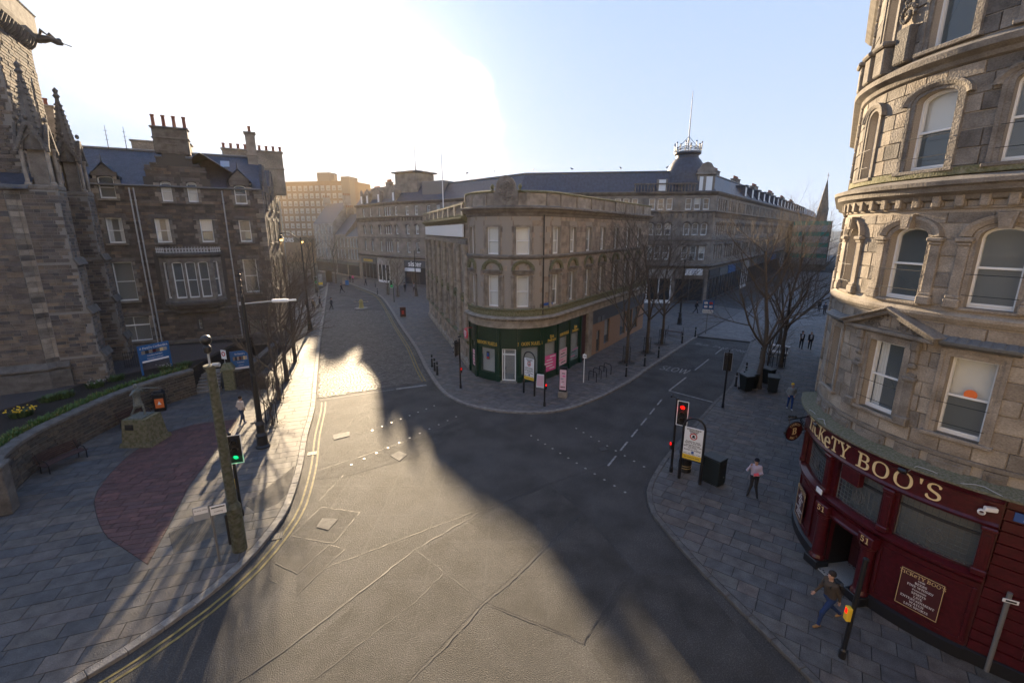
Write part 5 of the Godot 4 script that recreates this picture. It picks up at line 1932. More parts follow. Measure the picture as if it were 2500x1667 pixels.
		for x in [-0.55, 0.55]:
			for z in [-0.5, 0.5]:
				sh.lathe(Transform3D(Basis(), Vector3(x, 0.25, z)), [Vector2(0.16, 0), Vector2(0.16, 0.15), Vector2(0.1, 0.2), Vector2(0.1, 1.9), Vector2(0.17, 2.05), Vector2(0.17, 2.15)], 8)
		part(n, "shafts", sh, M.sandstone)
		var cb := MB.new()
		cb.bx(Vector3(0, 0.14, 0), Vector3(1.5, 0.28, 1.4), 0.05)
		cb.bx(Vector3(0, 1.2, -0.15), Vector3(0.7, 2.1, 0.8), 0.02)
		part(n, "niche", cb, M.sandstone_sooty)
		var gm := MB.new()
		for r in 4:
			var b := Basis(Vector3.UP, r * PI / 2)
			for sd in [-1.0, 1.0]:
				for i in 9:
					var a0 := i / 9.0
					gm.box(Transform3D(b, b * Vector3(sd * (0.66 * (1 - a0)), 2.2 + a0 * 1.5, 0.66)), Vector3(0.2, 0.24, 0.16), 0.03)
			gm.slab(Transform3D(b, b * Vector3(0, 0, 0.5)), pv([-0.66, 2.2, -0.4, 2.2, -0.34, 2.6, 0, 3.0, 0.34, 2.6, 0.4, 2.2, 0.66, 2.2, 0, 3.65]), 0.12)
			gm.ball(b * Vector3(0, 3.9, 0.62), Vector3(0.12, 0.16, 0.12), 6)
		part(n, "gablets", gm, M.sandstone_dark)
		var sp := MB.new()
		sp.lathe(Transform3D(Basis(), Vector3(0, 2.2, 0)), [Vector2(0.62, 0), Vector2(0.56, 0.9), Vector2(0.1, 4.0), Vector2(0.2, 4.15), Vector2(0.1, 4.3), Vector2(0.16, 4.5), Vector2(0.0, 4.7)], 8, false)
		for i in 10:
			for r in 4:
				var t := i / 10.0
				var rr := lerpf(0.56, 0.12, t)
				var a := TAU * r / 4 + PI / 4
				sp.ball(Vector3(cos(a) * rr, 3.1 + t * 3.0, sin(a) * rr), Vector3(0.1, 0.08, 0.1), 5)
		part(n, "spirelet", sp, M.sandstone_dark)
	part(root, "coursed_masonry", skin, M.stone_skin).set_meta("kind", "stuff")
	# corbel table, parapet, gargoyle
	for i in 13:
		var m := MB.new()
		m.tube([tw.at(7.3 + i * 0.42, 22.75, 0.02), tw.at(7.3 + i * 0.42, 22.95, 0.22), tw.at(7.3 + i * 0.42, 23.35, 0.38)], [0.13, 0.15, 0.17], 8)
		part(root, "corbel", m, M.sandstone_dark)
	var pm := MB.new()
	sweep(pm, tw, 0, tw.total(), [Vector2(0, 23.3), Vector2(0.5, 23.34), Vector2(0.55, 23.6), Vector2(0.42, 23.7), Vector2(0.42, 24.8), Vector2(0.5, 24.9), Vector2(0.1, 25.0)])
	part(root, "parapet", pm, M.sandstone_sooty)
	var gg := MB.new()
	var go := cframe(0.3, 23.5, 6.9)
	var gd := Vector3(0.9, -0.12, -0.3)
	gg.tube([go.origin, go.origin + gd * 0.5, go.origin + gd * 0.9 + Vector3(0, 0.1, 0), go.origin + gd * 1.3, go.origin + gd * 1.55 + Vector3(0, -0.06, 0)], [0.28, 0.26, 0.18, 0.2, 0.1], 8)
	for sd in [-1.0, 1.0]: gg.tube([go.origin + gd * 0.5 + Vector3(0, 0.1, sd * 0.2), go.origin + gd * 0.7 + Vector3(0, 0.45, sd * 0.3), go.origin + gd * 1.0 + Vector3(0, 0.25, sd * 0.25)], [0.08, 0.12, 0.03], 6)
	gg.ball(go.origin + gd * 1.38 + Vector3(0, 0.12, 0), Vector3(0.16, 0.14, 0.14), 8)
	var gn := part(root, "gargoyle", gg, M.sandstone_dark)
	var gp := MB.new()
	gp.pipe(go.origin + gd * 1.5, go.origin + gd * 2.05 + Vector3(0, -0.1, 0), 0.03, 6)
	part(gn, "spout", gp, M.lead)
	# rainwater pipe at the corner and statue-like relief
	var dp := MB.new()
	dp.pipe(V(cp(-0.9, -0.42).x, base, cp(-0.9, -0.42).y), V(cp(-0.9, -0.42).x, 2.7, cp(-0.9, -0.42).y), 0.06, 8)
	part(root, "downpipe", dp, M.grey_paint)


func terrace() -> void:
	var wl := pv([-21.1, 16.9, -22.2, 18.1, -23.1, 20.1, -23.45, 22.5, -23.65, 25.4, -23.35, 27.9, -22.45, 30.6])
	var line := smooth_line(wl, 0.5)
	var path := Path.new(line)
	var top := MB.new()
	var poly := PackedVector2Array(offset_line(line, 0.25))
	poly.append_array(pv([-23.1, 32.2, -24, 41, -34, 46, -46, 34, -48, 16, -30, 10]))
	flat(top, poly, 1.78, 1.8)
	var tr := structure("terrace", top, M.soil)
	var gr := MB.new()
	flat(gr, pv([-27.9, 15, -27.9, 21, -27.76, 23.1, -27.4, 25.0, -27.3, 27.6, -26.3, 29.4, -24.9, 31.5, -23.4, 33.5, -24.2, 38.5, -34, 36, -44, 32, -44, 14]), 1.86, 0.08)
	part(tr, "gravel_path", gr, M.gravel)
	var wt := thing("retaining_wall", "curved coursed stone retaining wall with coping below the planted bed", "wall")
	var body := MB.new()
	wall(body, path, 0, path.total(), 0, 1.8, [])
	part(wt, "wall_core", body, M.mortar_pale)
	var tones := []
	for c in [Color(0.169, 0.146, 0.120), Color(0.137, 0.122, 0.107), Color(0.208, 0.169, 0.130), Color(0.117, 0.108, 0.099)]: tones.append(c)
	var mats := []
	for i in 4: mats.append(mat("rubble_%d" % i, tones[i], 0.92, "grain", 0.9, "stone_bump", 1.6, "blotch", 0.4))
	courses(path, 0, path.total(), 0.0, 1.66, [], 0.2, 0.35, 0.8, 0.012, 0.0, stone_parts(wt, "wall_stone", path, 0.0, 0.03, mats))
	var x := 0.0
	while x < path.total() - 0.1:
		var l := minf(1.0, path.total() - x)
		var m := MB.new()
		sweep(m, path, x + 0.005, x + l - 0.005, [Vector2(-0.4, 1.66), Vector2(0.08, 1.66), Vector2(0.08, 1.8), Vector2(0.0, 1.86), Vector2(-0.4, 1.87)])
		part(wt, "coping_stone", m, M.sandstone_dark)
		x += l
	var pr := MB.new()
	pr.bx(V(-20.95, 1.0, 16.6), Vector3(0.7, 2.0, 0.7), 0.04, 0.5)
	pr.bx(V(-20.95, 2.08, 16.6), Vector3(0.86, 0.18, 0.86), 0.05, 0.5)
	part(wt, "end_pier", pr, M.sandstone_dark)
	# steps up to the close
	var stn := thing("stone_steps", "worn stone steps rising beside the retaining wall to the close", "steps")
	for i in 6:
		var m := MB.new()
		var c := Vector2(-21.85, 30.95) + Vector2(-0.475, 0.88) * (0.34 * i + 0.6)
		m.box(Transform3D(Basis(Vector3(0.88, 0, -0.475), Vector3.UP, Vector3(0.475, 0, 0.88)), V(c.x, 0.155 * (i + 1) - 0.3, c.y)), Vector3(1.5, 0.6, 1.2), 0.02)
		part(stn, "step", m, M.sandstone_sooty)
	var gp := thing("gate_pier", "mossy stone gate pier beside the steps", "pier")
	var gm := MB.new()
	gm.bx(V(-20.7, 0.7, 31.7), Vector3(0.7, 1.5, 0.7), 0.04, 0.45)
	gm.lathe(Transform3D(Basis(Vector3.UP, 0.45 + PI / 4), V(-20.7, 1.45, 31.7)), [Vector2(0.62, 0), Vector2(0.62, 0.12), Vector2(0.36, 0.5), Vector2(0, 0.55)], 4, false)
	part(gp, "shaft", gm, M.sandstone_moss)
	var ns := thing("no_parking_sign", "small square white sign with red ring on the gate pier", "sign")
	var nm := MB.new()
	nm.bx(V(-20.75, 2.65, 31.55), Vector3(0.46, 0.66, 0.03), 0.005, -0.3)
	part(ns, "plate", nm, M.print_white)
	var nr := MB.new()
	nr.lathe(Transform3D(Basis(Vector3.UP, -0.3) * Basis(Vector3.RIGHT, PI / 2), V(-20.745, 2.7, 31.53)), [Vector2(0.1, 0), Vector2(0.17, 0), Vector2(0.17, 0.012), Vector2(0.1, 0.012)], 18, false)
	part(ns, "red_ring", nr, M.red_paint)
	var np := MB.new()
	np.pipe(V(-20.77, 1.5, 31.6), V(-20.77, 2.9, 31.6), 0.025, 6)
	part(ns, "post", np, M.grey_paint)
	var lw := thing("boundary_wall", "low rubble wall running from the gate pier to the tenement", "wall")
	var lp := Path.new([Vector2(-20.5, 32.0), Vector2(-20.2, 33.6), Vector2(-22.0, 41.6)])
	var lb := MB.new()
	wall(lb, lp, 0, lp.total(), 0, 1.1, [])
	wall(lb, lp, 0, lp.total(), 0, 1.1, [], -0.35)
	sweep(lb, lp, 0, lp.total(), [Vector2(-0.42, 1.08), Vector2(0.07, 1.08), Vector2(0.07, 1.2), Vector2(-0.18, 1.26), Vector2(-0.42, 1.2)])
	part(lw, "wall_core", lb, M.sandstone_dark)
	courses(lp, 0, lp.total(), 0, 1.05, [], 0.22, 0.3, 0.7, 0.008, 0.0, stone_parts(lw, "wall_stone", lp, 0.0, 0.03, mats))
	# notice boards
	notice_board("notice_board", "large blue cathedral notice board on two posts in the planted bed", V(-24.95, 1.8, 29.34), V(-24.2, 1.8, 31.0), 0.8, 2.0, ["St Paul's Cathedral", "Sunday Service", "Everyone is welcome"])
	notice_board("notice_board", "blue notice board behind the bare shrubs at the low wall", V(-20.75, 0.0, 32.3), V(-19.75, 0.0, 32.9), 1.25, 2.65, ["St Paul's", "Cathedral", "Services"])
	# iron gate in the path
	var ig := thing("iron_gate", "black iron railing gate across the gravel path", "gate")
	var im := MB.new()
	for i in 10:
		var q := V(-27.4, 1.86, 30.86).lerp(V(-26.5, 1.86, 31.5), i / 9.0)
		im.pipe(q, q + Vector3(0, 1.15, 0), 0.014, 5)
	for yy in [2.0, 2.9]: im.pipe(V(-27.4, yy, 30.86), V(-26.5, yy, 31.5), 0.02, 5)
	part(ig, "bars", im, M.black_iron)
	plants(line)


func notice_board(called: String, label: String, a: Vector3, b: Vector3, lo: float, hi: float, txt: Array) -> void:
	var n := thing(called, label, "sign", Vector3.ZERO, 0.0)
	var d := (b - a)
	d.y = 0
	var l := d.length()
	d = d.normalized()
	for p in [a, b]:
		var m := MB.new()
		m.box(Transform3D(Basis(d, Vector3.UP, d.cross(Vector3.UP)), p + Vector3(0, hi / 2, 0)), Vector3(0.1, hi, 0.1), 0.01)
		part(n, "post", m, M.sign_blue)
	var f := Transform3D(Basis(d, Vector3.UP, d.cross(Vector3.UP)), (a + b) / 2 + Vector3(0, (lo + hi) / 2, 0))
	var m := MB.new()
	m.box(f, Vector3(l - 0.1, hi - lo, 0.06), 0.01)
	var bd := part(n, "board", m, M.sign_blue)
	var ph := hi - lo
	var st := MB.new()
	st.box(f * Transform3D(Basis(), Vector3(0, -ph * 0.43, 0.032)), Vector3(l - 0.18, ph * 0.1, 0.006))
	part(bd, "white_strip", st, M.print_white)
	for i in 7:
		var pm := MB.new()
		pm.box(f * Transform3D(Basis(), Vector3((i - 3) * (l - 0.24) / 7.0, ph * 0.1, 0.032)), Vector3((l - 0.3) / 7.0, ph * 0.2, 0.006))
		part(bd, "photo", pm, [M.sandstone, M.print_black, M.render_cream, M.maroon, M.sandstone_dark, M.gold, M.render_white][i])
	for i in 3: letters(bd, "lettering", txt[i], [0.15, 0.09, 0.07][i] * minf(1.0, l / 1.5), f * Transform3D(Basis(), Vector3(0, ph * [0.34, -0.12, -0.28][i], 0.032)), M.print_white, "Droid Serif", 0.004)


func leafy(mb: MB, p: Vector3, n: int, r: float, h: float, c: Color, w := 0.02) -> void:
	for i in n:
		var a := rng.randf() * TAU
		var d := Vector3(cos(a), 0, sin(a))
		var o := p + d * r * sqrt(rng.randf())
		var tip := o + d * rng.randf_range(0.02, 0.6) * h + Vector3(0, h * rng.randf_range(0.5, 1.1), 0)
		var sdv := Vector3(-d.z, 0, d.x) * w
		mb.col = c * rng.randf_range(0.6, 1.4)
		var mid := o.lerp(tip, 0.55) + Vector3(0, h * 0.12, 0)
		mb.tri(o - sdv * 0.6, o + sdv * 0.6, mid + sdv)
		mb.tri(o - sdv * 0.6, mid + sdv, mid - sdv)
		mb.tri(mid - sdv, mid + sdv, tip)


func plants(line: Array) -> void:
	var mb := MB.new()
	for i in 900:
		var f := rng.randf()
		var q: Vector2 = line[int(f * (line.size() - 1))].lerp(line[mini(int(f * (line.size() - 1)) + 1, line.size() - 1)], rng.randf())
		var off := rng.randf_range(0.42, 0.95)
		var t: Vector2 = (line[mini(int(f * (line.size() - 1)) + 1, line.size() - 1)] - line[int(f * (line.size() - 1))]).normalized()
		var p: Vector2 = q + Vector2(-t.y, t.x) * off
		leafy(mb, V(p.x, 1.78, p.y), rng.randi_range(3, 8), 0.07, rng.randf_range(0.16, 0.34), Color(0.07, 0.13, 0.035) if rng.randf() < 0.8 else Color(0.16, 0.17, 0.05), 0.022)
	var o := mi("grass", mb.mesh(), M.leaf, self)
	tag(o, "strip of fresh green bulb leaves along the top of the retaining wall", "grass", "", "stuff")
	var rows := [[-25.9, 22.4, "daffodil_clump", "clump of yellow daffodils in the bed above the bench", 1], [-26.6, 24.6, "garden_shrub", "low grassy shrub in the bed beside the gravel path", 0], [-26.3, 25.2, "garden_shrub", "spreading low shrub in the middle of the planted bed", 0], [-26.1, 27.0, "garden_shrub", "low white flowered plant near the cathedral buttress", 2], [-25.9, 28.3, "garden_shrub", "rounded green shrub between path and notice board", 0], [-24.3, 30.6, "garden_shrub", "leafy shrub growing around the notice board post", 2], [-23.6, 31.4, "garden_shrub", "green shrub beside the top of the steps", 0]]
	for r in rows:
		var t := thing(r[2], r[3], "plant", V(r[0], 1.8, r[1]))
		var m := MB.new()
		leafy(m, Vector3.ZERO, 220, 0.45, 0.36, Color(0.055, 0.09, 0.03), 0.02)
		part(t, "leaves", m, M.leaf)
		if r[4] > 0:
			var fl := MB.new()
			fl.col = Color(0.75, 0.5, 0.03) if r[4] == 1 else Color(0.3, 0.29, 0.28)
			for i in (34 if r[4] == 1 else 12):
				var a := rng.randf() * TAU
				var d := sqrt(rng.randf()) * 0.6
				var p := Vector3(cos(a) * d, rng.randf_range(0.28, 0.42), sin(a) * d)
				fl.lathe(Transform3D(Basis.from_euler(Vector3(rng.randf_range(-1, 1), 0, rng.randf_range(-1, 1))), p), [Vector2(0.015, 0), Vector2(0.05, 0.02), Vector2(0.02, 0.03), Vector2(0.028, 0.06)], 6, false)
			part(t, "flowers", fl, M.leaf)
	# leafless hedge between the steps and the tree
	var hd := thing("bare_hedge", "brown leafless hedge in front of the blue notice board", "hedge")
	var hm := MB.new()
	for i in 420:
		var b := V(rng.randf_range(-20.0, -17.9), 0.02, rng.randf_range(31.3, 33.2))
		var tip := b + Vector3(rng.randf_range(-0.4, 0.4), rng.randf_range(0.4, 1.1), rng.randf_range(-0.4, 0.4))
		hm.tube([b, b.lerp(tip, 0.5) + Vector3(rng.randf_range(-0.1, 0.1), 0.05, rng.randf_range(-0.1, 0.1)), tip], [0.012, 0.009, 0.004], 3, false)
	part(hd, "twigs", hm, M.bark)


# ---- the long domed block that closes the junction
func long_path() -> Path:
	var c := Vector2(30.8, 71.8)
	var d := Vector2(0.605, 0.796)
	return Path.new([Vector2(-37, 112), Vector2(-24, 97.3), Vector2(-13.8, 91), Vector2(0.9, 75.5), c, c + d * 62.0, c + d * 62.0 + Vector2(0.6, 0.8) * 140.0])


func long_block() -> void:
	var path := long_path()
	var S: Array = path.s
	var L := path.total()
	var c: float = S[4]
	var root := thing("domed_block", "long four storey Victorian stone block with slate dome and iron crown", "building")
	var ops := []
	var st := []
	var rows := [[14.38, 16.1, 0.0], [10.6, 12.45, 0.35], [6.85, 9.0, 0.0]]
	var put := func(s: float, w: float):
		for i in 3: ops.append(op(s, w, rows[i][0], rows[i][1], rows[i][2] * minf(1.0, w)))
	for s in [4.1, 7.7, 12.1, 14.9, 15.95, 17.0, 19.6, 22.8, 25.3, 28.6, 31.0]: put.call(s, 0.95)
	for s in [c - 9.3, c - 8.0, c - 6.7, c - 3.9, c - 2.6, c - 1.3, c - 14.5, c - 13.2, c - 11.9]: put.call(s, 0.95)
	var s := c + 2.0
	var k := 0
	while s < c + 150.0:
		put.call(s, 0.95)
		s += 1.5 if k % 4 < 3 else 2.6
		k += 1
	var w := MB.new()
	wall(w, path, 0, L, 0, 17.0, ops, 0.0, 0.3)
	var e0 := path.plan(0)
	var e1 := path.plan(L)
	w.quad(V(e1.x, 0, e1.y), V(e1.x - 14, 0, e1.y + 9), V(e1.x - 14, 19, e1.y + 9), V(e1.x, 17, e1.y))
	w.quad(V(e0.x + 12, 0, e0.y + 11), V(e0.x, 0, e0.y), V(e0.x, 17, e0.y), V(e0.x + 12, 17, e0.y + 11))
	part(root, "wall", w, M.block_stone)
	var iw := MB.new()
	wall(iw, path, 1.5, L - 1.5, 0, 16.9, [], -1.6)
	part(root, "inner_wall", iw, M.room_wall)
	for q in [["cornice", [[0, 16.5], [0.1, 16.55], [0.4, 16.8], [0.45, 16.95], [0.5, 17.02], [0, 17.1]]], ["string_course", [[0, 13.95], [0.12, 14.0], [0.3, 14.1], [0.3, 14.2], [0, 14.3]]], ["string_course", [[0, 9.7], [0.1, 9.74], [0.12, 9.95], [0, 10.0]]], ["shop_cornice", [[0, 5.6], [0.2, 5.7], [0.5, 5.9], [0.5, 6.05], [0, 6.2]]]]:
		var m := MB.new()
		var pr := []
		for e in q[1]: pr.append(Vector2(e[0], e[1]))
		sweep(m, path, 0, L, pr)
		part(root, q[0], m, M.block_dark)
	# brackets below the upper string, piers between bays
	var br := MB.new()
	var x := 0.5
	while x < L - 0.3:
		br.box(path.frame(x, 13.6, 0.12), Vector3(0.22, 0.7, 0.24))
		x += 0.75
	part(root, "bracket_row", br, M.block_dark).set_meta("kind", "stuff")
	for i in ops.size():
		var o: Dictionary = ops[i]
		var far: bool = o.a > c + 70.0
		var fw := window(root, path, o, 0.2, "sash", "" if i % 5 else "half", 0.0, 0.11)
		if far: continue
		if o.rise > 0:
			var hm := MB.new()
			ring_arc(hm, 0.52, 0.72, 0.42, 0.62, 1.5, 0.16)
			part(root, "arch_moulding", hm, M.block_dark).transform = path.frame((o.a + o.b) / 2, o.lo, 0.0)
		elif o.hi < 9.5:
			var pm := MB.new()
			pm.slab(path.frame((o.a + o.b) / 2, 9.12, 0.0), pv([-0.75, 0.0, 0.75, 0.0, 0.75, 0.1, 0, 0.5, -0.75, 0.1]), 0.2)
			part(root, "pediment", pm, M.block_dark)
	# ground-floor shops
	var shops := [[1.5, 9.3, "grey_dark", "NATIONWIDE", "sign_gold"], [10.0, 15.6, "render_white", "", ""], [21.4, 27.6, "grey_dark", "sister", "print_white"]]
	x = 28.5
	while x < L - 8.0:
		var l := 6.2 if x < c + 30 else 9.0
		if x < c and x + l > c: l = c - x
		shops.append([x, x + l - 0.5, ["grey_dark", "lead", "sign_blue", "grey_dark", "render_white", "block_dark"][shops.size() % 6], "", ""])
		x += l
	for q in shops:
		var f0: float = q[0]
		var f1: float = q[1]
		var m := MB.new()
		sweep(m, path, f0, f1, [Vector2(0.0, 3.9), Vector2(0.28, 3.95), Vector2(0.22, 5.3), Vector2(0.0, 5.35)])
		var fa := part(root, "shop_fascia", m, M[q[2]])
		if q[3]: letters(fa, "lettering", q[3], 0.95 if q[3] == "sister" else 0.55, path.frame((f0 + f1) / 2, 4.6, 0.3, 1.0), M[q[4]], "Droid Sans", 0.06, 700)
		var g := MB.new()
		sweep(g, path, f0 + 0.2, f1 - 0.2, [Vector2(0.03, 0.5), Vector2(0.05, 0.5), Vector2(0.05, 3.9), Vector2(0.03, 3.9)])
		part(root, "shop_window", g, M.shop_glass)
		var fr := MB.new()
		var nx := maxi(2, int((f1 - f0) / 1.6))
		for i in nx + 1: fr.box(path.frame(lerpf(f0 + 0.1, f1 - 0.1, float(i) / nx), 1.95, 0.06), Vector3(0.14, 3.9, 0.14))
		sweep(fr, path, f0, f1, [Vector2(0.0, 0.0), Vector2(0.14, 0.0), Vector2(0.14, 0.5), Vector2(0.0, 0.5)])
		part(root, "shop_frame", fr, M.grey_dark if q[2] != "render_white" else M.white_paint)
	# glowing sign strips of the two lit shops
	var ls := MB.new()
	ls.box(path.frame(23.9, 3.45, 0.34, 1.0), Vector3(4.4, 0.7, 0.1))
	part(root, "display_board", ls, M.print_white)
	var cs := MB.new()
	cs.box(path.frame(c - 2.3, 5.0, 0.4, 0.5), Vector3(2.6, 1.0, 0.1))
	var csn := part(root, "hanging_banner", cs, M.print_white)
	for i in 3: letters(csn, "lettering", ["TO LET", "RETAIL", "UNIT"][i], 0.2, path.frame(c - 2.3, 5.3 - i * 0.3, 0.46, 0.5), M.blue_paint, "Droid Sans", 0.01)
	var mans := MB.new()
	# mansard roof with lead roll, following the path
	for i in path.p.size() - 1:
		for q in [[0.0, 17.0, -2.6, 20.2], [-2.6, 20.2, -9.0, 20.4]]:
			mans.quad(path.at(S[i], q[1], q[0]), path.at(S[i + 1], q[1], q[0]), path.at(S[i + 1], q[3], q[2]), path.at(S[i], q[3], q[2]))
	part(root, "roof", mans, M.slate)
	var rl := MB.new()
	for i in path.p.size() - 1: rl.tube([path.at(S[i], 20.25, -2.6), path.at(S[i + 1], 20.25, -2.6)], [0.16, 0.16], 6)
	part(root, "roof_roll", rl, M.lead)
	# box dormers along the street roof, chimney stacks between
	for i in 17:
		var ds := c + 22.0 + i * 6.6
		var m := MB.new()
		m.box(path.frame(ds, 18.4, -1.5), Vector3(1.5, 1.9, 2.4), 0.02)
		m.box(path.frame(ds, 19.45, -1.4), Vector3(1.8, 0.2, 2.8), 0.02)
		var dn := part(root, "dormer", m, M.slate)
		var fm := MB.new()
		fm.box(path.frame(ds, 18.35, -0.28), Vector3(1.15, 1.5, 0.06))
		part(dn, "dormer_window", fm, M.white_paint)
	for q in [[c + 15.5, 2.6, 5], [c + 32, 3.6, 7], [c + 52, 4.5, 8], [c + 76, 6, 9], [c + 100, 6, 9], [c + 124, 7, 9], [24.0, 0.1, 0]]:
		if q[2] > 0: chimney(root, path.frame(q[0], 18.0, -4.5), Vector3(q[1], 3.6, 1.1), q[2], M.block_dark, 0.7)
	for q in [[8.6, 17.0, 2.6, 3.2, 5], [14.6, 17.2, 1.8, 4.0, 4]]: chimney(root, path.frame(q[0], q[1], -1.6), Vector3(q[2], q[3], 0.9), q[4], M.block_stone, 0.7)
	# attic dormers and tower of the hotel wing
	for ds in [3.6, 6.6, 12.2, 19.0]:
		var m := MB.new()
		m.box(path.frame(ds, 18.2, -0.7), Vector3(1.5, 2.4, 1.4), 0.03)
		m.slab(path.frame(ds, 19.4, -0.2), pv([-0.85, 0, 0.85, 0, 0, 0.9]), 0.24)
		var dn := part(root, "stone_dormer", m, M.block_stone)
		var fm := MB.new()
		fm.box(path.frame(ds, 18.1, 0.02), Vector3(0.7, 1.6, 0.05))
		part(dn, "dormer_window", fm, M.white_paint)
	var ab := MB.new()
	ab.box(path.frame(12.2, 18.7, -2.6, 2.0), Vector3(10.6, 3.5, 3.6), 0.05)
	part(root, "attic_storey", ab, M.block_stone)
	var tf := path.frame(21.1, 17.0, -4.5)
	var tm := MB.new()
	tm.box(tf * Transform3D(Basis(), Vector3(0, 1.8, 0)), Vector3(7.0, 3.6, 6.0), 0.05)
	tm.box(tf * Transform3D(Basis(), Vector3(0, 4.6, 0)), Vector3(6.4, 2.4, 5.4), 0.3)
	tm.box(tf * Transform3D(Basis(), Vector3(0, 5.9, 0)), Vector3(7.2, 0.3, 6.2), 0.06)
	var tn := part(root, "roof_tower", tm, M.block_stone)
	var mp := MB.new()
	mp.tube([tf * Vector3(0.4, 6.0, 0), tf * Vector3(0.4, 16.5, 0)], [0.09, 0.04], 6)
	for i in 4: mp.pipe(tf * Vector3(-2.4 + i * 1.5, 6.0, 0), tf * Vector3(-2.4 + i * 1.5, 7.2, 0), 0.04, 5)
	part(tn, "flagpole", mp, M.grey_paint)
	var pb := MB.new()
	pb.box(path.frame(29.0, 19.4, -2.5), Vector3(5.5, 2.6, 3.0), 0.05)
	part(root, "plant_room", pb, M.lead)
	# the dome on the corner, its stone dormer, balustrade and iron crown
	var df := path.frame(c - 3.9, 17.0, -3.4)
	var dm := MB.new()
	dm.lathe(df, [Vector2(3.5, 0), Vector2(3.45, 1.5), Vector2(3.3, 1.8), Vector2(3.22, 2.2), Vector2(3.08, 2.9), Vector2(2.82, 3.6), Vector2(2.46, 4.3), Vector2(2.0, 4.95), Vector2(1.7, 5.25), Vector2(1.65, 5.6), Vector2(2.0, 5.85), Vector2(2.0, 6.1), Vector2(0, 6.3)], 28)
	var dome := part(root, "dome", dm, M.slate)
	var cm := MB.new()
	for i in 16:
		var a := TAU * i / 16
		var b := TAU * (i + 1) / 16
		var p := df * Vector3(cos(a) * 2.0, 6.3, sin(a) * 2.0)
		var q := df * Vector3(cos(b) * 2.0, 6.3, sin(b) * 2.0)
		cm.pipe(p, p + Vector3(0, 1.1 if i % 2 else 0.75, 0), 0.06, 5)
		cm.ball(p + Vector3(0, 1.15 if i % 2 else 0.8, 0), Vector3.ONE * 0.14, 6)
		cm.pipe(p + Vector3(0, 0.15, 0), q + Vector3(0, 0.55, 0), 0.05, 4)
		cm.pipe(p + Vector3(0, 0.55, 0), q + Vector3(0, 0.15, 0), 0.05, 4)
		cm.pipe(p + Vector3(0, 0.1, 0), q + Vector3(0, 0.1, 0), 0.06, 4)
		if i % 4 == 0: cm.pipe(p, df * Vector3(0, 8.4, 0), 0.05, 4)
	cm.tube([df * Vector3(0, 6.3, 0), df * Vector3(0, 14.8, 0)], [0.1, 0.04], 6)
	part(dome, "iron_crown", cm, M.crown_iron)
	var sd := MB.new()
	var sf := path.frame(c - 1.6, 17.0, -0.4)
	sd.box(sf * Transform3D(Basis(), Vector3(0, 1.2, -0.6)), Vector3(2.6, 2.5, 1.6), 0.05)
	sd.box(sf * Transform3D(Basis(), Vector3(0, 2.6, -0.5)), Vector3(3.0, 0.3, 1.9), 0.06)
	sd.slab(sf * Transform3D(Basis(), Vector3(0, 2.7, -0.3)), pv([-1.3, 0, 1.3, 0, 1.3, 0.5, 0.9, 0.9, 0.6, 1.4, 0, 1.6, -0.6, 1.4, -0.9, 0.9, -1.3, 0.5]), 0.4)
	var sdn := part(root, "stone_dormer", sd, M.block_stone)
	for xx in [-0.7, 0.45]:
		var wm := MB.new()
		wm.box(sf * Transform3D(Basis(), Vector3(xx, 1.2, 0.23)), Vector3(0.9 if xx > 0 else 0.5, 2.0, 0.05))
		part(sdn, "dormer_window", wm, M.white_paint)
	var arch := MB.new()
	arch.box(path.frame(c - 8.0, 18.0, -0.3), Vector3(1.6, 1.8, 0.6), 0.05)
	ring_arc(arch, 0.0, 0.8, 0.0, 0.8, 18.9, 0.0)
	var ard := part(root, "stone_dormer", arch, M.block_stone)
	var aw := MB.new()
	aw.box(path.frame(c - 8.0, 18.0, 0.02), Vector3(1.0, 1.6, 0.05))
	part(ard, "dormer_window", aw, M.white_paint)
	for i in 26:
		var xs := c - 12.0 + i * 0.46
		if absf(xs - (c - 8.0)) < 1.0 or xs > c - 3.2: continue
		var m := MB.new()
		m.lathe(path.frame(xs, 17.05, 0.0), [Vector2(0.1, 0), Vector2(0.14, 0.3), Vector2(0.07, 0.7), Vector2(0.12, 1.1)], 6)
		part(root, "baluster", m, M.block_dark)
	var bt := MB.new()
	sweep(bt, path, c - 12.2, c - 2.9, [Vector2(-0.15, 18.1), Vector2(0.2, 18.12), Vector2(0.2, 18.3), Vector2(-0.15, 18.32)])
	part(root, "balustrade_rail", bt, M.block_dark)


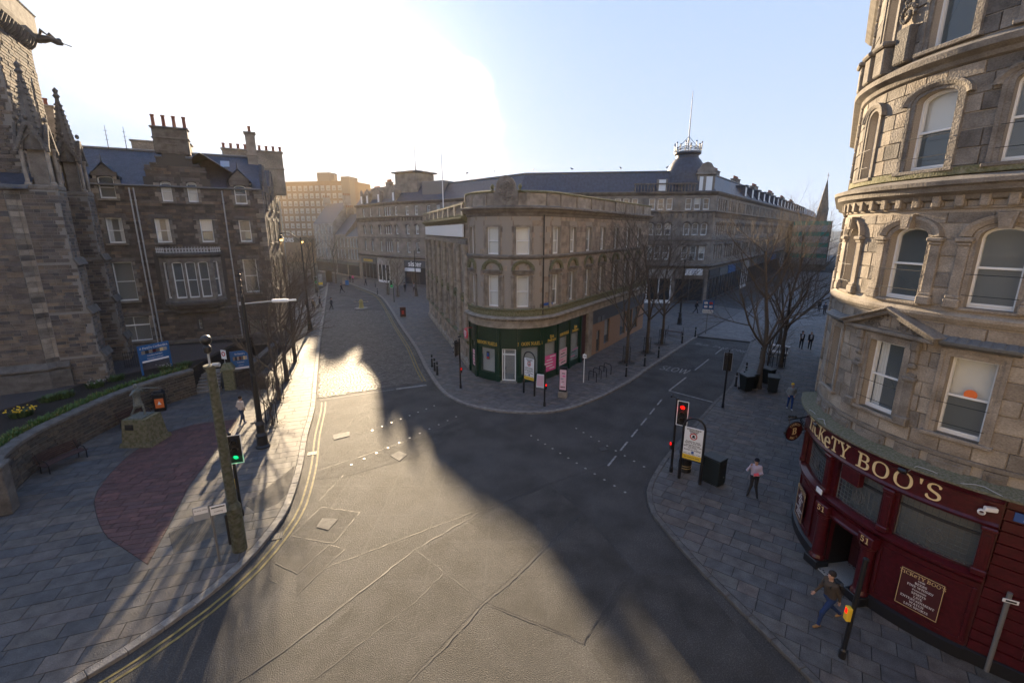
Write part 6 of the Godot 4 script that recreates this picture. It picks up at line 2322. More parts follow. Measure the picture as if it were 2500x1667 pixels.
# ---- things beyond
func far_house(label: String, pts: Array, h: float, ridge: float, m: Material, rows: Array, roof := "slate", gable := true) -> void:
	var path := Path.new(pts)
	var root := thing("town_house", label, "building")
	var ops := []
	for r in rows:
		for i in int(r[2]): ops.append(op(path.total() * (i + 0.5) / r[2], r[3], r[0], r[1]))
	var w := MB.new()
	var n := Vector2(-(pts[1] - pts[0]).normalized().y, (pts[1] - pts[0]).normalized().x)
	wall(w, path, 0, path.total(), 0, h, ops, 0.0, 0.25)
	var a: Vector2 = pts[0]
	var b: Vector2 = pts[1]
	var a2 := a + n * 9.0
	var b2 := b + n * 9.0
	var am := a + n * 4.5
	var bm := b + n * 4.5
	w.quad(V(b.x, 0, b.y), V(b2.x, 0, b2.y), V(b2.x, h, b2.y), V(b.x, h, b.y))
	w.quad(V(a2.x, 0, a2.y), V(a.x, 0, a.y), V(a.x, h, a.y), V(a2.x, h, a2.y))
	w.quad(V(b2.x, 0, b2.y), V(a2.x, 0, a2.y), V(a2.x, h, a2.y), V(b2.x, h, b2.y))
	w.tri(V(b.x, h, b.y), V(b2.x, h, b2.y), V(bm.x, ridge, bm.y))
	w.tri(V(a2.x, h, a2.y), V(a.x, h, a.y), V(am.x, ridge, am.y))
	part(root, "wall", w, m)
	var r := MB.new()
	r.quad(V(a.x, h, a.y), V(b.x, h, b.y), V(bm.x, ridge, bm.y), V(am.x, ridge, am.y))
	r.quad(V(b2.x, h, b2.y), V(a2.x, h, a2.y), V(am.x, ridge, am.y), V(bm.x, ridge, bm.y))
	part(root, "roof", r, M[roof])
	for i in ops.size(): window(root, path, ops[i], 0.12, "sash", "", 0.0, 0.1)
	var g := MB.new()
	sweep(g, path, 0.2, path.total() - 0.2, [Vector2(0.02, 0.4), Vector2(0.06, 0.4), Vector2(0.06, 2.9), Vector2(0.02, 2.9)])
	part(root, "shop_window", g, M.shop_glass)
	var f := MB.new()
	sweep(f, path, 0.1, path.total() - 0.1, [Vector2(0.0, 2.9), Vector2(0.2, 2.95), Vector2(0.2, 3.7), Vector2(0.0, 3.75)])
	part(root, "shop_fascia", f, M.grey_dark)
	for q in [a.lerp(am, 1.0), b.lerp(bm, 1.0)]:
		chimney(root, Transform3D(Basis(Vector3(n.x, 0, -n.y), Vector3.UP, Vector3(n.y, 0, n.x)), V(q.x, ridge - 0.8, q.y)), Vector3(1.8, 2.4, 0.8), 4, m, 0.6)


func far_town() -> void:
	# warm haze hanging in the far street
	var hz := FogVolume.new()
	hz.name = "haze"
	hz.shape = RenderingServer.FOG_VOLUME_SHAPE_BOX
	hz.size = Vector3(110, 26, 90)
	var fm := FogMaterial.new()
	fm.density = 0.003
	fm.albedo = Color(1.0, 0.86, 0.62)
	hz.material = fm
	add_child(hz)
	hz.position = V(-62, 13, 142)
	tag(hz, "warm sunlit haze in the far end of the cobbled street", "haze", "", "stuff")
	far_house("small cream house with dormers and tall shop windows beside the hotel", [Vector2(-41.5, 116.5), Vector2(-37.2, 112.3)], 9.9, 13.4, M.render_cream, [[4.4, 6.8, 4, 0.7], [7.3, 9.4, 4, 0.7]])
	far_house("narrow brown gabled house with high chimney in the far street", [Vector2(-46.5, 122.5), Vector2(-41.8, 117.0)], 10.4, 15.5, M.sandstone, [[4.4, 6.6, 3, 0.8], [7.2, 9.4, 3, 0.8]])
	far_house("white harled house with slate roof and dormers in the far street", [Vector2(-55.5, 131.0), Vector2(-47.0, 123.0)], 13.2, 18.6, M.render_white, [[4.4, 6.8, 6, 0.75], [7.6, 10.0, 6, 0.75], [10.6, 12.6, 6, 0.7]])
	far_house("tall red brick building with chimneys rising behind the cream house", [Vector2(-43.0, 124.5), Vector2(-35.5, 118.5)], 14.6, 17.0, M.brick_office, [[11.5, 13.8, 4, 0.9]])
	# slab office block at the end of the street
	var path := Path.new([Vector2(-100, 172), Vector2(-55.5, 165)])
	var root := thing("office_block", "eight storey brown brick office block with rows of square windows", "building")
	var ops := []
	for r in 7:
		for i in 20: ops.append(op(2.0 + i * 2.15, 1.35, 9.6 + r * 2.55, 11.2 + r * 2.55))
	var w := MB.new()
	wall(w, path, 0, path.total(), 0, 28.0, ops, 0.0, 0.3)
	w.quad(V(-55.5, 0, 165), V(-53, 0, 179), V(-53, 28, 179), V(-55.5, 28, 165))
	w.quad(V(-53, 0, 179), V(-97, 0, 186), V(-97, 28, 186), V(-53, 28, 179))
	w.quad(V(-100, 28, 172), V(-55.5, 28, 165), V(-53, 28, 179), V(-97, 28, 186))
	part(root, "wall", w, M.brick_office)
	var iw := MB.new()
	wall(iw, path, 0.4, path.total() - 0.4, 0, 27.8, [], -1.5)
	part(root, "inner_wall", iw, M.room_wall)
	for o in ops: window(root, path, o, 0.12, "plain", "half", 0.0, 0.16)
	var pt := MB.new()
	pt.box(path.frame(33, 29.6, -6), Vector3(5, 3.4, 5), 0.05)
	pt.box(path.frame(4, 29.6, -6), Vector3(9, 3.0, 5), 0.05)
	pt.box(path.frame(43.5, 14.5, -2), Vector3(3.2, 29.6, 6), 0.05)
	part(root, "roof_plant", pt, M.concrete)
	var sg := MB.new()
	sg.box(path.frame(22.0, 8.0, 0.3), Vector3(44, 1.6, 0.4), 0.02)
	var sgn := part(root, "sign_band", sg, M.grey_dark)
	letters(sgn, "lettering", "GO OUTDOORS", 1.4, path.frame(14.5, 8.0, 0.52, 1.0), M.print_white, "Droid Sans", 0.1, 700)
	for i in 2:
		var m := MB.new()
		m.tube([path.at(9 + i * 27.0, 28, -6), path.at(9 + i * 27.0, 36, -6)], [0.12, 0.06], 5)
		part(root, "mast", m, M.grey_paint)
	# terrace on the far side of the pedestrian street, scaffolded building and church spire
	var sp := thing("church_spire", "slender grey stone church spire above the far rooftops", "church")
	var sm := MB.new()
	sm.lathe(Transform3D(Basis(), V(125, 0, 190)), [Vector2(1.9, 0), Vector2(1.9, 20), Vector2(1.75, 20.4), Vector2(0.08, 31)], 8, false)
	part(sp, "spire", sm, M.block_dark)
	var sv := MB.new()
	sv.pipe(V(125, 31, 190), V(125, 33.5, 190), 0.1, 5)
	sv.bx(V(125, 32.5, 190), Vector3(1.0, 0.15, 0.15))
	part(sp, "cross", sv, M.black_iron)
	var sc := thing("scaffolded_building", "building wrapped in white sheeting and green netting down the pedestrian street", "building")
	var spth := Path.new([Vector2(84, 140), Vector2(91.5, 134)])
	var sb := MB.new()
	wall(sb, spth, 0, spth.total(), 0, 14.0, [])
	sb.quad(V(90, 0, 149), V(84, 0, 140), V(84, 14, 140), V(90, 14, 149))
	sb.quad(V(91.5, 0, 134), V(99, 0, 145), V(99, 14, 145), V(91.5, 14, 134))
	sb.quad(V(84, 14, 140), V(91.5, 14, 134), V(99, 14, 145), V(90, 14, 149))
	part(sc, "wall", sb, M.block_stone)
	for i in 4:
		var m := MB.new()
		m.box(spth.frame(4.7, 2.6 + i * 3.1, 0.5, 1.0), Vector3(9.2, 1.9, 0.1))
		part(sc, "white_sheeting", m, M.render_white)
		var g := MB.new()
		g.box(spth.frame(4.7, 4.15 + i * 3.1, 0.5, 1.0), Vector3(9.2, 1.1, 0.08))
		part(sc, "green_netting", g, M.netting)
	var pz := Path.new([Vector2(103, 131), Vector2(47, 55)])
	var rr := thing("street_terrace", "plain stone terrace on the shaded side of the pedestrian street", "building")
	var rw := MB.new()
	pz = Path.new([Vector2(112, 146), Vector2(52, 63), Vector2(58, 58)])
	wall(rw, pz, 0, pz.total(), 0, 15.0, [])
	rw.quad(V(112, 15, 146), V(52, 15, 63), V(58, 15, 58), V(120, 15, 140))
	part(rr, "wall", rw, M.block_stone)


# ---- the sunlit buildings behind the viewpoint, which the pub windows mirror and which throw light back into the junction
func opposite_buildings() -> void:
	var rows := [["corner_house", "sunlit sandstone building facing the junction, mirrored in the pub windows", [34.0, -18.0, 10.0, -2.2]], ["corner_house", "tall pale sandstone building across the junction from the corner block", [10.0, -2.2, -14.0, -2.2]], ["corner_house", "sunlit sandstone building facing the paved square across the road", [-14.0, -2.2, -42.0, -16.0]]]
	for r in rows:
		var path := Path.new([Vector2(r[2][0], r[2][1]), Vector2(r[2][2], r[2][3])])
		var root := thing(r[0], r[1], "building")
		var ops := []
		var n := int(path.total() / 3.2)
		for i in n:
			for y in [5.2, 9.0, 12.8]:
				var o := op((i + 0.5) * path.total() / n, 1.1, y, y + 2.1)
				var q := path.plan((o.a + o.b) / 2)
				if not (absf(q.x) < 1.6 and absf(y - 9.0) < 1.0): ops.append(o)
		var w := MB.new()
		wall(w, path, 0, path.total(), 0, 17.0, ops, 0.0, 0.25)
		var a := path.plan(0)
		var b := path.plan(path.total())
		w.quad(V(b.x, 0, b.y), V(b.x, 0, b.y - 10), V(b.x, 17, b.y - 10), V(b.x, 17, b.y))
		w.quad(V(a.x, 0, a.y - 10), V(a.x, 0, a.y), V(a.x, 17, a.y), V(a.x, 17, a.y - 10))
		w.quad(V(b.x, 0, b.y - 10), V(a.x, 0, a.y - 10), V(a.x, 17, a.y - 10), V(b.x, 17, b.y - 10))
		w.quad(V(a.x, 17, a.y), V(b.x, 17, b.y), V(b.x, 17, b.y - 10), V(a.x, 17, a.y - 10))
		part(root, "wall", w, M.sandstone_pale)
		for o in ops:
			window(root, path, o, 0.15, "sash", "half")
			surround(root, path, o, M.sandstone_pale, 0.16, 0.06, 0.1)
		var c := MB.new()
		sweep(c, path, 0, path.total(), [Vector2(0, 16.3), Vector2(0.4, 16.6), Vector2(0.45, 16.9), Vector2(0, 17.05)])
		sweep(c, path, 0, path.total(), [Vector2(0, 4.2), Vector2(0.25, 4.3), Vector2(0.3, 4.5), Vector2(0, 4.6)])
		part(root, "cornice", c, M.sandstone)


# ---- street furniture
func bollard(at: Vector3, label: String, h := 1.05) -> void:
	var n := thing("bollard", label, "bollard", at, 0.0, "black street bollards")
	var m := MB.new()
	m.lathe(Transform3D(), [Vector2(0.1, 0), Vector2(0.1, 0.12), Vector2(0.075, 0.16), Vector2(0.065, h * 0.78), Vector2(0.085, h * 0.8), Vector2(0.085, h * 0.84), Vector2(0.06, h * 0.87), Vector2(0.085, h * 0.92), Vector2(0.07, h * 0.98), Vector2(0, h)], 12)
	part(n, "post", m, M.black_iron)
	var b := MB.new()
	b.lathe(Transform3D(), [Vector2(0.072, h * 0.7), Vector2(0.074, h * 0.7), Vector2(0.074, h * 0.76), Vector2(0.07, h * 0.76)], 12)
	part(n, "band", b, M.grey_paint)


# signal(kind): pole, head turned by yaw with one lit lamp ("red"/"green"/""), push button box
func signal_post(label: String, at: Vector3, h: float, yaw: float, lit: String, side: float, boxc: String, box_yaw := 0.0, lean := 0.0, head := true) -> void:
	var n := thing("traffic_signal", label, "traffic light", at, 0.0, "traffic signals")
	n.rotation.z = lean
	var m := MB.new()
	m.tube([Vector3.ZERO, Vector3(0, h, 0)], [0.06, 0.06], 10)
	m.lathe(Transform3D(), [Vector2(0.09, 0), Vector2(0.09, 0.25), Vector2(0.06, 0.3)], 10)
	m.lathe(Transform3D(Basis(), Vector3(0, h, 0)), [Vector2(0.07, -0.02), Vector2(0.07, 0.03), Vector2(0, 0.05)], 10)
	part(n, "pole", m, M.black_paint)
	if head:
		var t := Transform3D(Basis(Vector3.UP, yaw), Vector3(0, h - 0.62, 0)) * Transform3D(Basis(), Vector3(side, 0, 0.14))
		var bm := MB.new()
		bm.box(t * Transform3D(Basis(), Vector3(0, 0, -0.06)), Vector3(0.28, 0.98, 0.2), 0.03)
		bm.box(t * Transform3D(Basis(), Vector3(0, 0, 0.02)), Vector3(0.48, 1.2, 0.02), 0.008)
		bm.pipe(t * Vector3(-side, 0.35, -0.14), t * Vector3(0, 0.35, -0.1), 0.03, 6)
		bm.pipe(t * Vector3(-side, -0.35, -0.14), t * Vector3(0, -0.35, -0.1), 0.03, 6)
		for i in 3:
			for k in 9:
				var a := PI * k / 8.0
				var b := PI * (k + 1) / 8.0
				if k == 8: continue
				var c := Vector3(0, 0.31 - i * 0.31, 0)
				bm.quad(t * (c + Vector3(cos(a) * 0.12, sin(a) * 0.12, 0.03)), t * (c + Vector3(cos(b) * 0.12, sin(b) * 0.12, 0.03)), t * (c + Vector3(cos(b) * 0.12, sin(b) * 0.12, 0.2)), t * (c + Vector3(cos(a) * 0.12, sin(a) * 0.12, 0.2)))
		var hn := part(n, "signal_head", bm, M.black_paint)
		var wb := MB.new()
		for x in [-0.235, 0.235]: wb.box(t * Transform3D(Basis(), Vector3(x, 0, 0.033)), Vector3(0.03, 1.2, 0.008))
		for y in [-0.585, 0.585]: wb.box(t * Transform3D(Basis(), Vector3(0, y, 0.033)), Vector3(0.44, 0.03, 0.008))
		part(hn, "white_border", wb, M.print_white)
		for i in 3:
			var lm := MB.new()
			lm.lathe(t * Transform3D(Basis(Vector3.RIGHT, PI / 2), Vector3(0, 0.31 - i * 0.31, 0.03)), [Vector2(0.105, 0), Vector2(0.1, 0.015), Vector2(0.06, 0.03), Vector2(0, 0.035)], 14)
			var on := (lit == "red" and i == 0) or (lit == "green" and i == 2)
			part(hn, "signal_lamp", lm, M["lamp_" + lit] if on else M.lamp_off)
			if on:
				var l := OmniLight3D.new()
				l.name = "lamp_light"
				l.light_color = Color(1, 0.15, 0.08) if lit == "red" else Color(0.1, 1.0, 0.6)
				l.light_energy = 0.02
				l.light_size = 0.1
				l.shadow_enabled = true
				l.omni_range = 6.0
				n.add_child(l)
				l.position = t * Vector3(0, 0.31 - i * 0.31, 0.16)
		var cam := MB.new()
		cam.box(Transform3D(Basis(Vector3.UP, yaw), Vector3(0, h + 0.14, 0)) * Transform3D(Basis(Vector3.RIGHT, 0.3), Vector3(-side * 0.8, 0, 0.1)), Vector3(0.1, 0.1, 0.24), 0.02)
		cam.pipe(Vector3(0, h, 0), Transform3D(Basis(Vector3.UP, yaw), Vector3(0, h + 0.1, 0)) * Vector3(-side * 0.8, 0, 0.05), 0.02, 5)
		part(n, "detector", cam, M.black_paint)
	if boxc:
		var bt := Transform3D(Basis(Vector3.UP, box_yaw), Vector3(0, 1.42, 0)) * Transform3D(Basis(), Vector3(0, 0, 0.11))
		var pm := MB.new()
		pm.box(bt, Vector3(0.16, 0.4, 0.12), 0.015)
		var pn := part(n, "push_button_unit", pm, M.yellow_paint if boxc == "yellow" else M.black_paint)
		var rm := MB.new()
		rm.box(bt * Transform3D(Basis(), Vector3(0, 0.09, 0.062)), Vector3(0.08, 0.14, 0.006))
		part(pn, "signal_man", rm, M.lamp_red)


func zone_sign(label: String, a: Vector3, b: Vector3) -> void:
	var n := thing("zone_sign", label, "sign")
	var d := b - a
	var l := d.length()
	d = d.normalized()
	var f := Transform3D(Basis(d, Vector3.UP, d.cross(Vector3.UP)), (a + b) / 2)
	var r := l / 2
	var m := MB.new()
	var pts := []
	var rad := []
	pts.append(f * Vector3(-r, 0, 0))
	for i in 15: pts.append(f * Vector3(-cos(PI * i / 14.0) * r, 2.62 + sin(PI * i / 14.0) * 0.5, 0))
	pts.append(f * Vector3(r, 0, 0))
	for p in pts: rad.append(0.05)
	m.tube(pts, rad, 8)
	for x in [-r, r]: m.tube([f * Vector3(x, 0, 0), f * Vector3(x, 1.0, 0)], [0.075, 0.075], 8)
	m.pipe(f * Vector3(-r, 1.06, 0), f * Vector3(r, 1.06, 0), 0.04, 6)
	part(n, "frame", m, M.black_paint)
	var bm := MB.new()
	bm.box(f * Transform3D(Basis(), Vector3(0, 1.86, 0)), Vector3(l - 0.12, 1.56, 0.04), 0.004)
	var bn := part(n, "board", bm, M.print_white)
	var ym := MB.new()
	ym.box(f * Transform3D(Basis(), Vector3(0, 1.2, 0.021)), Vector3(l - 0.12, 0.24, 0.008))
	part(bn, "yellow_strip", ym, M.yellow_paint)
	var rm := MB.new()
	rm.lathe(f * Transform3D(Basis(Vector3.RIGHT, PI / 2), Vector3(0, 2.24, 0.02)), [Vector2(0.12, 0), Vector2(0.165, 0), Vector2(0.165, 0.01), Vector2(0.12, 0.01)], 20, false)
	part(bn, "red_ring", rm, M.red_paint)
	var vm := MB.new()
	vm.box(f * Transform3D(Basis(), Vector3(0, 2.26, 0.022)), Vector3(0.1, 0.09, 0.008), 0.003)
	vm.box(f * Transform3D(Basis(), Vector3(0, 2.19, 0.022)), Vector3(0.15, 0.05, 0.008), 0.003)
	part(bn, "vehicle_symbol", vm, M.print_black)
	var bl := MB.new()
	bl.box(f * Transform3D(Basis(), Vector3(0.02, 1.46, 0.022)), Vector3(0.11, 0.11, 0.008))
	part(bn, "blue_symbol", bl, M.blue_paint)
	var rows := [["PEDESTRIAN", 2.56, 0.075], ["and CYCLE", 2.49, 0.06], ["ZONE", 2.42, 0.09], ["Except for local", 1.98, 0.06], ["buses at any time", 1.91, 0.06], ["Except for taxis", 1.81, 0.06], ["Mon - Sat 6 pm - 8 am", 1.74, 0.055], ["Sun all day", 1.67, 0.055], ["Except for loading", 1.57, 0.06], ["Mon - Sat 6 pm - 11 am", 1.38, 0.05], ["On entry to zone", 1.2, 0.06]]
	for q in rows: letters(bn, "lettering", q[0], q[2] * minf(1.0, l / 0.95), f * Transform3D(Basis(), Vector3(0, q[1], 0.026)), M.print_black, "Droid Sans", 0.004, 700)


func bench(label: String, at: Vector3, yaw: float, curved := 0.0, back := true) -> void:
	var n := thing("bench", label, "bench", at, yaw)
	var x0 := -0.95
	for i in 9:
		var m := MB.new()
		var z := -0.24 + i * 0.06
		var pts := []
		for k in 7:
			var x := lerpf(x0, -x0, k / 6.0)
			pts.append(Vector3(x, 0.44 - 0.02 * sin(i * 0.4), z + curved * (x * x) * 0.25))
		for k in 6: m.box(Transform3D(Basis(Vector3.UP, -atan2(pts[k + 1].z - pts[k].z, pts[k + 1].x - pts[k].x)), (pts[k] + pts[k + 1]) / 2), Vector3(0.33, 0.03, 0.045), 0.006)
		part(n, "slat", m, M.bench_wood)
	if back:
		for i in 5:
			var m := MB.new()
			for k in 6:
				var xa := lerpf(x0, -x0, k / 6.0)
				var xb := lerpf(x0, -x0, (k + 1) / 6.0)
				var za := -0.3 - i * 0.03 + curved * xa * xa * 0.25
				var zb := -0.3 - i * 0.03 + curved * xb * xb * 0.25
				m.box(Transform3D(Basis(Vector3.UP, -atan2(zb - za, xb - xa)), Vector3((xa + xb) / 2, 0.54 + i * 0.085, (za + zb) / 2)), Vector3(0.33, 0.06, 0.025), 0.005)
			part(n, "backrest_slat", m, M.bench_wood)
	for sd in [-1.0, 1.0]:
		var m := MB.new()
		var zc: float = curved * 0.2
		m.tube([Vector3(sd * 0.85, 0, 0.2 + zc), Vector3(sd * 0.85, 0.42, 0.22 + zc), Vector3(sd * 0.85, 0.62, 0.12 + zc), Vector3(sd * 0.85, 0.66, -0.1 + zc), Vector3(sd * 0.85, 0.6, -0.32 + zc)], [0.025, 0.025, 0.025, 0.025, 0.02], 6)
		m.tube([Vector3(sd * 0.85, 0, -0.3 + zc), Vector3(sd * 0.85, 0.42, -0.26 + zc), Vector3(sd * 0.85, 0.95, -0.42 + zc)], [0.025, 0.025, 0.02], 6)
		part(n, "leg", m, M.black_iron)


func wheelie_bin(label: String, at: Vector3, yaw: float, s := 1.0) -> void:
	var n := thing("wheelie_bin", label, "bin", at, yaw, "wheeled refuse bins")
	var m := MB.new()
	var a := [Vector3(-0.24, 0.06, -0.22), Vector3(0.24, 0.06, -0.22), Vector3(0.24, 0.06, 0.24), Vector3(-0.24, 0.06, 0.24)]
	var b := [Vector3(-0.31, 1.0, -0.34), Vector3(0.31, 1.0, -0.34), Vector3(0.31, 1.0, 0.34), Vector3(-0.31, 1.0, 0.34)]
	for i in 4:
		a[i] *= s
		b[i] *= s
	for i in 4: m.quad(a[(i + 1) % 4], a[i], b[i], b[(i + 1) % 4])
	m.quad(a[0], a[1], a[2], a[3])
	part(n, "body", m, M.bin_green)
	var l := MB.new()
	l.box(Transform3D(Basis(Vector3.RIGHT, 0.08), Vector3(0, 1.03 * s, 0.01)), Vector3(0.68, 0.08, 0.76) * s, 0.03)
	l.box(Transform3D(Basis(), Vector3(0, 1.02 * s, -0.4 * s)), Vector3(0.5, 0.05, 0.08) * s, 0.015)
	part(n, "lid", l, M.bin_green)
	for sd in [-1.0, 1.0]:
		var w := MB.new()
		w.lathe(Transform3D(Basis(Vector3(0, 0, 1), PI / 2), Vector3(sd * 0.27 * s, 0.1 * s, -0.28 * s)), [Vector2(0.0, -0.03), Vector2(0.1, -0.03), Vector2(0.1, 0.03), Vector2(0, 0.03)], 12, false)
		part(n, "wheel", w, M.black_paint)


func street_lamp(label: String, at: Vector3, h: float, arm: Vector3, lit: bool) -> void:
	var n := thing("street_lamp", label, "street lamp", at, 0.0, "swan neck street lamps")
	var m := MB.new()
	m.lathe(Transform3D(), [Vector2(0.34, 0), Vector2(0.36, 0.08), Vector2(0.27, 0.16), Vector2(0.25, 0.7), Vector2(0.28, 0.78), Vector2(0.19, 0.9), Vector2(0.17, 1.3), Vector2(0.21, 1.38), Vector2(0.11, 1.55), Vector2(0.085, h * 0.6), Vector2(0.07, h)], 14)
	m.pipe(Vector3(-0.35, 1.45, 0), Vector3(0.0, 1.45, 0), 0.03, 6)
	part(n, "column", m, M.black_iron)
	var a := MB.new()
	var pts := []
	var rad := []
	for i in 9:
		var t := i / 8.0
		pts.append(Vector3(0, h - 0.6, 0).lerp(arm + Vector3(0, h, 0), t) + Vector3(0, sin(PI * t) * 0.55 + 0.35 * t, 0))
		rad.append(0.04)
	a.tube(pts, rad, 8)
	var e: Vector3 = pts[8]
	var an := part(n, "swan_neck", a, M.black_iron)
	var s := MB.new()
	s.lathe(Transform3D(Basis(), e + Vector3(0, -0.55, 0)), [Vector2(0.36, 0), Vector2(0.34, 0.06), Vector2(0.2, 0.2), Vector2(0.16, 0.42), Vector2(0.06, 0.5), Vector2(0.03, 0.56)], 16)
	part(n, "lamp_hood", s, M.black_iron)
	var b := MB.new()
	b.lathe(Transform3D(Basis(), e + Vector3(0, -0.8, 0)), [Vector2(0.0, 0), Vector2(0.12, 0.02), Vector2(0.2, 0.12), Vector2(0.22, 0.25)], 14)
	part(n, "lamp_globe", b, M.lamp_warm if lit else M.lamp_globe)
	if lit:
		var l := OmniLight3D.new()
		l.name = "lamp_light"
		l.light_color = Color(1.0, 0.8, 0.5)
		l.light_energy = 0.3
		l.light_size = 0.2
		l.omni_range = 30.0
		l.shadow_enabled = true
		n.add_child(l)
		l.position = e + Vector3(0, -0.9, 0)


func lamp_post_camera() -> void:
	var n := thing("camera_lamp_post", "tall black fluted lamp post with pale camera arm on the sunlit pavement", "street lamp", V(-13.42, 0, 22.48))
	var m := MB.new()
	m.lathe(Transform3D(), [Vector2(0.36, 0), Vector2(0.37, 0.08), Vector2(0.28, 0.16), Vector2(0.26, 0.62), Vector2(0.3, 0.7), Vector2(0.2, 0.85), Vector2(0.2, 1.25), Vector2(0.24, 1.32), Vector2(0.15, 1.5), Vector2(0.125, 4.0), Vector2(0.14, 4.05), Vector2(0.11, 4.15), Vector2(0.09, 8.0), Vector2(0.11, 8.1), Vector2(0.05, 8.3), Vector2(0.04, 9.3), Vector2(0, 9.5)], 16)
	for i in 4: m.ball(Vector3(0, 8.35 + i * 0.28, 0), Vector3(0.08, 0.06, 0.08), 8)
	m.pipe(Vector3(-0.45, 1.38, 0.1), Vector3(0, 1.38, 0), 0.035, 6)
	part(n, "column", m, M.black_iron)
	var a := MB.new()
	a.pipe(Vector3(0, 7.75, 0), Vector3(1.3, 7.85, -0.2), 0.035, 6)
	part(n, "arm", a, M.grey_paint)
	var c := MB.new()
	c.box(Transform3D(Basis(Vector3.UP, 0.15), Vector3(1.75, 7.88, -0.25)), Vector3(0.8, 0.16, 0.2), 0.04)
	c.pipe(Vector3(2.1, 7.88, -0.3), Vector3(2.5, 7.9, -0.35), 0.05, 8)
	part(n, "camera", c, M.print_white)
	# mossy pole with a dome camera
	var p := thing("camera_pole", "thick mossy grey metal pole with a dome security camera on top", "pole", V(-9.95, 0, 14.36))
	var pm := MB.new()
	pm.lathe(Transform3D(), [Vector2(0.25, 0), Vector2(0.25, 1.75), Vector2(0.17, 1.95), Vector2(0.155, 4.5), Vector2(0.14, 6.9), Vector2(0.2, 6.92), Vector2(0.2, 7.0), Vector2(0, 7.02)], 16)
	part(p, "shaft", pm, M.pole_grey)
	var pd := MB.new()
	pd.box(Transform3D(Basis(Vector3.UP, 0.4), Vector3(-0.2, 0.95, 0.14)), Vector3(0.08, 1.2, 0.2), 0.01)
	part(p, "access_door", pd, M.black_iron)
	var pc := MB.new()
	pc.pipe(Vector3(0, 7.0, 0), Vector3(0, 7.5, 0), 0.035, 6)
	pc.pipe(Vector3(0.1, 7.0, 0), Vector3(0.32, 7.02, 0), 0.07, 8)
	part(p, "bracket", pc, M.grey_paint)
	var pb := MB.new()
	pb.ball(Vector3(0, 7.85, 0), Vector3(0.17, 0.17, 0.17), 12)
	pb.lathe(Transform3D(Basis(), Vector3(0, 7.4, 0)), [Vector2(0.05, 0), Vector2(0.12, 0.06), Vector2(0.12, 0.22), Vector2(0.06, 0.3)], 12)
	part(p, "dome_camera", pb, M.black_paint)
	# sign with two plates
	var sg := thing("parking_sign", "thin grey post with two small white parking plates", "sign", V(-10.3, 0, 13.73))
	var sm := MB.new()
	sm.pipe(Vector3.ZERO, Vector3(0, 2.25, 0), 0.04, 8)
	part(sg, "post", sm, M.galvanised)
	for i in 2:
		var b := MB.new()
		var t := Transform3D(Basis(Vector3.UP, 0.5), Vector3(-0.22 if i == 0 else 0.22, 2.02, 0.05 + (0.11 if i == 0 else -0.11)))
		b.box(t, Vector3(0.46, 0.5 if i == 0 else 0.34, 0.02), 0.004)
		var bn := part(sg, "plate", b, M.grey_paint if i == 0 else M.print_white)
		var q := MB.new()
		q.box(t * Transform3D(Basis(), Vector3(0, 0.1, 0.012)), Vector3(0.4, 0.24 if i == 0 else 0.04, 0.006))
		part(bn, "print", q, M.print_white if i == 0 else M.print_black)
		letters(bn, "lettering", "At any time" if i == 0 else "Loading", 0.05, t * Transform3D(Basis(), Vector3(0, 0.12 if i == 0 else -0.05, 0.016)), M.print_black, "Droid Sans", 0.003)


func tree_guard(n: Node3D, h: float, r: float, bow := false) -> void:
	var g := MB.new()
	for i in 8:
		var a := TAU * i / 8
		g.pipe(Vector3(cos(a) * r, 0.02, sin(a) * r), Vector3(cos(a) * r, h, sin(a) * r), 0.016, 5)
	for y in [0.2, h * 0.6, h]:
		for i in 12:
			var a := TAU * i / 12
			var b := TAU * (i + 1) / 12
			g.pipe(Vector3(cos(a) * r, y, sin(a) * r), Vector3(cos(b) * r, y, sin(b) * r), 0.016, 4)
	part(n, "tree_guard", g, M.black_iron)
	var q := MB.new()
	for rr in [0.42, 0.55, 0.68]:
		for i in 20:
			var a := TAU * i / 20
			var b := TAU * (i + 1) / 20
			q.quad(Vector3(cos(a) * rr, 0.012, sin(a) * rr), Vector3(cos(a) * (rr + 0.07), 0.012, sin(a) * (rr + 0.07)), Vector3(cos(b) * (rr + 0.07), 0.012, sin(b) * (rr + 0.07)), Vector3(cos(b) * rr, 0.012, sin(b) * rr))
	for i in 10:
		var a := TAU * i / 10
		q.bx(Vector3(cos(a) * 0.58, 0.012, sin(a) * 0.58), Vector3(0.4, 0.012, 0.03), 0.0, -a)
	part(n, "tree_grille", q, M.black_iron)


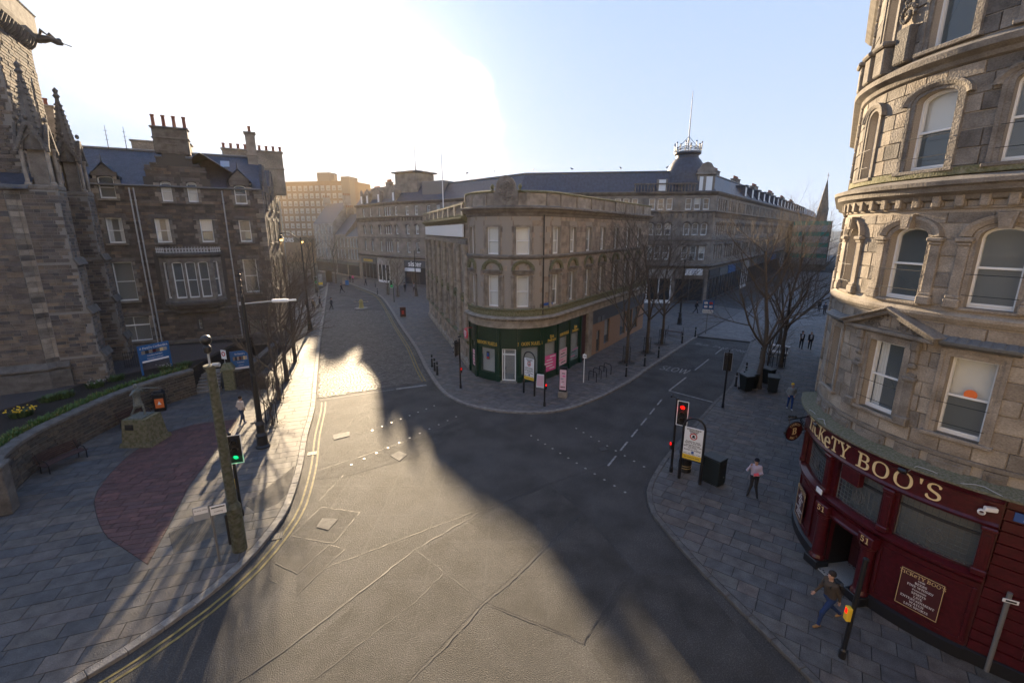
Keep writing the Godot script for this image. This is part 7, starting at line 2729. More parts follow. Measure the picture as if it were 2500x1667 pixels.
func furniture() -> void:
	lamp_post_camera()
	signal_post("traffic light with green lamp lit on the sunlit kerb beside the mossy pole", V(-11.04, 0, 16.38), 3.62, 0.35, "green", 0.16, "yellow", -1.9)
	signal_post("traffic light with red lamp lit beside the pedestrian zone sign", V(7.68, 0, 19.85), 3.75, -0.55, "red", 0.3, "red", -1.2)
	signal_post("traffic light seen from behind on the kerb by the refuse bins", V(13.88, 0, 28.07), 3.7, PI - 0.5, "", 0.02, "")
	signal_post("traffic light post with red standing man at the salon corner", V(-3.8, 0, 31.87), 3.7, -1.9, "", 0.3, "red", 0.6)
	signal_post("short push button post with lit red man in front of the salon poster", V(2.15, 0, 28.31), 2.75, 0.0, "", 0.0, "red", 0.5, 0.0, false)
	signal_post("black crossing post with yellow push button in front of the pub door", V(9.0, 0, 10.02), 3.1, 2.6, "", 0.1, "yellow", -1.7, -0.03, false)
	signal_post("distant traffic light with green lamp among the people on the cobbled street", V(-34.6, 0, 80.4), 3.5, 0.2, "green", 0.0, "")
	signal_post("distant traffic light with green lamp beside the young trees by the hotel", V(-19.2, 0, 73.5), 3.6, 0.1, "green", -0.25, "")
	zone_sign("arched black frame with pedestrian zone notice beside the red traffic light", V(7.86, 0, 19.28), V(8.62, 0, 18.73))
	zone_sign("arched black frame with pedestrian zone notice in front of the nail salon", V(0.84, 0, 30.87), V(1.58, 0, 30.2))
	var bl := [[-6.83, 37.25, "first of three bollards at the kerb beside the salon, furthest from its door"], [-6.42, 36.13, "middle one of three bollards at the kerb beside the salon"], [-6.03, 35.07, "last of three bollards at the kerb beside the salon, closest to its door"], [9.1, 34.6, "bollard on the bus lane kerb beside the cycle stands"], [11.4, 37.5, "bollard at the kerb beside the first guarded tree of the corner block"], [13.4, 40.1, "bollard at the kerb between the guarded trees of the corner block"], [17.6, 45.7, "bollard at the kerb in front of the street bench"], [20.1, 48.6, "bollard where the bus lane ends at the paved island"], [16.74, 32.27, "bollard on the pub side kerb closest to the rear of the traffic light"], [18.8, 34.9, "bollard on the pub side kerb next to the refuse bins"], [22.6, 39.8, "bollard on the pub side kerb level with the road lettering"], [25.6, 43.75, "bollard on the pub side kerb at the end of the bus lane"], [-24.6, 82.9, "bollard on the far cobbled street kerb near the hotel"], [-28.2, 93.8, "bollard in front of the hotel shop fronts"], [46.5, 72.0, "bollard in the far pedestrian street"], [49.5, 75.5, "bollard beyond the walkers in the pedestrian street"]]
	for q in bl: bollard(V(q[0], 0, q[1]), q[2], 1.1)
	# plaza: benches, litter bins
	bench("curved slatted bench with iron arms against the retaining wall", V(-22.25, 0, 20.5), 1.42, 0.5)
	bench("dark bench behind the statue plinth by the retaining wall", V(-22.7, 0, 25.6), 1.6, 0.0)
	bench("backless street bench near the last guarded tree", V(18.0, 0, 49.2), -0.7, 0.0, false)
	var lb := thing("litter_bin", "black litter bin with orange poster panel by the retaining wall", "bin", V(-22.75, 0, 27.6), 0.5)
	var m := MB.new()
	m.bx(Vector3(0, 0.55, 0), Vector3(0.6, 1.1, 0.55), 0.04)
	m.bx(Vector3(0, 1.16, 0), Vector3(0.66, 0.12, 0.6), 0.05)
	m.bx(Vector3(0, 1.28, -0.02), Vector3(0.5, 0.14, 0.44), 0.05)
	part(lb, "body", m, M.black_paint)
	m = MB.new()
	m.bx(Vector3(0.02, 0.56, 0.28), Vector3(0.46, 0.62, 0.03), 0.01)
	var pan := part(lb, "poster_panel", m, M.orange)
	m = MB.new()
	m.slab(Transform3D(Basis(), Vector3(0.02, 0.6, 0.295)), pv([-0.1, -0.12, 0.1, -0.12, 0.0, 0.12]), 0.006)
	part(pan, "print", m, M.print_white)
	var sb := thing("litter_bin", "square dark green steel litter bin beside the pedestrian zone sign", "bin", V(9.3, 0, 18.95), 0.62)
	m = MB.new()
	m.bx(Vector3(0, 0.62, 0), Vector3(0.62, 1.15, 0.86), 0.03)
	m.bx(Vector3(0, 1.24, 0), Vector3(0.66, 0.1, 0.9), 0.03)
	m.bx(Vector3(0, 0.04, 0), Vector3(0.56, 0.1, 0.8), 0.02)
	part(sb, "body", m, M.bin_green)
	m = MB.new()
	m.bx(Vector3(-0.05, 0.95, 0.435), Vector3(0.36, 0.16, 0.02), 0.005)
	part(sb, "slot", m, M.print_black)
	m = MB.new()
	m.bx(Vector3(0.1, 0.4, 0.437), Vector3(0.08, 0.05, 0.02), 0.005)
	part(sb, "lock", m, M.steel)
	var rb := thing("litter_bin", "round black litter bin behind the pedestrian zone sign", "bin", V(8.4, 0, 20.0))
	m = MB.new()
	m.lathe(Transform3D(), [Vector2(0.3, 0), Vector2(0.3, 0.08), Vector2(0.27, 0.1), Vector2(0.3, 0.85), Vector2(0.33, 0.9), Vector2(0.33, 0.96), Vector2(0.2, 1.1), Vector2(0, 1.12)], 16)
	part(rb, "body", m, M.black_paint)
	m = MB.new()
	for y in [0.2, 0.32]: m.lathe(Transform3D(), [Vector2(0.285, y), Vector2(0.29, y), Vector2(0.292, y + 0.02), Vector2(0.285, y + 0.02)], 16)
	part(rb, "band", m, M.gold)
	var fb := thing("litter_bin", "dark litter bin with red panel on the cobbled street pavement", "bin", V(-14.76, 0, 60.75), 0.2)
	m = MB.new()
	m.bx(Vector3(0, 0.6, 0), Vector3(0.75, 1.2, 0.7), 0.03)
	m.bx(Vector3(0, 1.25, 0), Vector3(0.82, 0.14, 0.78), 0.04)
	part(fb, "body", m, M.maroon_dark)
	m = MB.new()
	m.bx(Vector3(0, 0.62, 0.36), Vector3(0.3, 0.5, 0.02))
	part(fb, "panel", m, M.red_paint)
	for q in [[17.55, 31.75, 0.3, "wheelie bin on the kerb side of the big bare tree"], [18.75, 31.0, -0.5, "wheelie bin on the pub side of the big bare tree"], [18.2, 33.0, 0.1, "small wheelie bin behind the trunk of the big bare tree"], [19.4, 32.9, 0.5, "wheelie bin between the big bare tree and its guarded neighbour"], [17.0, 31.3, 0.2, "wheelie bin standing closest to the bus lane kerb"]]: wheelie_bin(q[3], V(q[0], 0, q[1]), q[2], 1.15 if q[0] < 18.0 or q[0] > 18.5 else 0.95)
	# cycle stands
	for q in [[5.97, 33.68, 6.46, 33.12, "cycle stand closest to the poster pillar"], [6.46, 34.46, 6.97, 33.88, "second cycle stand from the poster pillar"], [7.04, 35.07, 7.48, 34.38, "third cycle stand from the poster pillar"], [7.59, 35.91, 7.99, 35.07, "cycle stand closest to the guarded trees"]]:
		var n := thing("cycle_stand", q[4], "bike stand", Vector3.ZERO, 0.0, "hooped cycle stands")
		var a := V(q[0], 0, q[1])
		var b := V(q[2], 0, q[3])
		var cm := MB.new()
		var up := Vector3(0, 1, 0)
		cm.tube([a, a + up * 0.68, a.lerp(b, 0.12) + up * 0.8, b.lerp(a, 0.12) + up * 0.8, b + up * 0.68, b], [0.028, 0.028, 0.028, 0.028, 0.028, 0.028], 8)
		part(n, "hoop", cm, M.black_paint)
	var ap := thing("poster_pillar", "slim poster board on a stone plinth in front of the salon", "sign", V(3.55, 0, 30.0), -0.35)
	m = MB.new()
	m.bx(Vector3(0, 0.2, 0), Vector3(0.62, 0.4, 0.4), 0.02)
	part(ap, "plinth", m, M.sandstone)
	m = MB.new()
	m.bx(Vector3(0, 1.3, 0), Vector3(0.56, 1.8, 0.14), 0.02)
	var apb := part(ap, "frame", m, M.black_paint)
	m = MB.new()
	m.bx(Vector3(0, 1.28, 0.072), Vector3(0.46, 1.45, 0.01))
	part(apb, "poster", m, M.pale_pink)
	for i in 6:
		m = MB.new()
		m.bx(Vector3(rng.randf_range(-0.1, 0.1), 0.75 + i * 0.2, 0.08), Vector3(rng.randf_range(0.12, 0.34), rng.randf_range(0.05, 0.16), 0.008))
		part(apb, "print", m, [M.maroon, M.print_white, M.sandstone, M.grey_paint, M.pink, M.print_black][i])
	var sw := thing("pavement_sign", "small white framed pavement sign beside the salon window", "sign", V(2.1, 0, 32.0), -0.4)
	m = MB.new()
	m.box(Transform3D(Basis(Vector3.RIGHT, -0.15), Vector3(0, 0.5, 0)), Vector3(0.6, 1.0, 0.04), 0.02)
	part(sw, "frame", m, M.print_white)
	m = MB.new()
	m.box(Transform3D(Basis(Vector3.RIGHT, -0.15), Vector3(0, 0.52, 0.025)), Vector3(0.5, 0.8, 0.01))
	part(sw, "poster", m, M.pale_pink)
	m = MB.new()
	m.box(Transform3D(Basis(Vector3.RIGHT, 0.25), Vector3(0, 0.48, -0.16)), Vector3(0.5, 0.95, 0.03))
	part(sw, "prop", m, M.print_white)
	for q in [[5.48, 33.12, 2.3, "thin white post with small direction plates by the cycle stands", 0.0], [12.54, 9.62, 2.45, "grey steel post with a tiny white plate by the pub wall", 1.0]]:
		var n := thing("sign_post", q[3], "sign", V(q[0], 0, q[1]))
		m = MB.new()
		m.pipe(Vector3.ZERO, Vector3(0, q[2], 0), 0.035 if q[4] < 0.5 else 0.055, 8)
		part(n, "post", m, M.white_paint if q[4] < 0.5 else M.galvanised)
		m = MB.new()
		m.box(Transform3D(Basis(Vector3.UP, -0.5), Vector3(0, q[2] - 0.2, 0.06)), Vector3(0.3, 0.3 if q[4] < 0.5 else 0.1, 0.02), 0.004)
		var pn := part(n, "plate", m, M.print_white)
		m = MB.new()
		m.box(Transform3D(Basis(Vector3.UP, -0.5), Vector3(0, q[2] - 0.2, 0.073)), Vector3(0.2, 0.05, 0.006), 0.0)
		part(pn, "print", m, M.print_black)
	# island sign at the end of the bus lane
	var isl := thing("bus_gate_sign", "blue bus and cycle sign with white plate on the paved island", "sign", V(21.87, 0, 50.11), -0.55)
	m = MB.new()
	m.pipe(Vector3.ZERO, Vector3(0, 3.0, 0), 0.05, 8)
	part(isl, "post", m, M.galvanised)
	m = MB.new()
	m.bx(Vector3(0, 3.3, 0.06), Vector3(1.15, 1.0, 0.03), 0.01)
	var ib := part(isl, "blue_panel", m, M.sign_blue)
	for q in [[-0.26, 0.2, M.print_white], [0.27, 0.2, M.red_paint], [-0.26, -0.22, M.print_white], [0.27, -0.2, M.print_white]]:
		m = MB.new()
		m.bx(Vector3(q[0], 3.3 + q[1], 0.08), Vector3(0.34, 0.24, 0.01), 0.004)
		part(ib, "symbol", m, q[2])
	m = MB.new()
	m.bx(Vector3(0, 2.55, 0.06), Vector3(1.1, 0.42, 0.03), 0.01)
	var iw := part(isl, "white_panel", m, M.print_white)
	letters(iw, "lettering", "Buses and taxis", 0.1, Transform3D(Basis(), Vector3(0, 2.62, 0.08)), M.print_black, "Droid Sans", 0.004)
	letters(iw, "lettering", "and cycles only", 0.1, Transform3D(Basis(), Vector3(0, 2.46, 0.08)), M.print_black, "Droid Sans", 0.004)
	# tables outside a cafe on the pub side
	for q in [[25.4, 41.6, "picnic table outside the bare trees nearest the walkers"], [23.9, 39.4, "picnic table next to the second guarded tree"]]:
		var n := thing("cafe_table", q[2], "table", V(q[0], 0, q[1]), -0.6, "tables outside the cafe")
		m = MB.new()
		m.bx(Vector3(0, 0.74, 0), Vector3(1.5, 0.05, 0.75), 0.01)
		part(n, "table_top", m, M.render_white)
		for z in [-0.7, 0.7]:
			m = MB.new()
			m.bx(Vector3(0, 0.44, z), Vector3(1.5, 0.05, 0.28), 0.01)
			part(n, "seat", m, M.render_cream)
		for x in [-0.55, 0.55]:
			m = MB.new()
			m.tube([Vector3(x, 0, -0.7), Vector3(x, 0.7, -0.2)], [0.035, 0.035], 6)
			m.tube([Vector3(x, 0, 0.7), Vector3(x, 0.7, 0.2)], [0.035, 0.035], 6)
			m.pipe(Vector3(x, 0.42, -0.7), Vector3(x, 0.42, 0.7), 0.03, 6)
			part(n, "leg", m, M.black_iron)
	# lamps
	street_lamp("lit swan neck lamp outside the tenement on the cobbled street", V(-23.6, 0, 52.0), 10.6, Vector3(-1.9, 0, 0.6), true)
	street_lamp("distant lit swan neck lamp at the far end of the cobbled street", V(-36.8, 0, 85.5), 9.6, Vector3(-1.6, 0, 0.4), true)
	street_lamp("unlit lamp by the shop corner of the domed block", V(20.8, 0, 55.4), 8.0, Vector3(0.9, 0, -0.6), false)
	street_lamp("unlit lamp in front of the hotel shop with the white name", V(-17.0, 0, 80.4), 8.0, Vector3(0.9, 0, 0.4), false)
	# stone and metal marker in the carriageway
	var mk := thing("traffic_island", "small round island with yellow keep left beacon on the cobbles", "traffic island", V(-22.48, -0.08, 67.14))
	m = MB.new()
	m.lathe(Transform3D(), [Vector2(1.0, 0), Vector2(1.0, 0.14), Vector2(0.9, 0.2), Vector2(0, 0.22)], 24)
	part(mk, "base", m, M.kerb)
	m = MB.new()
	m.lathe(Transform3D(), [Vector2(0.4, 0.2), Vector2(0.32, 0.5), Vector2(0.28, 1.0), Vector2(0.36, 1.1), Vector2(0.2, 1.4), Vector2(0, 1.5)], 14)
	part(mk, "beacon", m, M.yellow_dull)
	m = MB.new()
	m.bx(Vector3(0, 1.08, 0), Vector3(1.9, 0.1, 0.1), 0.03)
	for x in [-0.95, 0.95]: m.ball(Vector3(x, 1.12, 0), Vector3(0.14, 0.1, 0.14), 8)
	part(mk, "crossbar", m, M.sandstone_pale)
	# far pavement: kiosk boards
	for q in [[-41.0, 102.4, 1.3, 2.6, "black_iron", "tall dark information totem on the far pavement"], [-39.4, 93.8, 0.8, 2.6, "render_white", "white and orange street notice on the far pavement"], [-34.8, 96.1, 0.7, 1.1, "sign_blue", "small blue pavement board in front of the far shops"], [-35.7, 97.2, 0.9, 1.5, "sandstone", "brown notice case beside the blue pavement board"]]:
		var n := thing("street_board", q[5], "sign", V(q[0], 0, q[1]), 0.2)
		m = MB.new()
		m.bx(Vector3(0, q[3] / 2 + 0.1, 0), Vector3(q[2], q[3] - 0.1, 0.16), 0.02)
		part(n, "panel", m, M[q[4]])
		m = MB.new()
		m.bx(Vector3(0, 0.06, 0), Vector3(q[2] + 0.1, 0.12, 0.3), 0.02)
		part(n, "foot", m, M.black_iron)
		if q[4] == "render_white":
			m = MB.new()
			m.bx(Vector3(0, 0.75, 0.09), Vector3(q[2], 0.5, 0.02))
			part(n, "orange_band", m, M.yellow_paint)
	# birds on the roofs
	var birds := [V(-29.6, 17.75, 45.0), V(3.5, 20.7, 78.0), V(9.5, 20.6, 76.5), V(17.0, 20.6, 75.5), V(24.0, 20.6, 74.7), V(-8.0, 21.0, 85.5), V(-3.0, 20.8, 81.0)]
	for i in birds.size():
		var n := thing("gull", "gull perched on the tenement roof" if i == 0 else "dark bird perched on the long slate roof ridge", "bird", birds[i], i * 1.3, "birds on the roofs")
		m = MB.new()
		m.tube([Vector3(-0.28, 0.2, 0), Vector3(-0.1, 0.2, 0), Vector3(0.1, 0.26, 0), Vector3(0.2, 0.36, 0), Vector3(0.3, 0.36, 0)], [0.02, 0.1, 0.1, 0.06, 0.012], 8)
		m.pipe(Vector3(0, 0.0, 0.03), Vector3(0, 0.18, 0.03), 0.012, 4)
		m.pipe(Vector3(0, 0.0, -0.03), Vector3(0, 0.18, -0.03), 0.012, 4)
		part(n, "body", m, M.grey_dark)


# ---- figures: distance field of tapered capsules, meshed as surface nets
func body_mesh(bones: Array, cell: float, blend := 0.035) -> MB:
	var lo := Vector3(1e9, 1e9, 1e9)
	var hi := -lo
	for b in bones:
		var r: float = maxf(b[2], b[3]) + 0.06
		lo = lo.min(b[0].min(b[1]) - Vector3.ONE * r)
		hi = hi.max(b[0].max(b[1]) + Vector3.ONE * r)
	var nx := int((hi.x - lo.x) / cell) + 2
	var ny := int((hi.y - lo.y) / cell) + 2
	var nz := int((hi.z - lo.z) / cell) + 2
	var f := PackedFloat32Array()
	f.resize(nx * ny * nz)
	f.fill(1.0)
	var who := PackedByteArray()
	who.resize(nx * ny * nz)
	var best := PackedFloat32Array()
	best.resize(nx * ny * nz)
	best.fill(9.0)
	for bi in bones.size():
		var b: Array = bones[bi]
		var a: Vector3 = b[0]
		var d: Vector3 = b[1] - a
		var l2 := maxf(d.length_squared(), 1e-8)
		var r0: float = b[2]
		var r1: float = b[3]
		var pad := maxf(r0, r1) + 0.05
		var p0 := ((a.min(b[1]) - Vector3.ONE * pad - lo) / cell).floor()
		var p1 := ((a.max(b[1]) + Vector3.ONE * pad - lo) / cell).ceil()
		for z in range(maxi(0, int(p0.z)), mini(nz, int(p1.z) + 1)):
			for y in range(maxi(0, int(p0.y)), mini(ny, int(p1.y) + 1)):
				for x in range(maxi(0, int(p0.x)), mini(nx, int(p1.x) + 1)):
					var p := lo + Vector3(x, y, z) * cell - a
					var t := clampf(p.dot(d) / l2, 0.0, 1.0)
					var e := (p - d * t).length() - lerpf(r0, r1, t)
					var i := (z * ny + y) * nx + x
					if e < best[i]:
						best[i] = e
						who[i] = bi
					var g := f[i]
					var h := clampf(0.5 + 0.5 * (g - e) / blend, 0.0, 1.0)
					f[i] = lerpf(g, e, h) - blend * h * (1.0 - h)
	var mb := MB.new()
	var vert := {}
	var pos := {}
	var nor := {}
	for z in nz - 1:
		for y in ny - 1:
			for x in nx - 1:
				var i := (z * ny + y) * nx + x
				var s := 0
				var acc := Vector3.ZERO
				var n := 0
				var v := [f[i], f[i + 1], f[i + nx], f[i + nx + 1], f[i + nx * ny], f[i + nx * ny + 1], f[i + nx * ny + nx], f[i + nx * ny + nx + 1]]
				for k in 8: if v[k] < 0: s += 1
				if s == 0 or s == 8: continue
				for k in 8:
					for ax in [1, 2, 4]:
						if k & ax: continue
						var m: int = k | ax
						if (v[k] < 0) != (v[m] < 0):
							var t: float = v[k] / (v[k] - v[m])
							var pk := Vector3(k & 1, (k >> 1) & 1, (k >> 2) & 1)
							var pm := Vector3(m & 1, (m >> 1) & 1, (m >> 2) & 1)
							acc += pk.lerp(pm, t)
							n += 1
				pos[i] = lo + (Vector3(x, y, z) + acc / n) * cell
				nor[i] = Vector3(v[1] + v[3] + v[5] + v[7] - v[0] - v[2] - v[4] - v[6], v[2] + v[3] + v[6] + v[7] - v[0] - v[1] - v[4] - v[5], v[4] + v[5] + v[6] + v[7] - v[0] - v[1] - v[2] - v[3]).normalized()
	for i in pos:
		for q in [[1, nx, nx * ny], [nx, nx * ny, 1], [nx * ny, 1, nx]]:
			var a := f[i]
			var b := f[i + q[0]]
			if (a < 0) == (b < 0): continue
			var j: int = i - q[1]
			var k: int = i - q[1] - q[2]
			var l: int = i - q[2]
			if not (pos.has(j) and pos.has(k) and pos.has(l)): continue
			mb.col = bones[who[i]][4]
			if a < 0:
				mb.trin(pos[i], pos[j], pos[k], nor[i], nor[j], nor[k])
				mb.trin(pos[i], pos[k], pos[l], nor[i], nor[k], nor[l])
			else:
				mb.trin(pos[i], pos[k], pos[j], nor[i], nor[k], nor[j])
				mb.trin(pos[i], pos[l], pos[k], nor[i], nor[l], nor[k])
	return mb


# a person facing +z. stride > 0 walks; arms: "swing", "phone", "bags", "pockets"
func person(label: String, at: Vector3, yaw: float, top: Color, legs: Color, hair: Color, o := {}) -> Node3D:
	var n := thing("person", label, "person", at, yaw)
	var st: float = o.get("stride", 0.0)
	var cell: float = o.get("cell", 0.03)
	var skin := Color(0.42, 0.25, 0.18)
	var shoe: Color = o.get("shoe", Color(0.02, 0.02, 0.022))
	var arms: String = o.get("arms", "swing")
	var b := []
	var hipy := 0.93 - st * 0.05
	var lean: float = o.get("lean", st * 0.06)
	var sh := Vector3(0, 1.42, lean)
	for sd in [-1.0, 1.0]:
		var ph: float = sd * st
		var hip := Vector3(sd * 0.09, hipy, 0)
		var knee := hip + Vector3(0, -0.45 * cos(ph * 0.5), 0.45 * sin(ph * 0.62) + 0.03)
		var back: float = maxf(0.0, -ph)
		var ank := knee + Vector3(0, -0.41 * cos(back * 0.9), -0.41 * sin(back * 0.95) + 0.1 * maxf(0.0, ph) - 0.03)
		ank.y = maxf(ank.y, 0.07)
		if st == 0.0: ank = Vector3(sd * (0.12 + o.get("spread", 0.0)), 0.08, 0.0)
		b.append([hip, knee, 0.09, 0.062, legs])
		b.append([knee, ank, 0.062, 0.046, legs])
		var toe := ank + Vector3(sd * 0.03, -0.035, 0.17)
		if back > 0.2: toe = ank + Vector3(0, -0.09, 0.1)
		b.append([ank + Vector3(0, -0.03, -0.04), toe, 0.045, 0.036, shoe])
	b.append([Vector3(-0.06, hipy + 0.02, 0), Vector3(0.06, hipy + 0.02, 0), 0.115, 0.115, legs])
	b.append([Vector3(-0.065, hipy + 0.12, 0.0), sh + Vector3(-0.085, -0.08, 0), 0.115, 0.125, top])
	b.append([Vector3(0.065, hipy + 0.12, 0.0), sh + Vector3(0.085, -0.08, 0), 0.115, 0.125, top])
	b.append([Vector3(0, hipy + 0.2, 0.02), sh + Vector3(0, -0.1, 0.03), 0.12, 0.13, o.get("shirt", top)])
	b.append([sh + Vector3(-0.16, 0, 0), sh + Vector3(0.16, 0, 0), 0.075, 0.075, top])
	b.append([sh + Vector3(0, 0.02, 0), sh + Vector3(0, 0.12, 0.02), 0.058, 0.055, skin])
	var hd := sh + Vector3(0, 0.24, 0.035 + o.get("look", 0.0))
	b.append([hd + Vector3(0, 0.03, -0.015), hd + Vector3(0, -0.045, 0.015), 0.098, 0.075, skin])
	b.append([hd + Vector3(0, -0.01, 0.085), hd + Vector3(0, 0.02, 0.075), 0.022, 0.016, skin])
	var hands := []
	for sd in [-1.0, 1.0]:
		var s := sh + Vector3(sd * 0.175, -0.015, 0)
		var sw: float = -sd * st * 0.55
		var el := s + Vector3(sd * 0.025, -0.28 * cos(sw), 0.28 * sin(sw) - 0.02)
		var wr := el + Vector3(-sd * 0.01, -0.25 * cos(sw + 0.3), 0.25 * sin(sw + 0.3))
		if arms == "phone" and sd < 0:
			el = s + Vector3(-0.14, -0.2, 0.14)
			wr = s + Vector3(-0.03, 0.08, 0.2)
		elif arms == "phone":
			el = s + Vector3(0.08, -0.26, 0.04)
			wr = s + Vector3(-0.14, -0.3, 0.24)
		elif arms == "pockets":
			el = s + Vector3(sd * 0.1, -0.26, -0.06)
			wr = s + Vector3(sd * 0.0, -0.44, 0.06)
		elif arms == "rifle":
			el = s + (Vector3(-0.26, -0.1, 0.06) if sd < 0 else Vector3(0.18, -0.14, 0.2))
			wr = Vector3(-0.05, sh.y + 0.14, 0.2) if sd < 0 else Vector3(0.05, sh.y + 0.14, 0.36)
		b.append([s, el, 0.062, 0.048, o.get("sleeve", top)])
		b.append([el, wr, 0.048, 0.036, o.get("sleeve", top)])
		hands.append([wr, (wr - el).normalized()])
	if o.has("skirt"): b.append([Vector3(0, hipy + 0.05, 0), Vector3(0, 0.62, 0), 0.15, 0.21, top])
	for e in o.get("extra", []): b.append(e)
	var mb := body_mesh(b, cell)
	# hands: palm, four fingers and a thumb
	mb.col = o.get("skin", skin)
	if o.get("fingers", true):
		for i in 2:
			var w: Vector3 = hands[i][0]
			var d: Vector3 = hands[i][1]
			var side := d.cross(Vector3(0.2, 0.1, 1)).normalized()
			var nrm := side.cross(d)
			mb.tube([w, w + d * 0.05, w + d * 0.09], [0.026, 0.036, 0.03], 7)
			for k in 4:
				var q := w + d * 0.08 + side * (k - 1.5) * 0.017
				var l: float = [0.062, 0.075, 0.07, 0.055][k]
				mb.tube([q, q + d * l * 0.55 + nrm * 0.008, q + d * l * 0.9 + nrm * 0.03], [0.0095, 0.009, 0.007], 5)
			var th := w + d * 0.035 + side * 0.03
			mb.tube([th, th + d * 0.03 + side * 0.022 + nrm * 0.01, th + d * 0.06 + side * 0.024 + nrm * 0.02], [0.011, 0.01, 0.008], 5)
	var body := part(n, "body", mb, o.get("mat", M.cloth))
	var hm := MB.new()
	hm.col = hair
	hm.ball(hd + Vector3(0, 0.045, -0.025), Vector3(0.104, 0.1, 0.11), 12)
	if o.get("cap", false):
		hm.box(Transform3D(Basis(Vector3.RIGHT, 0.12), hd + Vector3(0, 0.06, 0.11)), Vector3(0.15, 0.02, 0.1), 0.008)
	part(n, "cap" if o.get("cap", false) else "hair", hm, o.get("mat", M.cloth))
	var em := MB.new()
	for sd in [-1.0, 1.0]:
		em.col = Color(0.03, 0.025, 0.02)
		em.ball(hd + Vector3(sd * 0.034, 0.012, 0.077), Vector3(0.012, 0.008, 0.01), 6)
	em.col = Color(0.3, 0.12, 0.1)
	em.box(Transform3D(Basis(), hd + Vector3(0, -0.05, 0.082)), Vector3(0.04, 0.01, 0.012), 0.003)
	part(n, "face", em, M.cloth)
	return n


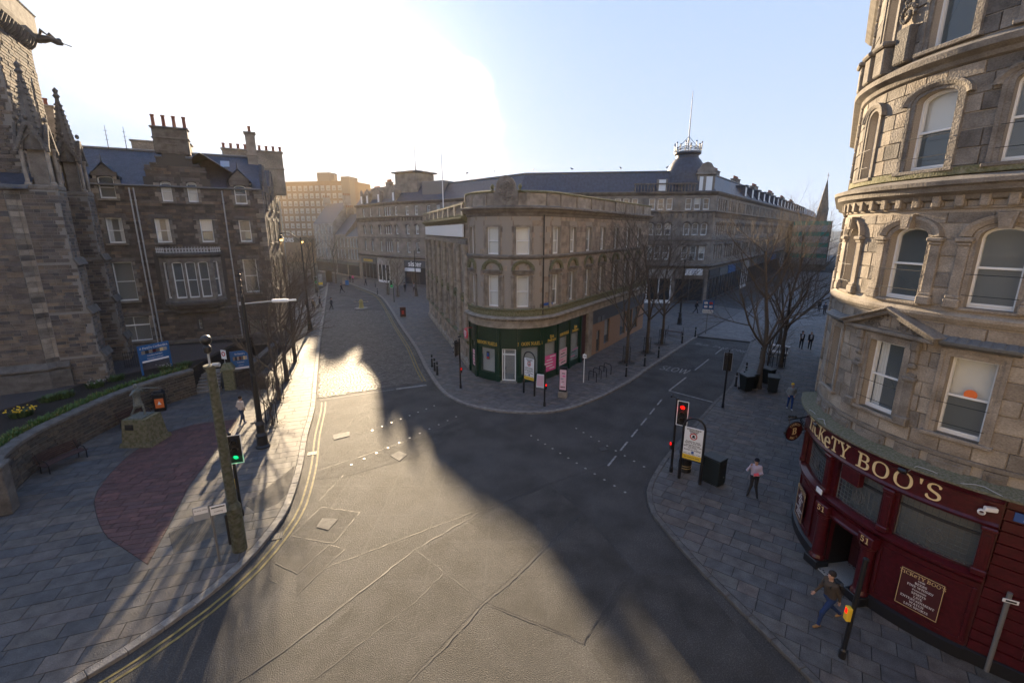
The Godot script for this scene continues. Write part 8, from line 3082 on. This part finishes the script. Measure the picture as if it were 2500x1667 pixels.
func people() -> void:
	var dark := Color(0.02, 0.021, 0.026)
	var hairb := Color(0.025, 0.018, 0.013)
	var a := person("man in beige hooded jacket and jeans walking across the sunlit paving", V(-16.15, 0, 25.36), 2.85, Color(0.52, 0.42, 0.34), Color(0.03, 0.045, 0.08), hairb, {"stride": 0.5, "cell": 0.022, "arms": "pockets", "shoe": Color(0.5, 0.5, 0.5), "extra": [[Vector3(-0.07, 1.42, -0.06), Vector3(0.07, 1.42, -0.06), 0.07, 0.07, Color(0.5, 0.4, 0.32)]]})
	var b := person("person in pale lilac sweatshirt and black cap holding a phone up by the litter bin", V(10.57, 0, 17.83), -0.55, Color(0.42, 0.37, 0.46), dark, Color(0.01, 0.01, 0.012), {"cell": 0.022, "arms": "phone", "cap": true, "spread": 0.05})
	var ph := MB.new()
	ph.box(Transform3D(Basis(Vector3.UP, 0.4), Vector3(-0.2, 1.53, 0.26)), Vector3(0.07, 0.14, 0.012), 0.006)
	var phn := thing("phone", "red phone case held by the person in the lilac sweatshirt", "phone", b.position, b.rotation.y)
	ph = MB.new()
	ph.box(Transform3D(Basis.from_euler(Vector3(-0.6, 0.2, 0.3)), Vector3(0.05, 1.16, 0.28)), Vector3(0.2, 0.12, 0.02), 0.006)
	part(phn, "case", ph, M.red_bright)
	var c := person("person in brown jacket and jeans striding past the pub door", V(9.3, 0, 11.15), -1.45, Color(0.06, 0.045, 0.035), Color(0.015, 0.035, 0.10), hairb, {"stride": 0.85, "cell": 0.022, "shoe": Color(0.25, 0.14, 0.06)})
	var bk := thing("backpack", "black backpack worn by the person striding past the pub", "bag", c.position, c.rotation.y)
	var bm := MB.new()
	bm.box(Transform3D(Basis(Vector3.RIGHT, 0.12), Vector3(0, 1.22, -0.2)), Vector3(0.3, 0.46, 0.2), 0.09)
	bm.box(Transform3D(Basis(Vector3.RIGHT, 0.12), Vector3(0, 1.13, -0.31)), Vector3(0.22, 0.22, 0.06), 0.025)
	part(bk, "bag_body", bm, M.black_paint)
	bm = MB.new()
	for sd in [-1.0, 1.0]: bm.tube([Vector3(sd * 0.1, 1.42, -0.12), Vector3(sd * 0.12, 1.5, 0.03), Vector3(sd * 0.12, 1.35, 0.18), Vector3(sd * 0.13, 1.1, 0.05)], [0.02, 0.022, 0.022, 0.015], 6)
	part(bk, "strap", bm, M.black_paint)
	person("person in yellow beanie, grey hooded jacket and jeans walking beside the pub", V(18.1, 0, 27.8), -0.35, Color(0.22, 0.225, 0.22), Color(0.02, 0.05, 0.15), Color(0.6, 0.38, 0.03), {"stride": 0.35, "cell": 0.025, "arms": "pockets", "shoe": Color(0.4, 0.4, 0.42)})
	person("walker in white shirt and dark waistcoat beyond the picnic tables", V(28.49, 0, 43.44), -0.5, dark, dark, hairb, {"stride": 0.4, "sleeve": Color(0.45, 0.45, 0.48), "shirt": Color(0.45, 0.45, 0.5)})
	person("walker in black suit with white shirt front beside the one in the waistcoat", V(29.15, 0, 43.13), -0.5, dark, dark, Color(0.25, 0.2, 0.16), {"stride": 0.3, "shirt": Color(0.4, 0.4, 0.42)})
	person("person in black coat walking down the pedestrian street past the pub corner", V(44.0, 0, 64.4), -0.6, dark, dark, hairb, {"stride": 0.5, "cell": 0.04, "fingers": false})
	person("person in dark blue jacket following down the pedestrian street", V(42.9, 0, 61.6), -0.6, Color(0.03, 0.04, 0.07), dark, hairb, {"stride": 0.4, "cell": 0.04, "fingers": false})
	person("person in black striding across the paved junction before the dome", V(25.88, 0, 63.14), 1.7, dark, dark, hairb, {"stride": 0.8, "cell": 0.04, "fingers": false})
	var tint := [Color(0.08, 0.05, 0.04), dark, Color(0.03, 0.03, 0.05), Color(0.06, 0.06, 0.065)]
	var spots := [[-29.8, 65.4, "person in brown coat in the group waiting by the far signal"], [-28.64, 64.9, "person in black coat in the group waiting by the far signal"], [-28.86, 67.7, "person in navy jacket behind the waiting group by the far signal"], [-26.74, 66.6, "person in grey jacket stepping off the kerb beside the waiting group"]]
	for i in 4: person(spots[i][2], V(spots[i][0], 0 if i < 3 else -0.08, spots[i][1]), -0.3 + i * 0.9, tint[i], dark, hairb, {"stride": 0.2 + 0.15 * i, "cell": 0.04, "fingers": false})
	person("dark clothed person crossing the far cobbles with long strides", V(-32.14, -0.09, 85.65), -1.6, dark, dark, hairb, {"stride": 0.8, "cell": 0.045, "fingers": false})
	person("person in bright pink coat by the far shop fronts", V(-35.72, 0, 102.4), 2.6, Color(0.7, 0.08, 0.25), dark, hairb, {"stride": 0.3, "cell": 0.045, "fingers": false})
	person("person in dark coat beside the pink coat by the far shops", V(-36.4, 0, 102.5), 2.7, dark, dark, hairb, {"stride": 0.3, "cell": 0.045, "fingers": false})
	person("person in grey coat walking along the hotel front", V(-30.9, 0, 96.1), 1.2, Color(0.06, 0.065, 0.08), dark, hairb, {"stride": 0.5, "cell": 0.045, "fingers": false})
	person("person in black beside the young trees in front of the hotel", V(-20.2, 0, 85.7), 0.4, dark, dark, hairb, {"cell": 0.045, "fingers": false})
	person("person in grey top near the hotel shop with the white name", V(-18.6, 0, 86.2), 0.9, Color(0.2, 0.2, 0.22), dark, hairb, {"cell": 0.045, "fingers": false, "stride": 0.3})
	# bronze statue on its stone plinth
	var pl := thing("statue", "bronze statue of a figure sighting along a rifle on a mossy stone plinth", "statue", V(-20.2, 0, 23.1), 0.03)
	var m := MB.new()
	var bq := [Vector3(-0.85, 0, -0.8), Vector3(0.85, 0, -0.8), Vector3(0.85, 0, 0.8), Vector3(-0.85, 0, 0.8)]
	for lv in [[0.0, 0.24, 1.0, 0.94], [0.24, 1.5, 0.86, 0.72]]:
		var p0 := []
		var p1 := []
		for q in bq:
			p0.append(Vector3(q.x * lv[2], lv[0], q.z * lv[2]))
			p1.append(Vector3(q.x * lv[3], lv[1], q.z * lv[3]))
		for i in 4: m.quad(p0[(i + 1) % 4], p0[i], p1[i], p1[(i + 1) % 4])
		m.quad(p1[3], p1[2], p1[1], p1[0])
	part(pl, "plinth", m, M.plinth_stone)
	m = MB.new()
	m.box(Transform3D(Basis(Vector3.RIGHT, -0.08), Vector3(-0.25, 1.1, 0.63)), Vector3(0.42, 0.3, 0.03), 0.005)
	part(pl, "plaque", m, M.black_iron)
	m = MB.new()
	m.bx(Vector3(0, 1.53, 0), Vector3(0.75, 0.08, 0.9), 0.02)
	part(pl, "bronze_base", m, M.bronze)
	var w := Color(1, 1, 1)
	var fig := person("bronze figure", Vector3.ZERO, 0.0, w, w, w, {"stride": 0.55, "cell": 0.025, "arms": "rifle", "mat": M.bronze, "skin": w, "skirt": true, "lean": 0.05})
	var body: MeshInstance3D = fig.get_node("body")
	var hair: MeshInstance3D = fig.get_node("hair")
	remove_child(fig)
	used["person"] -= 1
	for q in [[body, "figure"], [hair, "hat"]]:
		fig.remove_child(q[0])
		q[0].name = q[1]
		pl.add_child(q[0])
		q[0].transform = Transform3D(Basis(Vector3.UP, 1.5), Vector3(-0.05, 1.55, 0))
	fig.free()
	m = MB.new()
	m.tube([Vector3(0.0, 1.55, 0.1), Vector3(0.02, 1.56, 0.45), Vector3(0.02, 1.6, 1.5)], [0.045, 0.035, 0.014], 7)
	var rifle := part(pl, "rifle", m, M.bronze)
	rifle.transform = Transform3D(Basis(Vector3.UP, 1.5), Vector3(-0.05, 1.55, 0))


# ---- bare street trees
func limb(mb: MB, p: Vector3, d: Vector3, l: float, r: float, lv: int, maxlv: int, up: float) -> void:
	var n: int = [5, 4, 3, 2, 2][lv]
	var pts := [p]
	var rad := [r]
	var dir := d
	var r1 := r * (0.45 if lv < maxlv else 0.35)
	for i in n:
		dir = (dir + Vector3(rng.randf_range(-1, 1), rng.randf_range(-0.6, 0.9) * up, rng.randf_range(-1, 1)) * 0.16).normalized()
		dir = (dir + Vector3.UP * up * 0.10).normalized()
		pts.append(pts[i] + dir * l / n)
		rad.append(lerpf(r, r1, float(i + 1) / n))
	mb.tube(pts, rad, [9, 6, 4, 3, 3][lv], false)
	if lv == maxlv: return
	var kids: int = [7, 6, 7, 5][lv]
	for k in kids:
		var t := lerpf(0.3 if lv > 0 else 0.42, 1.0, (k + rng.randf() * 0.8) / kids)
		var i := clampi(int(t * n), 0, n - 1)
		var q: Vector3 = pts[i].lerp(pts[i + 1], clampf(t * n - i, 0, 1))
		var ax: Vector3 = (pts[i + 1] - pts[i]).normalized()
		var a := k * 2.4 + rng.randf_range(-0.5, 0.5)
		var side := ax.cross(Vector3(0.3, 0.1, 0.95)).normalized().rotated(ax, a)
		var spread := rng.randf_range(0.5, 0.85)
		var nd := (ax * cos(spread) + side * sin(spread)).normalized()
		limb(mb, q, nd, l * rng.randf_range(0.5, 0.72) * (1.15 - t * 0.35), lerpf(r, r1, t) * rng.randf_range(0.5, 0.66), lv + 1, maxlv, up)


func tree(label: String, at: Vector3, h: float, r: float, sd: int, guard := 0.0, lv := 4, up := 1.0, lean := Vector3.ZERO) -> Node3D:
	var keep := rng.state
	rng.seed = sd
	var n := thing("bare_tree", label, "tree", at)
	var mb := MB.new()
	var tl := h * 0.52
	var pts := [Vector3(0, -0.05, 0), Vector3(0, 0.15, 0)]
	var rad := [r * 1.35, r * 1.05]
	for i in 5:
		pts.append(Vector3(rng.randf_range(-1, 1) * 0.06, (i + 1) / 5.0 * h * 0.26, rng.randf_range(-1, 1) * 0.06) + lean * (i + 1) / 5.0)
		rad.append(r * (1.0 - 0.04 * i))
	mb.tube(pts, rad, 10, false)
	part(n, "trunk", mb, M.bark)
	var cr := MB.new()
	var top: Vector3 = pts[6]
	limb(cr, top, (Vector3.UP + lean * 0.2).normalized(), tl, r * 0.8, 0, lv, up)
	for i in 4:
		var a := i * 1.7 + sd
		limb(cr, top + Vector3(0, -0.25 * i * 0.5, 0), Vector3(cos(a) * 0.75, 0.75, sin(a) * 0.75).normalized(), h * 0.4, r * 0.5, 1, lv, up)
	part(n, "crown", cr, M.bark)
	if guard > 0: tree_guard(n, guard, 0.32)
	rng.state = keep
	return n


func trees() -> void:
	tree("young bare tree in an iron guard nearest the black lamp post", V(-14.42, 0, 25.38), 4.6, 0.06, 11, 1.45, 3, 0.7)
	tree("bare tree in an iron guard, second along the sunlit kerb", V(-16.0, 0, 29.41), 8.6, 0.12, 12, 1.6, 4, 0.8)
	tree("bare tree in an iron guard, third along the sunlit kerb", V(-17.48, 0, 33.62), 9.6, 0.16, 13, 1.6, 4, 0.8)
	tree("bare tree in front of the tenement doorway, fourth along the sunlit kerb", V(-19.3, 0, 38.9), 9.4, 0.15, 14, 1.6, 4, 0.8)
	tree("guarded bare tree beside the cycle stands", V(10.05, 0, 38.45), 11.8, 0.14, 21, 1.5)
	tree("guarded bare tree in front of the pale brown shop", V(12.85, 0, 41.9), 13.0, 0.17, 22, 1.5)
	tree("guarded bare tree nearest the street bench", V(15.4, 0, 45.4), 12.4, 0.14, 23, 1.5)
	tree("large spreading bare tree with refuse bins round its trunk", V(18.27, 0, 31.9), 12.8, 0.19, 31, 0.0, 4, 0.9)
	tree("tall bare tree in an iron guard beside the picnic tables", V(22.97, 0, 37.3), 13.2, 0.17, 32, 1.7)
	tree("slender bare tree between the bins and the picnic tables", V(20.9, 0, 35.6), 6.0, 0.08, 33, 1.5, 3)
	tree("bare tree beyond the picnic tables on the pub side", V(27.0, 0, 44.6), 11.0, 0.15, 34, 1.5, 3)
	tree("distant bare tree on the far pavement left of the white house", V(-43.8, 0, 97.3), 10.5, 0.16, 41, 0.0, 3)
	tree("distant bare tree beside the white house shop front", V(-47.2, 0, 107.9), 10.5, 0.16, 42, 0.0, 3)
	tree("distant bare tree in front of the brown gabled house", V(-39.0, 0, 101.0), 10.5, 0.16, 43, 0.0, 3)
	tree("young bare tree in front of the hotel shops", V(-22.44, 0, 82.06), 7.4, 0.1, 44, 1.5, 3)
	tree("young bare tree next to the hotel shop with the white name", V(-20.05, 0, 79.55), 7.6, 0.11, 45, 1.5, 3)


func sky_image() -> Image:
	var w := 2048
	var h := 1024
	var im := Image.create(w, h, false, Image.FORMAT_RGBF)
	var f := FastNoiseLite.new()
	f.seed = 5
	f.frequency = 0.035
	f.fractal_octaves = 5
	var az_s := SUN_AZ
	var sd := Vector3(sin(deg_to_rad(az_s)) * cos(deg_to_rad(SUN_EL)), sin(deg_to_rad(SUN_EL)), -cos(deg_to_rad(az_s)) * cos(deg_to_rad(SUN_EL)))
	var ground := Color(0.20, 0.20, 0.21)
	for y in h:
		var el := 90.0 - 180.0 * (y + 0.5) / h
		if el < -1.0:
			im.fill_rect(Rect2i(0, y, w, 1), ground)
			continue
		var e := clampf(el / 90.0, 0.0, 1.0)
		var base := Color(0.47, 0.525, 0.60).lerp(Color(0.10, 0.21, 0.46), pow(e, 0.5))
		var ce := cos(deg_to_rad(el))
		var se := sin(deg_to_rad(el))
		for x in w:
			var az := 360.0 * (x + 0.5) / w
			if az > 180.0: az -= 360.0
			var dir := Vector3(sin(deg_to_rad(az)) * ce, se, -cos(deg_to_rad(az)) * ce)
			var cs := clampf(dir.dot(sd), -1.0, 1.0)
			var ang := rad_to_deg(acos(cs))
			# the air round the sun: a wide pale aureole and a narrow warm one
			var wide := exp(-ang / 11.0)
			var near := exp(-ang / 5.0)
			var c := base + Color(0.95, 0.93, 0.90) * wide * 0.2 + Color(1.0, 0.90, 0.72) * near * 1.3
			# one large bank of cloud in front of the sun, ragged on its far edge, and thin streaks elsewhere
			var n := f.get_noise_3d(dir.x * 60.0, dir.y * 60.0, dir.z * 60.0)
			var n2 := f.get_noise_3d(dir.x * 160.0 + 40.0, dir.y * 160.0, dir.z * 160.0)
			var edge := -1.5 - maxf(0.0, el - 16.0) * 1.55 + n * 5.0 + n2 * 2.5
			var m := smoothstep(edge + 0.7, edge - 1.8, az) * smoothstep(-52.0 + n * 16.0, -30.0 + n * 10.0, az) * smoothstep(7.0, 15.0, el + n * 4.0)
			m *= smoothstep(75.0, 40.0, el)
			c = c.lerp(Color(0.80, 0.80, 0.79) + Color(1.0, 0.95, 0.85) * near * 1.6, m * 0.92)
			var streak := smoothstep(0.12, 0.55, f.get_noise_3d(dir.x * 26.0 - 30.0, dir.y * 90.0, dir.z * 26.0)) * smoothstep(4.0, 16.0, el)
			c = c.lerp(Color(0.55, 0.58, 0.62), streak * 0.3 * (1.0 - m))
			# low air reddened under the sun
			c = c.lerp(Color(0.66, 0.46, 0.20), 0.85 * exp(-maxf(el, 0.0) / 4.0) * exp(-absf(az - az_s) / 9.0))
			im.set_pixel(x, y, c)
	return im


func setup() -> void:
	var cam := Camera3D.new()
	cam.name = "camera"
	add_child(cam)
	cam.fov = rad_to_deg(2.0 * atan(833.5 / 1111.0))
	cam.near = 0.1
	cam.far = 3000.0
	cam.position = Vector3(0, 11.3, 0)
	cam.rotation = Vector3(-atan(270.5 / 1111.0), 0, 0)
	cam.current = true
	var sun := DirectionalLight3D.new()
	sun.name = "sun"
	add_child(sun)
	sun.light_energy = 0.9
	sun.light_color = Color(1.0, 0.89, 0.73)
	sun.light_angular_distance = 0.6
	sun.shadow_enabled = true
	sun.rotation_degrees = Vector3(-SUN_EL, 180.0 - SUN_AZ, 0)
	var env := Environment.new()
	env.background_mode = Environment.BG_SKY
	var sky := Sky.new()
	var pm := PanoramaSkyMaterial.new()
	pm.panorama = ImageTexture.create_from_image(sky_image())
	pm.energy_multiplier = 1.0
	sky.sky_material = pm
	env.sky = sky
	env.background_energy_multiplier = 0.305
	env.tonemap_mode = Environment.TONE_MAPPER_LINEAR
	env.tonemap_exposure = 6.3
	env.volumetric_fog_enabled = true
	env.volumetric_fog_density = 0.00008
	env.volumetric_fog_albedo = Color(1.0, 0.93, 0.82)
	env.volumetric_fog_anisotropy = 0.6
	env.sdfgi_enabled = true
	env.ssao_enabled = true
	env.ssil_enabled = true
	var we := WorldEnvironment.new()
	we.name = "world"
	we.environment = env
	add_child(we)


func textures() -> void:
	var N := FastNoiseLite
	T.grain = noise_tex(N.TYPE_SIMPLEX, 0.045, 5, Color(0.74, 0.725, 0.71), Color(1, 1, 1), 512, 3)
	T.stone_bump = noise_tex(N.TYPE_SIMPLEX, 0.03, 6, Color.BLACK, Color.WHITE, 512, 7)
	T.blotch = noise_tex(N.TYPE_SIMPLEX, 0.014, 6, Color(0.66, 0.645, 0.63), Color(1, 1, 1), 512, 11, 0.42)
	T.asphalt = noise_tex(N.TYPE_CELLULAR, 0.05, 2, Color(0.5, 0.5, 0.5), Color(1, 1, 1), 1024, 4)
	T.asphalt_bump = noise_tex(N.TYPE_SIMPLEX, 0.05, 4, Color.BLACK, Color.WHITE, 1024, 9)
	T.wear = noise_tex(N.TYPE_SIMPLEX, 0.009, 6, Color(0.66, 0.66, 0.665), Color(1, 1, 1), 512, 21, 0.45)
	T.dirt = noise_tex(N.TYPE_SIMPLEX, 0.012, 6, Color(0.72, 0.71, 0.70), Color(1, 1, 1), 512, 23, 0.4)
	T.slate = noise_tex(N.TYPE_CELLULAR, 0.05, 1, Color(0.55, 0.56, 0.6), Color(1, 1, 1), 512, 31)
	T.bark = noise_tex(N.TYPE_SIMPLEX, 0.05, 4, Color(0.5, 0.5, 0.5), Color(1, 1, 1), 256, 41)
	T.moss = noise_tex(N.TYPE_SIMPLEX, 0.02, 5, Color(0.55, 0.60, 0.36), Color(1, 1, 1), 512, 51, 0.3)


func materials() -> void:
	mat("white_paint", Color(0.72, 0.72, 0.71), 0.45)
	mat("grey_paint", Color(0.30, 0.31, 0.32), 0.5)
	mat("black_paint", Color(0.012, 0.012, 0.014), 0.4)
	mat("black_iron", Color(0.018, 0.019, 0.021), 0.5, "grain", 3.0)
	mat("maroon", Color(0.115, 0.012, 0.020), 0.28, "grain", 0.7, "stone_bump", 0.12, "blotch", 0.7)
	mat("maroon_dark", Color(0.055, 0.011, 0.014), 0.45)
	mat("gold", Color(0.62, 0.46, 0.22), 0.5)
	mat("cream_letter", Color(0.72, 0.58, 0.32), 0.4)
	mat("red_paint", Color(0.45, 0.03, 0.03), 0.5)
	mat("blue_paint", Color(0.02, 0.08, 0.30), 0.4)
	mat("sign_blue", Color(0.012, 0.10, 0.27), 0.4)
	mat("orange", Color(0.75, 0.16, 0.03), 0.5)
	mat("yellow_paint", Color(0.70, 0.45, 0.03), 0.55)
	mat("pink", Color(0.70, 0.10, 0.28), 0.5)
	mat("pale_pink", Color(0.70, 0.45, 0.50), 0.5)
	mat("green_dark", Color(0.008, 0.035, 0.022), 0.3)
	mat("print_black", Color(0.02, 0.02, 0.022), 0.6)
	mat("print_white", Color(0.75, 0.75, 0.75), 0.5)
	mat("room_wall", Color(0.38, 0.35, 0.31), 0.9)
	mat("blind", Color(0.62, 0.60, 0.54), 0.9)
	mat("curtain", Color(0.62, 0.62, 0.60), 0.95)
	mat("lead", Color(0.16, 0.17, 0.18), 0.55, "grain", 1.0)
	mat("slate", Color(0.125, 0.144, 0.188), 0.5, "slate", 0.45, "slate", 0.6, "blotch", 0.2)
	mat("galvanised", Color(0.2, 0.2, 0.2), 0.6, "grain", 2.0)
	mat("steel", Color(0.5, 0.5, 0.5), 0.3, "grain", 2.0)
	M.steel.metallic = 0.9
	mat("bark", Color(0.17, 0.135, 0.105), 0.9, "bark", 1.6)
	mat("terracotta", Color(0.30, 0.11, 0.07), 0.8, "grain", 2.0)
	var g := StandardMaterial3D.new()
	g.resource_name = "glass"
	g.albedo_color = Color(0.85, 0.92, 0.95, 0.12)
	g.transparency = BaseMaterial3D.TRANSPARENCY_ALPHA
	g.roughness = 0.02
	g.metallic_specular = 0.7
	M.glass = g
	var st := "stone_bump"
	glow("lamp_red", Color(0.9, 0.05, 0.03), 0.5)
	glow("lamp_green", Color(0.02, 0.5, 0.33), 0.35)
	glow("lamp_warm", Color(1.0, 0.82, 0.5), 0.6)
	mat("lamp_off", Color(0.02, 0.02, 0.02), 0.2)
	mat("lamp_globe", Color(0.6, 0.6, 0.58), 0.3)
	mat("bench_wood", Color(0.096, 0.040, 0.032), 0.5, "bark", 2.0)
	mat("bin_green", Color(0.012, 0.02, 0.022), 0.45, "grain", 1.5)
	mat("pole_grey", Color(0.15, 0.15, 0.13), 0.75, "blotch", 0.6, "", 0.0, "moss", 0.5)
	mat("plinth_stone", Color(0.26, 0.225, 0.16), 0.95, "grain", 0.8, st, 1.0, "moss", 0.35)
	mat("yellow_dull", Color(0.35, 0.28, 0.10), 0.7)
	mat("block_stone", Color(0.42, 0.375, 0.33), 0.92, "grain", 0.4, "", 0.0, "blotch", 0.07)
	mat("block_dark", Color(0.300, 0.264, 0.234), 0.92, "grain", 0.4, "", 0.0, "blotch", 0.1)
	mat("shop_glass", Color(0.03, 0.035, 0.04), 0.08)
	mat("crown_iron", Color(0.20, 0.22, 0.24), 0.5)
	mat("netting", Color(0.03, 0.22, 0.17), 0.9)
	mat("ledge_stone", Color(0.26, 0.245, 0.215), 0.95, "grain", 0.8, st, 1.6, "moss", 0.9)
	mat("shop_back", Color(0.30, 0.32, 0.30), 0.9)
	mat("poster_grey", Color(0.16, 0.24, 0.26), 0.5)
	mat("sign_gold", Color(0.55, 0.36, 0.06), 0.4)
	mat("red_bright", Color(0.62, 0.06, 0.09), 0.4)
	mat("tan_render", Color(0.36, 0.22, 0.14), 0.85, "grain", 0.5)
	mat("grey_dark", Color(0.055, 0.06, 0.068), 0.5)
	mat("sandstone", Color(0.47, 0.415, 0.35), 0.9, "grain", 0.8, st, 1.2, "blotch", 0.14)
	mat("sandstone_pale", Color(0.56, 0.50, 0.42), 0.9, "grain", 0.8, st, 1.0, "blotch", 0.17)
	mat("sandstone_sooty", Color(0.34, 0.31, 0.275), 0.9, "grain", 0.8, st, 1.4, "blotch", 0.2)
	mat("sandstone_dark", Color(0.22, 0.205, 0.19), 0.9, "grain", 0.8, st, 1.4, "blotch", 0.2)
	mat("sandstone_moss", Color(0.308, 0.286, 0.209), 0.95, "grain", 0.8, st, 1.6, "moss", 0.6)
	mat("mortar", Color(0.40, 0.355, 0.30), 0.95, "grain", 1.2)
	mat("mortar_pale", Color(0.27, 0.255, 0.235), 0.95, "grain", 1.2)
	mat("mortar_dark", Color(0.11, 0.1, 0.09), 0.95, "grain", 1.2)
	mat("stone_skin", Color(1, 1, 1), 0.92, "grain", 0.9, st, 1.4, "blotch", 0.16, true)
	mat("painted_skin", Color(1, 1, 1), 0.85, "grain", 0.6, "", 0.0, "", 0.1, true)
	mat("cloth", Color(1, 1, 1), 0.95, "", 1.0, "", 0.0, "", 0.1, true)
	mat("plain_skin", Color(1, 1, 1), 0.6, "", 1.0, "", 0.0, "", 0.1, true)
	mat("concrete", Color(0.32, 0.29, 0.26), 0.9, "grain", 0.3)
	mat("brick_office", Color(0.33, 0.235, 0.19), 0.9, "grain", 0.3)
	mat("render_white", Color(0.62, 0.59, 0.55), 0.9, "grain", 0.3, "", 0.0, "blotch", 0.08)
	mat("render_cream", Color(0.50, 0.44, 0.36), 0.9, "grain", 0.3, "", 0.0, "blotch", 0.08)
	mat("asphalt", Color(0.165, 0.165, 0.168), 0.74, "asphalt", 0.45, "asphalt_bump", 5.0, "wear", 0.07)
	mat("asphalt_patch", Color(0.14, 0.14, 0.143), 0.76, "asphalt", 0.6, "asphalt_bump", 4.0, "wear", 0.2)
	mat("asphalt_old", Color(0.185, 0.182, 0.18), 0.76, "asphalt", 0.5, "asphalt_bump", 6.0, "wear", 0.11)
	mat("asphalt_smooth", Color(0.138, 0.138, 0.140), 0.6, "asphalt", 0.9, "asphalt_bump", 1.2, "wear", 0.05)
	mat("tar", Color(0.035, 0.034, 0.034), 0.55, "grain", 2.0)
	mat("road_paint", Color(0.6, 0.6, 0.59), 0.7, "asphalt", 1.3, "", 0.0, "wear", 0.6)
	mat("road_yellow", Color(0.55, 0.42, 0.12), 0.7, "asphalt", 1.3, "", 0.0, "wear", 0.6)
	mat("slab_skin", Color(1, 1, 1), 0.65, "grain", 0.9, st, 0.8, "dirt", 0.23, true)
	mat("slab_bed", Color(0.05, 0.048, 0.046), 0.9, "grain", 1.0)
	mat("kerb", Color(0.34, 0.32, 0.295), 0.65, "grain", 1.0, st, 1.2, "wear", 0.5)
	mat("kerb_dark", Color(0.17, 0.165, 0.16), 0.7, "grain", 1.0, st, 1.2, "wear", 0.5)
	mat("sett", Color(1, 1, 1), 0.55, "grain", 1.5, st, 1.5, "wear", 0.2, true)
	mat("soil", Color(0.045, 0.035, 0.028), 0.95, "asphalt", 1.2, st, 6.0)
	mat("gravel", Color(0.15, 0.125, 0.12), 0.9, "asphalt", 2.0, "asphalt_bump", 2.0)
	mat("leaf", Color(1, 1, 1), 0.55, "", 1.0, "", 0.0, "", 0.1, true)
	M.leaf.backlight_enabled = true
	M.leaf.backlight = Color(0.25, 0.3, 0.1)
	mat("bronze", Color(0.20, 0.22, 0.20), 0.55, "blotch", 1.2, st, 0.8)
	M.bronze.metallic = 0.35
	mat("mosaic", Color(0.5, 0.5, 0.49), 0.5, "asphalt", 2.5)
	var pg := g.duplicate()
	pg.resource_name = "pub_glass"
	pg.albedo_color = Color(0.35, 0.4, 0.42, 0.35)
	M.pub_glass = pg


func _ready() -> void:
	rng.seed = 7
	setup()
	textures()
	materials()
	ground()
	pub_building()
	corner_block()
	tenement()
	cathedral()
	terrace()
	long_block()
	far_town()
	opposite_buildings()
	furniture()
	trees()
	people()
